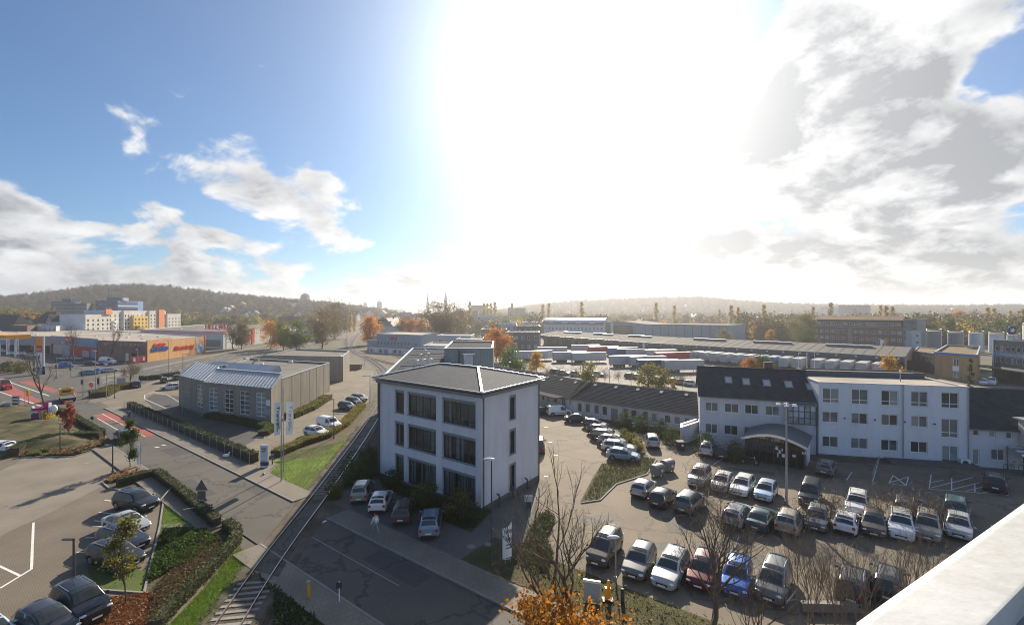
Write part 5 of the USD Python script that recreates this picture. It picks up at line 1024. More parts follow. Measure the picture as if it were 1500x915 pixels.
# white building with curved roof, blue-grey hall with waved roof
ca, cb = A(797,338)[:2], A(884,318)[:2]; cw = Wall(ca, cb); cu = Thing('curved_roof_building', 'white building with long curved shining roof and dormers behind the depot', 'building', (*ca, 0))
o = [(*q, 2) for q in grid(cw, 16, (2.2, 6.4), 1.1, 1.7)]; wallset(cu, [ca, cb, cb - cw.o*16, ca - cw.o*16], 10.5, 'render_white', {0: o}, fr='frame_dark')
for k in range(8):
    a0, a1 = math.pi*k/8, math.pi*(k+1)/8; q = lambda t, a: cw.p(t, -8 + 8.6*math.cos(a), 10.4 + 4.6*math.sin(a)); cu.part('roof_strip', MB().slab([q(-.5,a0), q(cw.len+.5,a0), q(cw.len+.5,a1), q(-.5,a1)], .2), 'slate_grey' if k == 0 else 'metal_bright')
for k in range(4): t = cw.len*(k+.6)/4.4; cu.part('dormer', cw.box(MB(), t-2, t+2, -2.0, .3, 10.6, 13.4), 'render_white')
cg = Wall(cb, A(897,332)[:2]); gbm = MB(); cg.mesh(gbm, 0, 10.5); gbm.add([cg.p(0,.01,10.5), cg.p(cg.len,.01,10.5), cg.p(cg.len*.5,.01,14.9)], [[0,1,2]]); cu.part('gable', gbm, 'render_bright'); cu.part('gable_window', cg.box(MB(), cg.len*.2, cg.len*.8, .02, .1, 2, 12), 'glass'); excl([ca, cb, cb-cw.o*16, ca-cw.o*16], 6)
wa, wb = A(898,322)[:2], A(1067,268)[:2]; ww = Wall(wa, wb); wv_ = Thing('wave_roof_hall', 'long blue-grey hall with a gently waved roof edge behind the depot', 'building', (*wa, 0))
n = 40; top = [11.2 + 1.5*math.sin(k/n*9.0 + .6)*max(0, 1-k/22) for k in range(n+1)]; m = MB(); rm = MB()
for k in range(n):
    t0, t1 = ww.len*k/n, ww.len*(k+1)/n; m.quad(ww.p(t0,0,0), ww.p(t1,0,0), ww.p(t1,0,top[k+1]), ww.p(t0,0,top[k])); m.quad(ww.p(t1,-32,0), ww.p(t0,-32,0), ww.p(t0,-32,top[k]), ww.p(t1,-32,top[k+1]))
    rm.slab([ww.p(t0,.4,top[k]+.2), ww.p(t1,.4,top[k+1]+.2), ww.p(t1,-32.4,top[k+1]+.2), ww.p(t0,-32.4,top[k]+.2)], .2)
Wall(wb, wb - ww.o*32).mesh(m, 0, top[-1]); wv_.part('wall', m, 'clad_blue'); wv_.part('roof', rm, 'shed_roof')
for k in range(1, 11): wv_.part('joint', ww.box(MB(), ww.len*(.25+k*.068), ww.len*(.25+k*.068)+.4, .01, .06, 0, 10.6), 'slate_grey')
wv_.part('glass_front', ww.box(MB(), .5, ww.len*.2, .02, .12, 3.5, 10), 'glass'); excl([wa, wb, wb-ww.o*32, wa-ww.o*32], 4)

# ---------------- the freight depot ----------------
da, dm_, db2 = np.array([14.0, 266]), np.array([62.0, 196.0]), np.array([118.5, 136.0])
depot = Thing('freight_depot', 'very long low freight depot with ribbed pale roof and open loading bays', 'warehouse', (*db2, 0)); he = 5.7
def depot_seg(a, b, last):
    w = Wall(a, b); dp = 30; m = MB(); w.box(m, 0, w.len, -6.2, -6.0, 0, he-.1); depot.part('dock_wall', m, 'slate_grey')
    depot.part('fascia', w.box(MB(), 0, w.len, -.3, -.02, he-1.7, he), 'slate_grey')
    rm = MB().slab([w.p(-.2,.3,he+.05), w.p(w.len+.2,.3,he+.05), w.p(w.len+.2,-dp*.55,he+2.0), w.p(-.2,-dp*.55,he+2.0)], .15).slab([w.p(w.len+.2,-dp-6,he-.4), w.p(-.2,-dp-6,he-.4), w.p(-.2,-dp*.55,he+2.0), w.p(w.len+.2,-dp*.55,he+2.0)], .15); r = depot.part('roof', rm, 'shed_roof')
    k = 0
    for t in np.arange(3, w.len-1, 5.2):
        depot.part('bay_post', w.box(MB(), t-.14, t+.14, -.29, -.05, 0, he-1.7), 'pole_dark'); depot.part('bay_lamp', w.box(MB(), t-.3, t+.3, -.01, .25, he-.9, he-.5), 'frame_white')
        depot.part('dock_gate', w.box(MB(), t+.8, t+4.2, -6.0, -5.9, 1.1, 4.2), 'clad_pale' if k % 3 else 'dark_gap'); k += 1
    depot.part('gutter', MB().beam(w.p(0,.35,he), w.p(w.len,.35,he), .2, .18), 'metal_bright')
    back = MB(); Wall(w.b - w.o*(dp+6), w.a - w.o*(dp+6)).mesh(back, 0, he-.4)
    if last: e = Wall(w.b, w.b - w.o*(dp+6)); e.mesh(back, 0, he-.4); back.add([e.p(0,0,he-.4), e.p(e.len,0,he-.4), e.p(e.len*.5,0,he+1.9), e.p(0,0,he)], [[0,1,2],[0,2,3]])
    depot.part('wall', back, 'wall_grey')
    rn = np.array([0, 0, 1.0])
    for t in np.arange(12, w.len-8, 24):
        z = he+1.55; m = MB(); w.box(m, t, t+13, -13.2, -11.4, z-.35, z+.55); sl = depot.part('roof_lantern', m, 'frame_grey', parent=r); depot.part('lantern_top', w.box(MB(), t-.2, t+13.2, -13.4, -11.2, z+.552, z+.7), 'metal_bright', parent=sl)
    for t in np.arange(4, w.len-3, 3.1):
        p, q = w.p(t,.2,he+.09), w.p(t,-dp*.55,he+2.05); depot.part('roof_rib', MB().beam(p, q, .14, .08), 'shed_roof', parent=r)
    excl([w.a, w.b, w.b - w.o*(dp+6), w.a - w.o*(dp+6)], 3); return w
dw1 = depot_seg(da, dm_, False); dw2 = depot_seg(dm_, db2, True)
depot.part('corner_column', dw1.box(MB(), dw1.len-6, dw1.len-5, -.2, .5, 0, he), 'frame_white')

# trailers
def make_trailer(label, loc, rz, col, L=13.4, cat='trailer', group=None):
    T = Thing('semi_trailer', label, cat, loc, rz, group); m = MB().box((0,0,2.45), (L,2.55,2.9)); T.part('box', m, col, world=False)
    T.part('roof_edge', MB().box((0,0,3.92), (L+.04,2.6,.05)), 'trailer_grey', world=False)
    T.part('door_bar', MB().box((-L/2-.03,-.5,2.4), (.05,.06,2.6)), 'pole', world=False); T.part('door_bar', MB().box((-L/2-.03,.5,2.4), (.05,.06,2.6)), 'pole', world=False)
    T.part('chassis', MB().box((0,0,.88), (L,1.0,.22)), 'car_trim', world=False); T.part('underrun_bar', MB().box((-L/2+.1,0,.6), (.12,2.4,.15)), 'car_trim', world=False)
    for k in range(3):
        for s in (-1, 1): T.part('wheel', MB().cyl((-L/2+2.0+k*1.3, s*1.22, .5), (-L/2+2.0+k*1.3, s*.9, .5), .5, 14), 'tyre', world=False)
    for s in (-1, 1): T.part('landing_leg', MB().box((L/2-2.6, s*.8, .42), (.14,.14,.82)), 'pole', world=False)
    return T
TR = {}
def trailer(col, label, px, py, rz, group=None):
    c = G(px, py)
    if col not in TR: TR[col] = make_trailer(label, c, rz, col, group=group)
    else: copy(TR[col], label, c, rz, group=group)
ang2 = math.atan2(dw2.u[1], dw2.u[0]); ang1 = math.atan2(dw1.u[1], dw1.u[0])
# the docked row seen end-on (their doors face the dock)
row = [(1047,539),(1058,539.5),(1070,540),(1082,540.5),(1096,541),(1108,541.5)]; n = 0
dl = ['leftmost','second','third','fourth','fifth','sixth']
dock_o = math.atan2(-dw2.o[1], -dw2.o[0])
for k in range(17):
    t = 22 + k*3.85 + (1.5 if k > 9 else 0); p = dw2.p(t, 4.6, 0); px = CX + F*p[0]/p[1]
    col = 'trailer_blue' if k == 7 else 'trailer_grey' if k in (5, 9) else 'trailer_white'
    lab = {5: 'grey trailer docked between white ones at the depot', 7: 'bright blue trailer docked at the depot', 9: 'dark-ended grey trailer docked right of the blue one'}.get(k, ['first','second','third','fourth','fifth','sixth','seventh','eighth','ninth','tenth','eleventh','twelfth','thirteenth','fourteenth','fifteenth','sixteenth','seventeenth'][k] + ' trailer from the left, a white box, in the docked row at the depot')
    if t > dw2.len - 4: continue
    if col not in TR: TR[col] = make_trailer(lab, p, dock_o + math.pi, col, group='trailers docked at the depot' if col == 'trailer_white' else None)
    else: copy(TR[col], lab, p, dock_o + math.pi, group='trailers docked at the depot' if col == 'trailer_white' else None)
for col, px, py, ro, lab in (('trailer_grey',762,529,.35,'leftmost grey trailer parked under the dark office'),('trailer_white',785,528,.35,'white trailer parked right of the leftmost grey one'),('trailer_grey',808,521,.1,'grey trailer behind the left group near the depot'),('trailer_grey',835,530,.2,'pale grey trailer parked broadside left in the yard'),('trailer_grey',862,531,.2,'broadside grey trailer next to the pale grey one'),('trailer_grey',858,517,.1,'grey trailer parked left of the first red one'),('trailer_red',884,520,.15,'red curtain-side trailer in the back row'),('trailer_blue',912,522,.15,'light blue trailer right of the back-row red one'),('trailer_white',938,525,.15,'white trailer behind the navy one'),('trailer_grey',968,526,.15,'grey trailer in front of the depot posts'),('trailer_navy',928,525,.1,'short navy trailer in the middle group'),('trailer_white',920,537,.2,'white broadside trailer in the front yard row'),('trailer_white',948,538,.2,'second white broadside trailer in the front yard row'),('trailer_red',984,531,.2,'red trailer parked at the right of the yard'),('trailer_grey',1008,530,.2,'grey trailer right of the red one'),('trailer_navy',963,544,.15,'dark navy broadside trailer nearest to the hedge'),('trailer_grey',1000,545,.15,'mud grey trailer behind the navy one, nearest the tan ground')):
    trailer(col, lab, px, py, ro)
# ---------------- brick block and right-hand works ----------------
ra_, rb_ = A(1192,246)[:2], A(1323,214)[:2]; rw_ = Wall(ra_, rb_); o = [(*q, 2) for q in grid(rw_, 15, (1.5, 5.0, 8.4), 1.7, 1.5, skip=((6,0),(6,1),(6,2)))]
bb = Thing('brick_block', 'long dark red brick office block with set-back top storey beyond the depot', 'building', (*ra_, 0)); P4 = [ra_, rb_, rb_ - rw_.o*15, ra_ - rw_.o*15]; wallset(bb, P4, 11.6, 'brick_red', {0: o}); 
in_ = [rw_.p(1,-1.5,0)[:2], rw_.p(rw_.len-1,-1.5,0)[:2], rw_.p(rw_.len-1,-13.5,0)[:2], rw_.p(1,-13.5,0)[:2]]; iw = Wall(in_[0], in_[1]); wallset(bb, in_, 15.2, 'slate_grey', {0: [(*q, 2) for q in grid(iw, 18, (12.3,), 1.8, 1.6)]}, z0=11.5); flat_roof(bb, P4, 11.6, 'roof_bitumen', 'brick_red', .2)
bb.part('upper_roof', MB().slab([rw_.p(-.5,.6,15.3), rw_.p(rw_.len+.5,.6,15.3), rw_.p(rw_.len-1,-6,17.2), rw_.p(1,-6,17.2)], .2).slab([rw_.p(rw_.len+.5,-15,15.3), rw_.p(-.5,-15,15.3), rw_.p(1,-6,17.2), rw_.p(rw_.len-1,-6,17.2)], .2), 'roof_moss'); bb.part('balcony_stack', rw_.box(MB(), rw_.len*.42, rw_.len*.47, .02, .8, 1.5, 11.0), 'wall_grey'); excl(P4)
gs_ = [rb_ + rw_.u*.05, rb_ + rw_.u*5.2, rb_ + rw_.u*5.2 - rw_.o*12, rb_ + rw_.u*.05 - rw_.o*12]; gt = Thing('glass_stair_tower', 'teal glazed stair tower at the right end of the brick block', 'building', (*gs_[0], 0)); w = wallset(gt, gs_, 16.0, 'clad_teal')[0]; flat_roof(gt, gs_, 16.0, 'roof_bitumen', 'clad_teal', .2)
for k in range(6): gt.part('glass_band', w.box(MB(), .3, w.len-.3, .02, .1, 1+k*2.5, 3.0+k*2.5), 'glass')
ps_ = [A(1336,208)[:2], A(1349,205)[:2], A(1349,205)[:2]+(3,10), A(1336,208)[:2]+(3,10)]; simple_block('panel_block', 'pale blue panel block with three dark windows right of the glass tower', 'building', ps_, 10.5, 'tank_pale', ops={0: [(1.2,2.6,z,z+1.3,1) for z in (1.5,4.6,7.7)]})
def tank(px0, px1, d, ytop, mat, label):
    x0, x1 = A(px0,d), A(px1,d); r = (x1[0]-x0[0])/2*math.cos(math.atan(((px0+px1)/2-CX)/F)); c = A((px0+px1)/2, d+r); hgt = ZAT(ytop+2.5, d); T = Thing('storage_tank', label, 'tank', c); m = MB().tube([c, c+[0,0,hgt]], [r, r], 32, False); T.part('shell', m, mat, smooth=30)
    T.part('dome', MB().tube([c+[0,0,hgt+.001], c+[0,0,hgt+.35], c+[0,0,hgt+.55]], [r+.12, r*.75, .05], 32), 'roof_gravel'); ring = MB()
    for z in (hgt+.55, hgt+1.0): ring.tube([c+[r*.98*math.cos(a), r*.98*math.sin(a), z] for a in np.linspace(0, 2*math.pi, 33)], .035, 4, False)
    T.part('railing', ring, 'pole')
    for k in range(12): a = k*math.pi/6; q = c+[r*.98*math.cos(a), r*.98*math.sin(a), hgt+.05]; T.part('rail_post', MB().cyl(q, q+[0,0,.95], .035, 4), 'pole', parent='railing')
    a = -1.2; T.part('ladder', MB().beam(c+[r*math.cos(a)*1.02, r*math.sin(a)*1.02, 0], c+[r*math.cos(a)*1.02, r*math.sin(a)*1.02, hgt+1], .5, .12), 'pole'); EXCL.append(Point(c[0], c[1]).buffer(r+3))
for x0, x1, d, y, mt, lab in ((1355,1380,216,483,'tank_grey','dark grey-blue storage tank, leftmost of the row'),(1387,1412,214,485,'tank_grey','second dark grey-blue storage tank, beside the leftmost'),(1418,1442,212,486,'tank_pale','pale blue storage tank with dark slot in the middle of the row'),(1447,1472,212,487,'tank_pale','pale storage tank partly behind the bird sign office'),(1474,1495,225,489,'wall_pale','smaller whitish storage tank at the back right'),(1497,1530,190,474,'frame_white','tall white storage tank cut by the right edge')): tank(x0, x1, d, y, mt, lab)
t_a, t_b = A(1369,131)[:2], A(1432,121)[:2]; tw = Wall(t_a, t_b); tp = [t_a, t_b, A(1436,152)[:2], A(1386,158)[:2]]
tan = Thing('tan_building', 'tan clad building with blue roof edge and rust-coloured mossy roof', 'building', (*t_a, 0)); c0, c1 = tw.at(1396,530)[0], tw.at(1404.5,530)[0]
o = [(c0, c1, .8, 2.6, 2), (c0, c1, 4.0, 6.2, 2)]; wallset(tan, tp, 7.3, 'tan_wall', {0: o}); flat_roof(tan, tp, 7.6, 'roof_moss', 'tan_wall', .45)
tan.part('blue_band', tw.box(MB(), -.05, tw.len+.05, .02, .18, 7.0, 7.58), 'blue_paint'); tan.part('white_bay', tw.box(MB(), c0-.1, c1+.1, -.02, .05, 2.65, 3.95), 'frame_white'); tan.part('roof_unit', MB().box((*A(1425,146)[:2], 7.8), (2.2,1.6,1.0)), 'pole'); excl(tp)
lk = [A(1338,150)[:2], A(1369,140)[:2], A(1376,158)[:2], A(1345,168)[:2]]; simple_block('link_building', 'low dark link building with a strip of windows left of the tan building', 'building', lk, 6.2, 'slate_grey', 'roof_moss', ops={0: [(*q, 2) for q in grid(Wall(lk[0], lk[1]), 4, (3.6,), 1.3, 1.2)]}, par=.2)
gr_a, gr_b = A(1456,128)[:2], A(1540,112)[:2]; gw = Wall(gr_a, gr_b); gpt = [gr_a, gr_b, gr_b - gw.o*14, gr_a - gw.o*14]
gro = Thing('sign_office', 'blue-grey office with white window rows and a round bird sign on its roof', 'building', (*gr_a, 0)); wallset(gro, gpt, 11.3, 'slate_grey', {0: [(*q, 1) for q in grid(gw, 10, (5.0, 8.2), 1.1, 1.5)]}); flat_roof(gro, gpt, 11.3, 'roof_bitumen', 'slate_grey', .3)
gro.part('light_band', gw.box(MB(), .05, gw.len-.05, .02, .08, 6.7, 7.9), 'clad_blue'); gro.part('corner_strip', gw.box(MB(), -.25, .02, -.3, .3, 0, 11.6), 'frame_white')
gro.part('dock_canopy', gw.box(MB(), -2, gw.len, .1, 4.5, 3.6, 3.9), 'slate_grey'); 
for k in range(5): gro.part('dock_gate', gw.box(MB(), 1+k*4, 4+k*4, .02, .12, .6, 3.3), 'dark_gap' if k % 2 else 'clad_teal')
excl(gpt, 4)
c = A(1482.5, 121, 0); c[2] = ZAT(483.5, 121); sg = Thing('round_sign', 'round blue sign with a white bird on the roof of the blue-grey office', 'sign', (c[0], c[1], 11.3)); sg.part('disc', MB().cyl(c+[0,.1,0], c+[0,-.1,0], 1.15, 28), 'blue_dark')
bird = [(-.85,-.2),(-.3,-.05),(-.75,.55),(-.05,.25),(.25,.7),(.4,.2),(.8,.15),(.45,-.05),(.3,-.45),(-.1,-.6),(.0,-.3),(-.4,-.4)]; t = trimesh.creation.extrude_polygon(Polygon(bird).buffer(0), .05, engine='earcut'); v = np.array(t.vertices); sg.part('bird_emblem', (np.c_[c[0]+v[:,0], c[1]-.11-v[:,2], c[2]+v[:,1]], t.faces), 'sign_white')
for s in (-.6, .6): sg.part('stand', MB().cyl((c[0]+s*.4, c[1]+.05, c[2]-1.0), (c[0]+s*1.4, c[1]+.05, 11.3), .06, 6), 'pole')
# church spires, towers and domes on the far skyline
def spire(px, d, ytop, ybase, wpx, label, dome=False, cat='church tower'):
    c = A(px, d, 0); top = ZAT(ytop, d); w = wpx/F*d; T = Thing('church_tower', label, cat, c); body = max(5, ZAT(ybase, d)); T.part('tower', MB().box(c+[0,0,body/2], (w,w,body)), 'slate_grey')
    if dome: T.part('cap', MB().tube([c+[0,0,body], c+[0,0,body+(top-body)*.35], c+[0,0,body+(top-body)*.7], c+[0,0,top]], [w*.62, w*.6, w*.3, .1], 8), 'slate_grey')
    else: T.part('spire', MB().tube([c+[0,0,body], c+[0,0,body+(top-body)*.25], c+[0,0,top]], [w*.62, w*.4, .15], 8), 'slate_grey')
    EXCL.append(Point(c[0], c[1]).buffer(w))
spire(626.5, 1250, 427, 444, 3.2, 'left and thinner of the two far church spires'); spire(653, 1150, 425, 440, 4.4, 'sharp right-hand church spire on the skyline')
spire(556, 1500, 440, 444, 6, 'squat domed tower on the skyline left of the spires', True, 'tower'); spire(535, 1700, 442, 445, 3.6, 'small domed tower far left of the squat one', True, 'tower')
spire(447, 1100, 429, 433, 9, 'broad dark tower block rising over the left ridge', True, 'tower'); spire(475, 1600, 441, 444, 3, 'tiny capped tower between the ridge and the tracks', True, 'tower')

# ---------------- vehicles ----------------
def interp(x, pts): return np.interp(x, [p[0] for p in pts], [p[1] for p in pts])
CT = {  # length, width, height, hood height, belt, profile of the roofline (fraction of length from the rear, height fraction)
 'hatch': dict(L=4.15, W=1.78, H=1.48, top=[(0,.60),(.03,.66),(.10,.93),(.22,1.0),(.48,1.0),(.60,.93),(.76,.66),(.94,.56),(1,.44)], belt=.63, wb=(.19,.81), side=(.13,.70)),
 'suv': dict(L=4.5, W=1.86, H=1.68, top=[(0,.60),(.02,.68),(.08,.95),(.18,1.0),(.52,1.0),(.62,.94),(.76,.66),(.95,.58),(1,.46)], belt=.62, wb=(.19,.81), side=(.10,.71)),
 'wagon': dict(L=4.7, W=1.82, H=1.48, top=[(0,.60),(.02,.66),(.08,.93),(.20,1.0),(.50,1.0),(.60,.93),(.74,.66),(.94,.57),(1,.44)], belt=.63, wb=(.20,.80), side=(.10,.69)),
 'sedan': dict(L=4.65, W=1.82, H=1.43, top=[(0,.58),(.03,.68),(.12,.70),(.26,.94),(.36,1.0),(.50,1.0),(.60,.93),(.74,.66),(.94,.57),(1,.44)], belt=.64, wb=(.20,.80), side=(.20,.69)),
 'mpv': dict(L=4.5, W=1.84, H=1.68, top=[(0,.58),(.02,.66),(.07,.95),(.2,1.0),(.50,1.0),(.63,.92),(.82,.64),(.95,.55),(1,.44)], belt=.58, wb=(.18,.82), side=(.08,.76)),
 'van': dict(L=4.6, W=1.82, H=1.86, top=[(0,.55),(.01,.64),(.03,.95),(.08,1.0),(.58,1.0),(.66,.94),(.79,.62),(.95,.53),(1,.42)], belt=.56, wb=(.18,.81), side=(.52,.73)),
 'bigvan': dict(L=5.6, W=2.0, H=2.45, top=[(0,.5),(.006,.62),(.02,.97),(.06,1.0),(.66,1.0),(.74,.93),(.86,.56),(.96,.46),(1,.34)], belt=.52, wb=(.19,.82), side=(.60,.80)),
}
def section(c, f):
    "half cross-section of the car at the fraction f of its length: points from the sill up to the roof's middle"
    H_, W = c['H'], c['W']/2; ztop = interp(f, c['top']) * H_; belt = min(c['belt']*H_ , ztop - .02)
    plan = interp(f, [(0,.86),(.05,.95),(.14,1),(.82,1),(.93,.93),(.98,.80),(1,.70)]); w = W*plan
    cab = np.clip((ztop - c['belt']*H_ - .02) / (H_*(1-c['belt'])*.9), 0, 1); wr = w * (0.90 - .17*cab); zb = interp(f, [(0,.36),(.06,.24),(.94,.22),(1,.3)]); crown = .03 + .03*cab
    return np.array([(w*.86, zb), (w*.97, zb+.1), (w, (zb+belt)*.5), (w*.985, belt-.10), (w*.955, belt), (wr+(w*.955-wr)*.12, ztop-(ztop-belt)*.14), (wr*.90, ztop), (wr*.5, ztop+crown*.8), (0, ztop+crown)])
def patch(c, f0, f1, k0, k1, off, nf=6, s=1, fr0=None, fr1=None, t0=0.0, t1=1.0):
    "panel lying on the body between stations f0..f1 and section points k0..k1 (t0, t1 trim it), lifted by off"
    fs = np.linspace(f0, f1, nf); rows = []
    for f in fs:
        S = section(c, f); a, b = S[k0], S[k1]; p = a + (b-a)*t0; q = a + (b-a)*t1; n = np.array([q[1]-p[1], -(q[0]-p[0])]); n = n/ (np.linalg.norm(n)+1e-9)
        rows.append([((f-.5)*c['L'], s*(p[0]+n[0]*off), p[1]+n[1]*off), ((f-.5)*c['L'], s*(q[0]+n[0]*off), q[1]+n[1]*off)])
    v = np.array(rows).reshape(-1,3); fc = [[2*i,2*i+2,2*i+3,2*i+1] for i in range(nf-1)]; m = MB()
    return m.add(v, [q[::-1] for q in fc] if s > 0 else fc)
BODY = {}
def car_body(kind):
    if kind in BODY: return BODY[kind]
    c = CT[kind]; fs = sorted(set(np.round(np.r_[np.linspace(0,1,41), [p[0] for p in c['top']], .005, .015, .985, .995], 4))); rings = []
    for f in fs:
        S = section(c, f); L_ = S[:-1]; ring = np.r_[S, [(-y, z) for y, z in L_[::-1]]]; rings.append(np.c_[np.full(len(ring), (f-.5)*c['L']), ring])
    n = len(rings[0]); v = np.vstack(rings); fcs = []
    for i in range(len(rings)-1):
        for j in range(n):
            a, b = i*n+j, i*n+(j+1)%n; fcs += [[a,b,b+n],[a,b+n,a+n]]
    for base, flip in ((0, 0), ((len(rings)-1)*n, 1)):
        cidx = len(v); v = np.vstack([v, v[base:base+n].mean(0)])
        for j in range(n): t = [base+j, cidx, base+(j+1)%n]; fcs.append(t[::-1] if flip else t)
    t = trimesh.Trimesh(v, fcs, process=True); t.fix_normals()
    M = m3.Manifold(m3.Mesh(t.vertices.astype(np.float32), t.faces.astype(np.uint32))); r = .335 if kind not in ('bigvan', 'suv', 'van') else .37
    for f in c['wb']:
        for s in (-1, 1): cyl = m3.Manifold.cylinder(.34, r+.07, r+.07, 24).rotate((90,0,0)).translate(((f-.5)*c['L'], s*(c['W']/2-.12)+.17, r)); M = M - cyl
    g = M.to_mesh(); BODY[kind] = (np.array(g.vert_properties[:, :3], float), np.array(g.tri_verts), r); return BODY[kind]
def make_car(name, kind, col, label, loc, rz, cat='car', group=None):
    c = CT[kind]; T = Thing(name, label, cat, loc, rz, group); v, f, r = car_body(kind); L, W, H_ = c['L'], c['W'], c['H']; P = lambda n, m, mt, parent=None, sm=False: T.part(n, m, mt, parent, world=False, smooth=sm)
    b = P('body', (v, f), 'car_'+col, sm=28)
    tp = c['top']; roof_f = [p[0] for p in tp if p[1] >= .999]; f_r0, f_r1 = min(roof_f), max(roof_f)
    cowl = [p for p in tp if p[0] > f_r1 and p[1] < .70][0][0]; rear = [p for p in tp if p[0] < f_r0 and p[1] < .75]; rear = rear[-1][0]
    def glass_top(f0, f1, n=5):
        rows = []
        for fq in np.linspace(f0, f1, n):
            S = section(c, fq); y, z = S[6]; zc = S[8][1]; rows.append([((fq-.5)*L, yy, zz+.012) for yy, zz in ((-y*.94, z), (-y*.5, z+(zc-z)*.8), (0, zc), (y*.5, z+(zc-z)*.8), (y*.94, z))])
        vv = np.array(rows); nn = len(rows[0]); m = MB(); q = [[i*nn+j, (i+1)*nn+j, (i+1)*nn+j+1, i*nn+j+1] for i in range(n-1) for j in range(nn-1)]; sh = np.array([.012 if f1 > .5 else -.012, 0, 0]); return m.add(vv.reshape(-1,3) + sh, q)
    P('windscreen', glass_top(f_r1+.015, cowl-.02), 'car_glass')
    if kind not in ('van', 'bigvan'): P('rear_window', glass_top(rear+.012, f_r0-.03 if f_r0-rear > .06 else f_r0-.015), 'car_glass')
    s0, s1 = c['side']; mid = (s0 + s1)/2 - .01
    for s in (-1, 1):
        if kind in ('van', 'bigvan'): P('side_window', patch(c, s0, s1, 4, 5, .012, 5, s, t0=.06, t1=.96), 'car_glass')
        else:
            P('side_window', patch(c, mid+.012, s1, 4, 5, .012, 5, s, t0=.06, t1=.96), 'car_glass'); P('side_window', patch(c, s0, mid-.012, 4, 5, .012, 5, s, t0=.06, t1=.96), 'car_glass')
        P('front_door', patch(c, mid+.006, s1+.03, 1, 3, .006, 4, s), 'car_'+col); P('sill', patch(c, c['wb'][0]+.09, c['wb'][1]-.09, 0, 1, .008, 4, s), 'car_trim')
        if kind not in ('van', 'bigvan'): P('rear_door', patch(c, c['wb'][0]+.085, mid-.006, 1, 3, .006, 4, s), 'car_'+col)
        S = section(c, s1); P('mirror', MB().ell(((s1-.5)*L-.05, s*(S[4][0]+.12), S[4][1]+.06), (.07,.12,.08), 1), 'car_'+col)
        for fw in c['wb']:
            x = (fw-.5)*L; y = W/2-.03; w = P('wheel', MB().tube([(x,s*(y-.2),r),(x,s*(y-.18),r),(x,s*(y-.01),r),(x,s*y,r)], [r*.92,r,r,r*.93], 18), 'tyre')
            ringp = Point(0,0).buffer(r*.66, 8).difference(Point(0,0).buffer(r*.55, 8)).union(Point(0,0).buffer(r*.16, 6))
            for k in range(5): a = k*2*math.pi/5; ringp = ringp.union(LineString([(0,0), (math.cos(a)*r*.6, math.sin(a)*r*.6)]).buffer(r*.085, cap_style=2))
            t = trimesh.creation.extrude_polygon(ringp, .012, engine='earcut'); tv = np.array(t.vertices); P('rim', (np.c_[x + tv[:,0], s*(y + tv[:,2]), r + tv[:,1]], t.faces if s < 0 else np.array(t.faces)[:, ::-1]), 'rim', parent=w)
        yl = W/2*.66; zl = interp(.96, tp)*H_ - .12; P('headlight', MB().ell(((.972-.5)*L, s*yl*1.02, zl), (.13,.19,.075), 2), 'lamp_clear', sm=60)
        zt = c['belt']*H_*.98 - .02; P('tail_light', MB().box((-L/2+.06, s*W/2*.73, zt-.06), (.16,.22,.2 if kind != 'sedan' else .13)), 'lamp_red')
    zb = .44; P('grille', MB().box((L/2-.02,0,.52), (.07,W*.42,.14)), 'car_trim'); P('front_bumper', MB().box((L/2-.06,0,.34), (.1,W*.6,.12)), 'car_trim'); P('rear_bumper', MB().box((-L/2+.05,0,.42), (.14,W*.74,.14)), 'car_trim')
    P('number_plate', MB().box((L/2+.02,0,.45), (.02,.5,.11)), 'plate'); P('number_plate', MB().box((-L/2-.015,0,.62 if kind != 'sedan' else .55), (.02,.5,.11)), 'plate')
    if kind in ('suv', 'wagon', 'mpv'):
        for s in (-1, 1):
            pts = [((fq-.5)*L, s*section(c, fq)[6][0]*.97, section(c, fq)[6][1]+.05) for fq in np.linspace(f_r0, f_r1, 5)]; P('roof_rail', MB().tube(pts, .022, 5), 'metal_bright' if col in ('navy','black','blue') else 'car_trim')
    if kind in ('van', 'bigvan'): P('side_strip', MB().box((-.2, W/2+.004, .62), (L*.5,.02,.07)), 'car_trim'); P('side_strip', MB().box((-.2, -W/2-.004, .62), (L*.5,.02,.07)), 'car_trim'); P('rear_window', MB().box((-L/2+.03, .38, H_*.72), (.1,.6,.42)), 'car_glass'); P('rear_window', MB().box((-L/2+.03, -.38, H_*.72), (.1,.6,.42)), 'car_glass')
    return T
PROTO = {}
def car(kind, col, px, py, nx, ny, label, name='parked_car', cat='car', group=None, z=.02):
    "centre of the car on the ground at one pixel, its nose pointing to another"
    c = G(px, py); n = G(nx, ny); rz = math.atan2(n[1]-c[1], n[0]-c[0]); c = np.array([c[0], c[1], z]); key = (kind, col, name)
    if key not in PROTO: PROTO[key] = make_car(name, kind, col, label, c, rz, cat, group)
    else: copy(PROTO[key], label, c, rz, group=group, cat=cat)
V = car
# left lot
V('suv','black',199,744,236,752,'glossy black SUV parked alone at the top of the left row'); V('sedan','silver',185,776,226,790,'silver-white sedan in the left row below the black SUV')
V('wagon','navy',180,799,222,812,'dark navy estate next to the silver sedan'); V('wagon','black',169,824,215,838,'black estate with chrome roof rails, lowest of the left row')
V('suv','black',118,898,158,925,'big black SUV beside the lamp post at the bottom left'); V('hatch','darkgrey',68,927,112,950,'dark grey car cut by the bottom edge at the far left'); V('hatch','lightblue',-22,945,20,968,'light blue car just showing in the bottom left corner')
V('wagon','white',-8,662,-40,662,'white estate parked at the left edge beside the ornamental grasses'); V('suv','darkgrey',181,645,160,626,'dark grey car driving away along the road', 'driving_car')
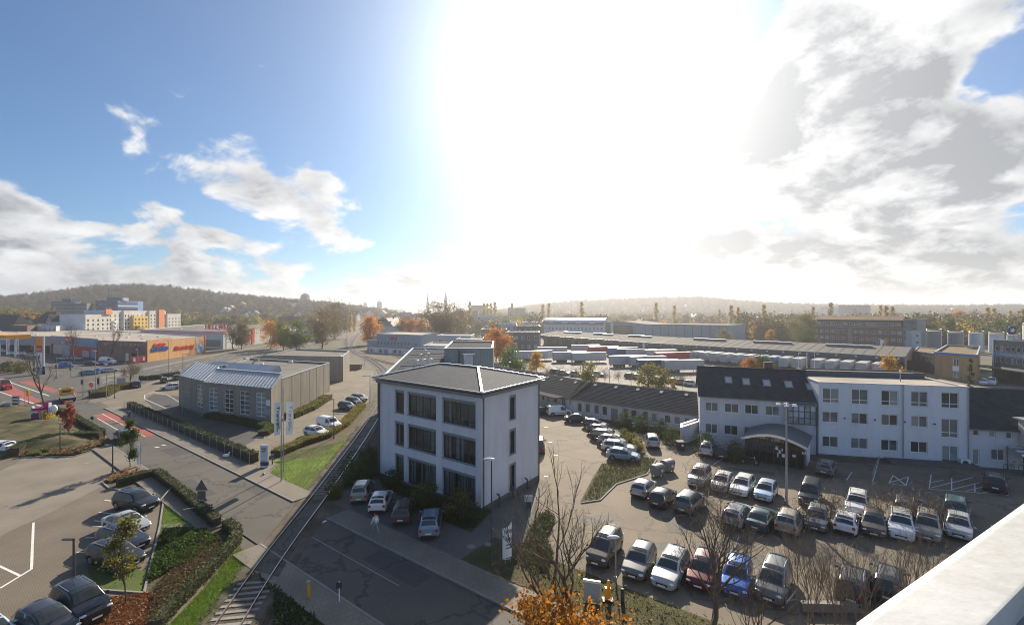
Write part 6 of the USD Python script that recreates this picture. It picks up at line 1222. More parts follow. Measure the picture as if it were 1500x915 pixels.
# junction and street
V('bigvan','red',5,570,60,580,'red delivery van crossing the junction at the left edge','delivery_van','van'); V('wagon','cyan',131,549,160,546,'turquoise estate waiting on the main street','driving_car'); V('hatch','blue',149,546,170,543,'blue car just behind the turquoise estate','driving_car'); V('hatch','silver',160,545,180,543,'silver hatchback beside the blue car on the street','driving_car')
for k, (kd, cl, x, y, nx, lab) in enumerate((('van','blue',97,538,120,'bright blue van in the store car park'),('suv','darkgrey',134,535,160,'dark SUV in the store car park'),('hatch','steelblue',149,534,170,'steel blue car beside the dark SUV'),('bigvan','white',158,533,180,'white box van in the store car park'),('hatch','silver',93,527,70,'silver car under the blue fascia'),('hatch','grey',100,526,80,'grey car partly behind the bare street tree'),('hatch','white',32,520,60,'white car behind the second pole flag'),('sedan','white',47,522,80,'white sedan left of the tall price sign'),('hatch','white',18,519,40,'white hatchback behind the first pole flag'),('hatch','grey',50,515,30,'grey car in front of the shop pillars'),('van','white',4,516,40,'white van at the left edge of the car park'),('hatch','teal',12,537,40,'dark green car behind the flag poles'),('hatch','grey',27,540,60,'grey hatchback beside the low shrubs'),('hatch','silver',113,527,140,'silver hatchback near the red shop front'))):
    V(kd, cl, x, y, nx, y+ (0 if k % 2 else .5), lab)
# hall lot
V('suv','navy',200,567,200.5,556,'dark navy SUV parked with its rear to the camera by the hedge'); V('hatch','darkgrey',240,560,237,552,'dark hatchback near the hall hedge'); V('hatch','white',250,570,236,571,'white car half hidden by the left corner of the grey hall'); V('hatch','black',258,556,250,550,'black car peeking out behind the grey hall')
V('hatch','white',463,638,486,642,'white car left of the lamp post on the hall lot'); V('van','white',482,627,505,632,'small white van behind the lamp post'); V('hatch','teal',508,599,526,603,'dark teal hatchback, first of three by the railway hedge'); V('hatch','darkgrey',518,592,535,596,'dark grey hatchback, middle of three by the railway hedge'); V('hatch','grey',526,587,542,590,'grey hatchback, farthest of three by the railway hedge')
# office forecourt
V('mpv','beige',531,727,541,705,'beige people carrier parked left in front of the white office'); V('hatch','white',558,741,569,718,'white hatchback parked in front of the white office'); V('wagon','brown',591,755,598,731,'dark brown estate parked in front of the white office'); V('mpv','steelblue',631,774,636,747,'silver-blue car nearest the round bush by the white office')
# courtyard
V('van','white',819,608,840,607,'small white delivery van by the low building'); V('sedan','black',797,606,815,605,'black car behind the small white van'); V('van','black',789,659,790,640,'black van half hidden by the right corner of the white office')
V('sedan','black',847,618,870,618.5,'black sedan, farthest of the courtyard row')
for kd, cl, x, y, lab in (('hatch','darkgrey',872,627,'dark grey car, second of the courtyard row'),('hatch','black',880,636,'black hatchback, third of the courtyard row'),('wagon','navy',888,644,'navy estate, fourth of the courtyard row'),('hatch','grey',897,652,'mid grey hatchback, fifth of the courtyard row'),('wagon','silver',907,661,'silver estate, next to nearest of the courtyard row'),('hatch','steelblue',913,673,'grey-blue hatchback, nearest of the courtyard row')): V(kd, cl, x, y, x+26, y+3, lab)
V('suv','silver',955,652,950,636,'silver jeep-like car alone before the low building'); V('hatch','silver',943,722,960,705,'silver hatchback at the left end of the car park'); V('hatch','darkgrey',971,736,988,720,'dark hatchback right of the silver one'); V('suv','grey',1010,744,1024,730,'grey SUV under the bare tree branches')
V('mpv','silver',1037,664,1044,650,'silver people carrier by the two-storey building'); V('hatch','black',1062,669,1074,655,'black car with red tail light beside the people carrier')
for kd, cl, x, y, dx, lab in (('suv','silver',1025,706,-12,'silver SUV, leftmost of the front-facing row'),('hatch','white',1058,714,-12,'white car behind twigs in the front-facing row'),('wagon','white',1088,719,-12,'white estate in the front-facing row'),('hatch','lightblue',1122,727,-10,'pale hatchback near the tall lamp, front facing'),('van','black',1187,733,-5,'black van facing the camera right of the tall lamp')): V(kd, cl, x, y, x+dx, y+16, lab)
for kd, cl, x, y, dx, dy, lab in (('wagon','silver',1080,762,11,-14,'silver estate seen from behind twigs in the middle row'),('sedan','teal',1116,768,11,-14,'green-grey saloon in the middle row'),('mpv','beige',1157,773,7,-15,'beige people carrier with tail lamp in the middle row'),('hatch','grey',1197,768,-5,15,'grey hatchback behind the shrubs in the middle row'),('hatch','white',1240,773,4,-15,'white hatchback with red tail lamp in the middle row'),('suv','white',1256,748,-2,14,'white SUV facing the camera in the back row right'),('hatch','brown',1280,776,0,15,'brownish hatchback deep in the twigs'),('suv','white',1320,780,0,15,'white SUV facing the camera behind the shrubs'),('wagon','black',1326,749,1,-14,'black estate seen from behind on the right'),('mpv','beige',1359,781,-1,15,'beige people carrier facing the camera on the right'),('suv','teal',1400,752,1,-14,'dark teal SUV on the right, rear to the camera'),('hatch','silver',1404,780,0,15,'silver hatchback beside the white parapet'),('wagon','grey',1210,691,6,-12,'grey estate before the bright white block'),('suv','darkgrey',1458,715,0,-12,'dark car on the hatched bays at the right')): V(kd, cl, x, y, x+dx, y+dy, lab)
for kd, cl, x, y, dx, dy, lab in (('mpv','brown',886,813,-16,22,'bronze people carrier at the left of the near row'),('hatch','grey',937,832,-13,23,'grey hatchback second in the near row'),('wagon','silver',983,843,-14,24,'silver estate third in the near row'),('hatch','darkred',1030,846,-8,22,'dark red car hidden by twigs in the near row'),('hatch','blue',1080,855,-5,23,'bright blue hatchback in the near row'),('mpv','grey',1134,863,-9,23,'grey people carrier right of the blue car'),('suv','black',1250,869,3,-20,'black SUV with red tail lamp behind the near shrubs'),('mpv','darkgrey',1302,866,2,-20,'dark grey people carrier behind the near shrubs')): V(kd, cl, x, y, x+dx, y+dy, lab)
# yard behind the low building and far right
for kd, cl, x, y, lab in (('hatch','silver',742,533,'silver car left in the yard behind the low building'),('hatch','white',752,530,'white car under the parked trailers'),('hatch','darkgrey',815,547,'dark car among bushes behind the low building'),('hatch','silver',826,549,'silver car among bushes behind the low building'),('hatch','white',845,551,'white car among bushes behind the low building'),('hatch','grey',862,553,'grey car near the yard hedge'),('wagon','silver',875,551,'silver estate near the yard hedge'),('hatch','silver',936,555,'silver car under the green bush'),('hatch','darkgrey',925,554,'dark car beside the green bush'),('hatch','silver',1001,563,'silver car at the gable of the two-storey house'),('hatch','white',1013,565,'white car at the gable of the two-storey house'),('sedan','darkgrey',990,561,'dark saloon near the orange barrier'),('van','white',1453,563,'white van standing behind the annexe roof'),('hatch','lightblue',1441,563,'pale blue van beside the white one')): V(kd, cl, x, y, x+14 if x < 1400 else x-3, y+1 if x < 1400 else y+8, lab)
for k, (x, y) in enumerate(((1136,492),(1145,492.5),(1153,493),(1160,493.5),(1168,494),(1140,495),(1150,495.5),(1162,496))): V('hatch', ('silver','white','grey','darkgrey')[k%4], x, y, x+8, y, 'distant car on the car park beyond the depot roof', group='distant cars beyond the depot', name='distant_car')
# recovery truck
c = G(98, 587); nz = G(91, 575); rz = math.atan2(nz[1]-c[1], nz[0]-c[0]); tt = Thing('recovery_truck', 'yellow flatbed recovery truck at the junction', 'truck', c, rz); P = lambda n, m, mt, parent=None: tt.part(n, m, mt, parent, world=False)
cabp = [(1.6,.5),(3.6,.5),(3.7,1.2),(3.35,2.2),(3.1,2.45),(1.6,2.45)]; t = trimesh.creation.extrude_polygon(Polygon(cabp), 2.2, engine='earcut'); v = np.array(t.vertices); P('cab', (np.c_[v[:,0], 1.1-v[:,2], v[:,1]], t.faces), 'car_yellow')
P('windscreen', MB().quad((3.68,-.95,1.32),(3.68,.95,1.32),(3.38,.95,2.18),(3.38,-.95,2.18)), 'car_glass'); P('rear_window', MB().box((1.58,0,1.9), (.04,1.4,.5)), 'car_glass'); P('light_bar', MB().box((2.2,0,2.56), (.3,1.5,.18)), 'sign_orange')
P('flatbed', MB().box((-1.2,0,1.05), (5.4,2.3,.16)), 'rim'); P('tail_board', MB().box((-3.9,0,.85), (.1,2.3,.5)), 'car_trim'); P('chassis', MB().box((0,0,.7), (7.0,.9,.25)), 'car_trim')
for s in (-1, 1):
    P('side_rail', MB().box((-1.2,s*1.15,1.2), (5.4,.08,.16)), 'car_yellow'); P('tail_light', MB().box((-3.96,s*.9,.8), (.05,.3,.14)), 'lamp_red')
    for x in (2.6, -2.2): P('wheel', MB().cyl((x,s*1.1,.45), (x,s*.82,.45), .45, 16), 'tyre')
# buses beyond the depot
def bus(label, px, py, rz):
    B = Thing('coach', label, 'bus', G(px, py), rz); B.part('body', MB().box((0,0,1.85), (12,2.5,2.9)), 'car_navy', world=False); B.part('roof', MB().box((0,0,3.38), (11.6,2.3,.18)), 'clad_pale', world=False)
    for k in range(6):
        for s in (-1, 1): B.part('window', MB().box((-4.8+k*1.9, s*1.26, 2.35), (1.7,.03,1.1)), 'car_glass', world=False)
    B.part('windscreen', MB().box((6.01,0,2.2), (.04,2.2,1.5)), 'car_glass', world=False)
    for x in (4, -3.5):
        for s in (-1, 1): B.part('wheel', MB().cyl((x,s*1.26,.5), (x,s*.95,.5), .5, 12), 'tyre', world=False)
    return B
for k, (px, py, lab) in enumerate(((925,496,'dark coach parked left behind the depot roof'),(965,497.5,'dark coach parked in the middle behind the depot roof'),(996,498.5,'dark coach parked right behind the depot roof'))):
    if k == 0: b0 = bus(lab, px, py, -.3)
    else: copy(b0, lab, G(px, py), -.3)
# motorbike by the entrance and bicycles at the shelter
def two_wheeler(name, label, cat, loc, rz, r, wb, heavy):
    T = Thing(name, label, cat, loc, rz); P = lambda n, m, mt, parent=None: T.part(n, m, mt, parent, world=False)
    for x in (-wb/2, wb/2):
        w = P('wheel', MB().tube([(x+r*math.cos(a),0,r+r*math.sin(a)) for a in np.linspace(0, 2*math.pi, 21)], .06 if heavy else .025, 5, False), 'tyre'); P('hub', MB().cyl((x,-.05,r), (x,.05,r), r*.45 if heavy else .04, 10), 'rim', parent=w)
    if heavy: P('engine', MB().box((0,0,.5), (.55,.3,.4)), 'car_trim'); P('tank', MB().ell((.15,0,.85), (.32,.17,.16), 2), 'car_black'); P('seat', MB().ell((-.4,0,.82), (.42,.16,.09), 2), 'car_trim'); P('fork', MB().beam((wb/2,0,r), (wb/2-.3,0,1.05), .2, .06), 'rim'); P('handlebar', MB().cyl((wb/2-.32,-.38,1.08), (wb/2-.32,.38,1.08), .03, 6), 'car_trim'); P('headlight', MB().ell((wb/2-.2,0,.95), (.1,.1,.1), 2), 'lamp_clear')
    else: P('frame', MB().tube([(-wb/2,0,r),(-.1,0,.3),(wb/2-.15,0,.8),(-.22,0,.75),(-wb/2,0,r)], .02, 5), 'pole'); P('fork', MB().cyl((wb/2,0,r), (wb/2-.17,0,1.0), .02, 6), 'pole'); P('saddle', MB().ell((-.25,0,.95), (.14,.07,.04), 1), 'car_trim'); P('handlebar', MB().cyl((wb/2-.18,-.28,1.02), (wb/2-.18,.28,1.02), .018, 6), 'car_trim')
two_wheeler('motorbike', 'black motorbike parked left of the entrance canopy', 'motorbike', G(1098, 680), -.5, .32, 1.45, True)
two_wheeler('bicycle', 'left bicycle under the striped awning', 'bicycle', G(1479, 687), .1, .34, 1.08, False); two_wheeler('bicycle', 'right bicycle under the striped awning', 'bicycle', G(1489, 688), -.15, .34, 1.08, False)

# ---------------- trees, hedges and ground cover ----------------
def leaf_quads(pts, size, rg, aspect=.6, up=0.0):
    "one small four-cornered leaf (or spray of leaves) at each point, turned at random"
    n = len(pts); a = rg.normal(size=(n,3)); a[:,2] += up; a /= np.linalg.norm(a, axis=1, keepdims=True); b = np.cross(a, rg.normal(size=(n,3))); b /= np.linalg.norm(b, axis=1, keepdims=True)
    s = size * rg.uniform(.55, 1.35, (n,1)); A_, B_ = a*s, b*s*aspect; v = np.stack([pts-A_*.5, pts-B_*.5, pts+A_*.5, pts+B_*.5], 1).reshape(-1,3)
    q = np.arange(n)[:,None]*4; return v, np.vstack([q+[0,1,2], q+[0,2,3]])
def limbs(m, rg, base, h, r, spread, levels, n=5, split=3, upness=.45, tips=None, minr=.012, trunk_frac=.35, sides0=7, lean=(0,0)):
    "trunk and branches grown outwards; fills m and collects the twig tips"
    def grow(p, d, L, r, lev):
        k = 4 if lev < 2 else 3; pts = [p]; dd = d.copy()
        for i in range(k): dd = dd + rg.normal(size=3)*.10 + np.array([0,0,upness*.12]); dd /= np.linalg.norm(dd); pts.append(pts[-1] + dd*L/k)
        m.tube(pts, np.linspace(r, max(r*.62, minr*.6), k+1), sides0 if lev == 0 else (5 if lev == 1 else (4 if lev == 2 else 3)), False)
        if lev >= levels:
            if tips is not None: tips.append(pts[-1]); tips.append(pts[len(pts)//2])
            return
        ns = split + (rg.random() < .5) + (1 if lev == 0 else 0)
        for j in range(ns):
            t = 1.0 if j == 0 else rg.uniform(.42, 1.0); i = min(k-1, int(t*k)); q = pts[i] + (pts[i+1]-pts[i])*min(1.0, t*k-i)
            side = rg.normal(size=3); side -= dd*(side@dd); side /= np.linalg.norm(side); an = spread*(.35 if j == 0 else rg.uniform(.7,1.2)); nd = dd*math.cos(an) + side*math.sin(an); nd[2] += upness*.25; nd /= np.linalg.norm(nd)
            grow(q, nd, L*rg.uniform(.62,.85), max(r*(.68 if j == 0 else .56), minr), lev+1)
    d0 = np.array([lean[0], lean[1], 1.0]); grow(np.array(base, float), d0/np.linalg.norm(d0), h*trunk_frac, r, 0)
def crown_pts(rg, n, h0, h1, rad, clumps=26, shape='round'):
    "points gathered in clumps through the crown's volume, with gaps between"
    cs = []
    while len(cs) < clumps:
        t = rg.random(); z = h0 + (h1-h0)*t
        R_ = {'round': rad*math.sqrt(max(.03, 1-(2*t-1)**2))*(.8+.4*rg.random()), 'poplar': rad*(1-t)**.55*min(1, (t+.1)*3.2), 'cone': rad*(1-t)**.85 + .08*rad, 'pear': rad*math.sin(math.pi*(t**.7*.92+.05))}[shape]
        a = rg.random()*2*math.pi; r = R_*math.sqrt(rg.random()); cs.append((r*math.cos(a), r*math.sin(a), z))
    cs = np.array(cs); k = rg.integers(0, clumps, n); sc = rad*(.30 if shape != 'poplar' else .26); return cs[k] + rg.normal(size=(n,3))*np.array([sc, sc, sc*.8])*rg.uniform(.5,1.1,(n,1))
PLANT = {}
def make_tree(kind, name, label, cat, loc, rz, scale, group):
    rg = np.random.default_rng(abs(hash_(kind)) % 2**31); T = Thing(name, label, cat, loc, rz, group, scale); k = KINDS[kind]; m = MB(); h = k['h']; tips = []
    limbs(m, rg, (0,0,0), h*(1.0 if k.get('bare') else .9), k.get('r', h*.018), k.get('spread',.6), k.get('levels',3), split=k.get('split',3), upness=k.get('up',.5), tips=tips, minr=k.get('minr',.02), trunk_frac=k.get('tf',.34))
    T.part('trunk', m, k.get('bark','bark'), world=False)
    if k.get('bare'):
        tp = np.array(tips); n = k['n']; p = tp[rg.integers(0, len(tp), n)] + rg.normal(size=(n,3))*k.get('fuzz',.35); v, f = leaf_quads(p, k['leaf'], rg, k.get('aspect',.07), k.get('lup',.4)); T.part('crown', (v, f), k['mat'], world=False)
    else:
        p = crown_pts(rg, k['n'], h*k['c0'], h, k['rad'], k.get('clumps',26), k['shape']); v, f = leaf_quads(p, k['leaf'], rg, .65); T.part('crown', (v, f), k['mat'], world=False)
    return T
def hash_(s):
    x = 7
    for ch in s: x = (x*131 + ord(ch)) % 1000003
    return x
KINDS = {
 'round_green': dict(h=9, c0=.25, rad=3.6, n=3900, leaf=.42, shape='round', mat='leaf_olive', clumps=34),
 'round_dark': dict(h=9, c0=.12, rad=3.8, n=3900, leaf=.42, shape='round', mat='leaf_green', clumps=34),
 'round_orange': dict(h=8, c0=.18, rad=3.2, n=3600, leaf=.42, shape='round', mat='leaf_orange', clumps=28),
 'round_brown': dict(h=14, c0=.22, rad=6.0, n=5100, leaf=.5, shape='round', mat='leaf_brown', clumps=46),
 'round_gold': dict(h=7, c0=.15, rad=2.6, n=2700, leaf=.4, shape='pear', mat='leaf_gold', clumps=22),
 'poplar': dict(h=22, c0=.05, rad=2.7, n=2000, leaf=.85, shape='poplar', mat='leaf_poplar', clumps=70, up=.95, spread=.28, levels=0, tf=.6, r=.12),
 'conifer': dict(h=10, c0=.04, rad=2.2, n=1800, leaf=.5, shape='cone', mat='leaf_dark', clumps=40, up=.9, spread=.5),
 'bare_far': dict(h=9, bare=True, n=1500, leaf=.9, mat='twig_mass', levels=4, spread=.62, fuzz=.45, split=3),
 'street_bare': dict(h=9.5, bare=True, n=700, leaf=.6, mat='twig_mass', levels=4, spread=.5, fuzz=.25, split=2, tf=.42, up=.6),
 'young_green': dict(h=7.2, c0=.24, rad=1.15, n=2600, leaf=.26, shape='pear', mat='leaf_green', clumps=22, r=.07, spread=.4, up=.9),
 'young_olive': dict(h=6.8, c0=.3, rad=1.1, n=1300, leaf=.24, shape='pear', mat='leaf_olive', clumps=22, r=.06, spread=.4, up=.9),
 'young_red': dict(h=5.6, c0=.3, rad=1.0, n=1100, leaf=.26, shape='pear', mat='leaf_red', clumps=18, r=.06, spread=.45, up=.8),
 'columnar': dict(h=7, c0=.02, rad=.7, n=900, leaf=.3, shape='poplar', mat='leaf_dark', clumps=40, up=.95, spread=.2, levels=0, tf=.9, r=.08),
 'round_bush': dict(h=2.2, c0=.0, rad=1.2, n=1300, leaf=.2, shape='round', mat='leaf_hedge', clumps=26, r=.06, levels=2),
 'olive_bush': dict(h=2.2, c0=.0, rad=1.1, n=1300, leaf=.2, shape='round', mat='leaf_olive', clumps=26, r=.06, levels=2),
 'twig_bush': dict(h=2.6, bare=True, n=260, leaf=.5, mat='twig', levels=3, spread=.8, fuzz=.3, split=4, tf=.25, r=.02, minr=.005, aspect=.03, bark='bark_pale'),
}
def tree(kind, name, label, px, py, htop=None, scale=None, cat='tree', group=None, d=None, rz=None):
    "tree whose foot shows at the pixel; htop: the row where its tip shows"
    c = G(px, py) if d is None else A(px, d, 0); sc = scale or 1.0
    if htop is not None: sc = ZAT(htop, c[1]) / KINDS[kind]['h']
    rz = R.uniform(0, 6.28) if rz is None else rz; key = (kind, name)
    if key not in PLANT: PLANT[key] = make_tree(kind, name, label, cat, c, rz, sc, group)
    else: copy(PLANT[key], label, c, rz, sc, group=group, cat=cat)
# near-left young trees
tree('young_green', 'young_tree', 'young green tree with thin trunk on the corner bed by the driveway', 191, 685, 617, rz=1.0); tree('young_olive', 'young_tree', 'young olive-green tree in the leaf litter below the black estate', 184, 884, 752, rz=2.0); tree('young_red', 'young_tree', 'young red-leaved tree on the planted mound', 101, 643, 591, rz=.5)
tree('street_bare', 'bare_tree', 'slender bare tree on the junction corner before the white tank', 64, 595, 528); tree('street_bare', 'bare_tree', 'bare street tree in front of the red shop front', 109, 533, 490); tree('street_bare', 'bare_tree', 'bare tree with a round twiggy head by the brown store wall', 160, 530, 489)
tree('bare_far', 'bare_tree', 'bare brownish tree at the corner of the hall hedge', 191, 563, 528); tree('twig_bush', 'bare_shrub', 'bare shrub in the store car park beside the price sign', 50, 533, 523, cat='shrub')
for k, (kd, x, y, t, lab) in enumerate((('round_dark',226,490,476,'small dark tree in front of the yellow apartment block'),('round_green',202,494,478,'yellowish tree low before the yellow apartment block'),('round_green',275,502,484,'rounded green tree at the orange wall end'),('bare_far',341,513,468,'tall thin tree before the hardware store lettering'),('round_green',354,511,476,'olive tree left of the big red H'),('round_orange',397,511,474,'orange tree right of the big red H'),('round_green',415,513,474,'green-yellow tree between the orange tree and the bushy green one'),('round_dark',434,517,473,'bushy green tree above the hall roof'),('round_brown',472,510,455,'broad brown tree beside the tracks and the main street'),('round_brown',490,496,447,'taller brown tree behind the broad one'),('poplar',513,486,456,'golden poplar left of the street end'),('poplar',519,485,458,'golden poplar right beside the first one'),('round_orange',543,505,466,'orange-red tree at the bend of the tracks'),('round_orange',560,493,475,'small orange tree behind the cream kiosk'),('round_orange',590,495,469,'orange tree left of the row behind the blue store'),('round_orange',604,495,470,'orange tree in the middle of the row behind the blue store'),('round_orange',619,495,469,'orange tree at the right of the row behind the blue store'),('round_brown',640,502,446,'large brown tree left of the church spire'),('round_brown',658,504,449,'large brown tree below the church spire'),('round_brown',675,497,455,'brown tree right of the church spire'),('round_orange',727,530,485,'autumn tree hiding the left of the dark office'),('round_brown',723,516,475,'dark brown tree behind the autumn tree'),('round_dark',745,470,0,''),('round_green',1062,510,484,'bush at the right end of the blue-grey hall'),('round_gold',1130,502,484,'bright golden tree beyond the depot roof'),('round_dark',1116,560,523,'small green tree standing in front of the docked trailers'),('round_orange',1099,560,527,'orange shrub left of the small green tree'),('round_gold',1300,562,524,'yellow-green young tree at the right end of the docked row'),('round_green',1188,505,468,'green tree at the left end of the brick block'),('round_green',1175,506,463,'golden-green tall tree left of the brick block'),('round_dark',1182,512,483,'dark ivy-like tree at the brick block corner'),('round_orange',1405,490,458,'reddish tree behind the storage tanks'),('round_brown',1425,488,458,'brown tree behind the middle tanks'),('round_gold',786,547,517,'small orange-yellow tree in front of the parked trailers'),('round_dark',750,556,512,'dark green tree beside the autumn tree by the dark office'))):
    if lab: tree(kd, 'tree', lab, x, y, t)
tree('columnar', 'columnar_tree', 'narrow dark columnar tree before the tan building', 1422, 572, 527)
# poplars on the skyline
pl_ = ((688,441),(709,442),(714,441),(719,440),(725,441),(750,442),(795,443),(804,440),(852,441),(961,441),(988,444),(1054,449),(1071,446),(1081,448),(1119,443),(1191,445),(1217,442),(1290,445),(1298,445),(1307,445),(1447,449),(1456,449),(1480,452),(1492,451),(1499,452))
for k, (x, y) in enumerate(pl_): tree('poplar', 'poplar', 'tall yellow poplar on the skyline, number %d' % k if False else ['poplar left of the cluster of four near the far offices','first poplar of the skyline cluster of four','second poplar of the skyline cluster of four','tallest poplar of the skyline cluster of four','last poplar of the skyline cluster of four','lone poplar between far office and grey-white warehouse','thin poplar left of the curved-roof building','tall poplar right above the start of the curved roof','poplar over the right end of the curved roof','slim poplar above the waved hall','poplar right of the slim one above the waved hall','broad poplar above the right end of the waved hall','poplar in the grove right of the waved hall','right-hand poplar of the grove by the waved hall','golden poplar standing alone over the depot roof','golden poplar left of the brick block','tall poplar just above the left end of the brick block','left of the three poplars above the brick block','middle of the three poplars above the brick block','right of the three poplars above the brick block','left poplar of the pair behind the tanks','right poplar of the pair behind the tanks','broad autumn poplar left of the bird sign','poplar right of the bird sign','poplar cut by the right picture edge'][k], x, 0, y + 1 + (k*5) % 4, d=(560 if x < 850 else 430 if x < 1075 else 360) + 22*((k*7) % 6))
# bushes in the yard behind the low building, along the railway, in front of the buildings
for k, (kd, x, y, s, lab) in enumerate((('twig_bush',800,556,2.2,'bare bush left in the yard behind the low building'),('twig_bush',820,557,2.4,'bare bush between the yard cars'),('olive_bush',862,559,2.4,'green bush behind the low roof'),('twig_bush',886,562,2.6,'tall bare bush behind the low roof'),('twig_bush',907,563,2.2,'bare bush left of the leafy yard bush'),('olive_bush',950,566,2.6,'leafy bush between the yard cars'),('olive_bush',970,566,2.2,'leafy bush right in the yard'),('twig_bush',1000,570,2.6,'bare bush at the gable end in the yard'),('twig_bush',765,552,2.6,'reddish bare bush behind the low roof'),('twig_bush',780,553,2.2,'bare bush under the white trailers'),('twig_bush',843,558,2.3,'bare bush right of the yard lamp'),('twig_bush',925,564,2.2,'bare bush beside the concrete apron'),
  ('round_bush',915,626,1.1,'clipped round bush left before the low building'),('round_bush',938,632,1.2,'second clipped round bush before the low building'),('round_bush',968,639,1.1,'third clipped round bush before the low building'),('round_bush',985,650,1.0,'bush beside the garden store'),('round_bush',1033,664,1.2,'dark bush left of the entrance under the two-storey wall'),('round_bush',1078,676,1.1,'dark bush beside the motorbike'),('olive_bush',935,662,.8,'yellowish shrub at the end of the courtyard row'),('olive_bush',925,652,.8,'second yellowish shrub beside the courtyard row'),('olive_bush',915,643,.7,'third yellowish shrub beside the courtyard row'),
  ('olive_bush',670,759,1.15,'round brown-green bush in front of the white office corner'),('olive_bush',623,742,1.1,'bush under the middle windows of the white office'),('round_bush',575,712,.8,'low bush at the left of the office bed'),('round_bush',690,765,.8,'low dark bush at the office corner'),('round_bush',651,752,.7,'small dark bush between the two round ones'),('round_bush',535,700,1.0,'wild shrub between the office and the railway'),('round_bush',520,708,1.1,'second wild shrub between office and railway'),('round_bush',543,680,.9,'third wild shrub between office and railway'),('twig_bush',548,664,.9,'bare shrub at the office wall by the railway'),('olive_bush',490,730,.7,'grassy shrub at the crossing by the beige car'),
  ('round_bush',247,796,.45,'yellow-green dwarf bush in the ground cover'),('olive_bush',30,546,1.6,'low shrub under the pole flags'),('olive_bush',12,545,1.6,'clipped shrub at the left edge under the flags'),('olive_bush',250,540,.001,''))):
    if lab: tree(kd, 'bush', lab, x, y, scale=s, cat='bush')
# the big bare trees in the foreground
def big_tree(name, label, c, h, seed, r, levels, split, spread, tf, lean=(0,0), stems=1, mat='bark', up=.5, leaves=0, leafband=None, crown=700, minr=.008):
    T = Thing(name, label, 'tree', c); rg = np.random.default_rng(seed); tips = []
    for s in range(stems):
        m = MB(); a = 2*math.pi*s/max(1, stems) + rg.random(); ln = (lean[0] + (.28*math.cos(a) if stems > 1 else 0), lean[1] + (.28*math.sin(a) if stems > 1 else 0))
        limbs(m, rg, (.12*math.cos(a) if stems > 1 else 0, .12*math.sin(a) if stems > 1 else 0, 0), h*rg.uniform(.85,1.0), r, spread, levels, split=split, upness=up, tips=tips, minr=minr, trunk_frac=tf, lean=ln)
        T.part('trunk', m, mat, world=False)
    tp = np.array(tips)
    if crown:
        p = tp[rg.integers(0, len(tp), crown)] + rg.normal(size=(crown,3))*.22; v, f = leaf_quads(p, .5, rg, .028, .6); T.part('twigs', (v, f), 'twig', world=False, kind='stuff')
    if leaves:
        lo, hi = leafband; sel = tp[(tp[:,2] > lo) & (tp[:,2] < hi)]; p = sel[rg.integers(0, len(sel), leaves)] + rg.normal(size=(leaves,3))*.28; v, f = leaf_quads(p, .17, rg, .75); T.part('leaves', (v, f), 'leaf_gold', world=False)
    return T
big_tree('bare_tree', 'big bare twiggy tree in front of the car park, centre foreground', A(842, 22.5), 14.2, 5, .22, 6, 2, .66, .25, up=.5, crown=1100, minr=.0115)
big_tree('bare_tree', 'tall bare tree before the red and blue cars', A(1060, 23), 13.0, 9, .21, 6, 2, .64, .26, up=.5, crown=1100, minr=.011)
big_tree('bare_tree', 'bare tree with yellow-green twigs right of the blue car', A(1110, 22), 10.2, 23, .09, 5, 2, .5, .24, up=.65, crown=400, minr=.007)
def leafy_tree(label, c, h, rad, z0, seed, n):
    T = Thing('autumn_tree', label, 'tree', c); rg = np.random.default_rng(seed); m = MB(); tips = []; limbs(m, rg, (0,0,0), h*.95, .12, .6, 5, split=3, upness=.35, tips=tips, minr=.01, trunk_frac=.3); T.part('trunk', m, 'bark', world=False)
    tp = np.array(tips); tp = tp[tp[:,2] > z0]; p = tp[rg.integers(0, len(tp), n)] + rg.normal(size=(n,3))*np.array([.5,.5,.35]); v, f = leaf_quads(p, .2, rg, .75); T.part('leaves', (v, f), 'leaf_amber', world=False)
leafy_tree('orange-leaved tree at the bottom centre under the bare one', A(818, 20.5), 7.4, 3, 2.0, 31, 3600); leafy_tree('second orange-leaved tree right of the bottom centre', A(915, 20.0), 6.4, 3, 1.5, 37, 2800)
for k, (px, d, h, lab) in enumerate(((1215,24,7.8,'many-stemmed bare shrub tree left of the white parapet'),(1265,23,8.2,'tallest many-stemmed bare shrub by the parapet'),(1180,27,6.5,'bare shrub behind the yellow-twigged tree'),(1305,25,7.6,'bare shrub right beside the white parapet'),(1345,27,7.4,'bare shrub just behind the white parapet edge'))):
    big_tree('bare_shrub', lab, A(px, d), h*1.1, 50+k, .045, 5, 2, .46, .27, stems=3, up=.75, crown=260, minr=.006, mat='bark_pale')
for k, (px, py, s, lab) in enumerate(((1215,772,2.0,'brown twig bush between the middle rows, left'),(1295,772,2.1,'brown twig bush between the middle rows, by the brownish car'),(1340,778,1.9,'brown twig bush right of the white SUV'),(1383,782,1.8,'brown twig bush left of the last silver hatchback'),(1180,776,1.7,'brown twig bush beside the beige people carrier'),(1055,752,2.2,'dense twig bush under the bare tree in the middle row'),(1035,742,2.0,'twig bush behind the grey SUV'),(1020,716,1.7,'twig bush beside the silver SUV'))): tree('twig_bush', 'twig_bush', lab, px, py, scale=s, cat='bush')
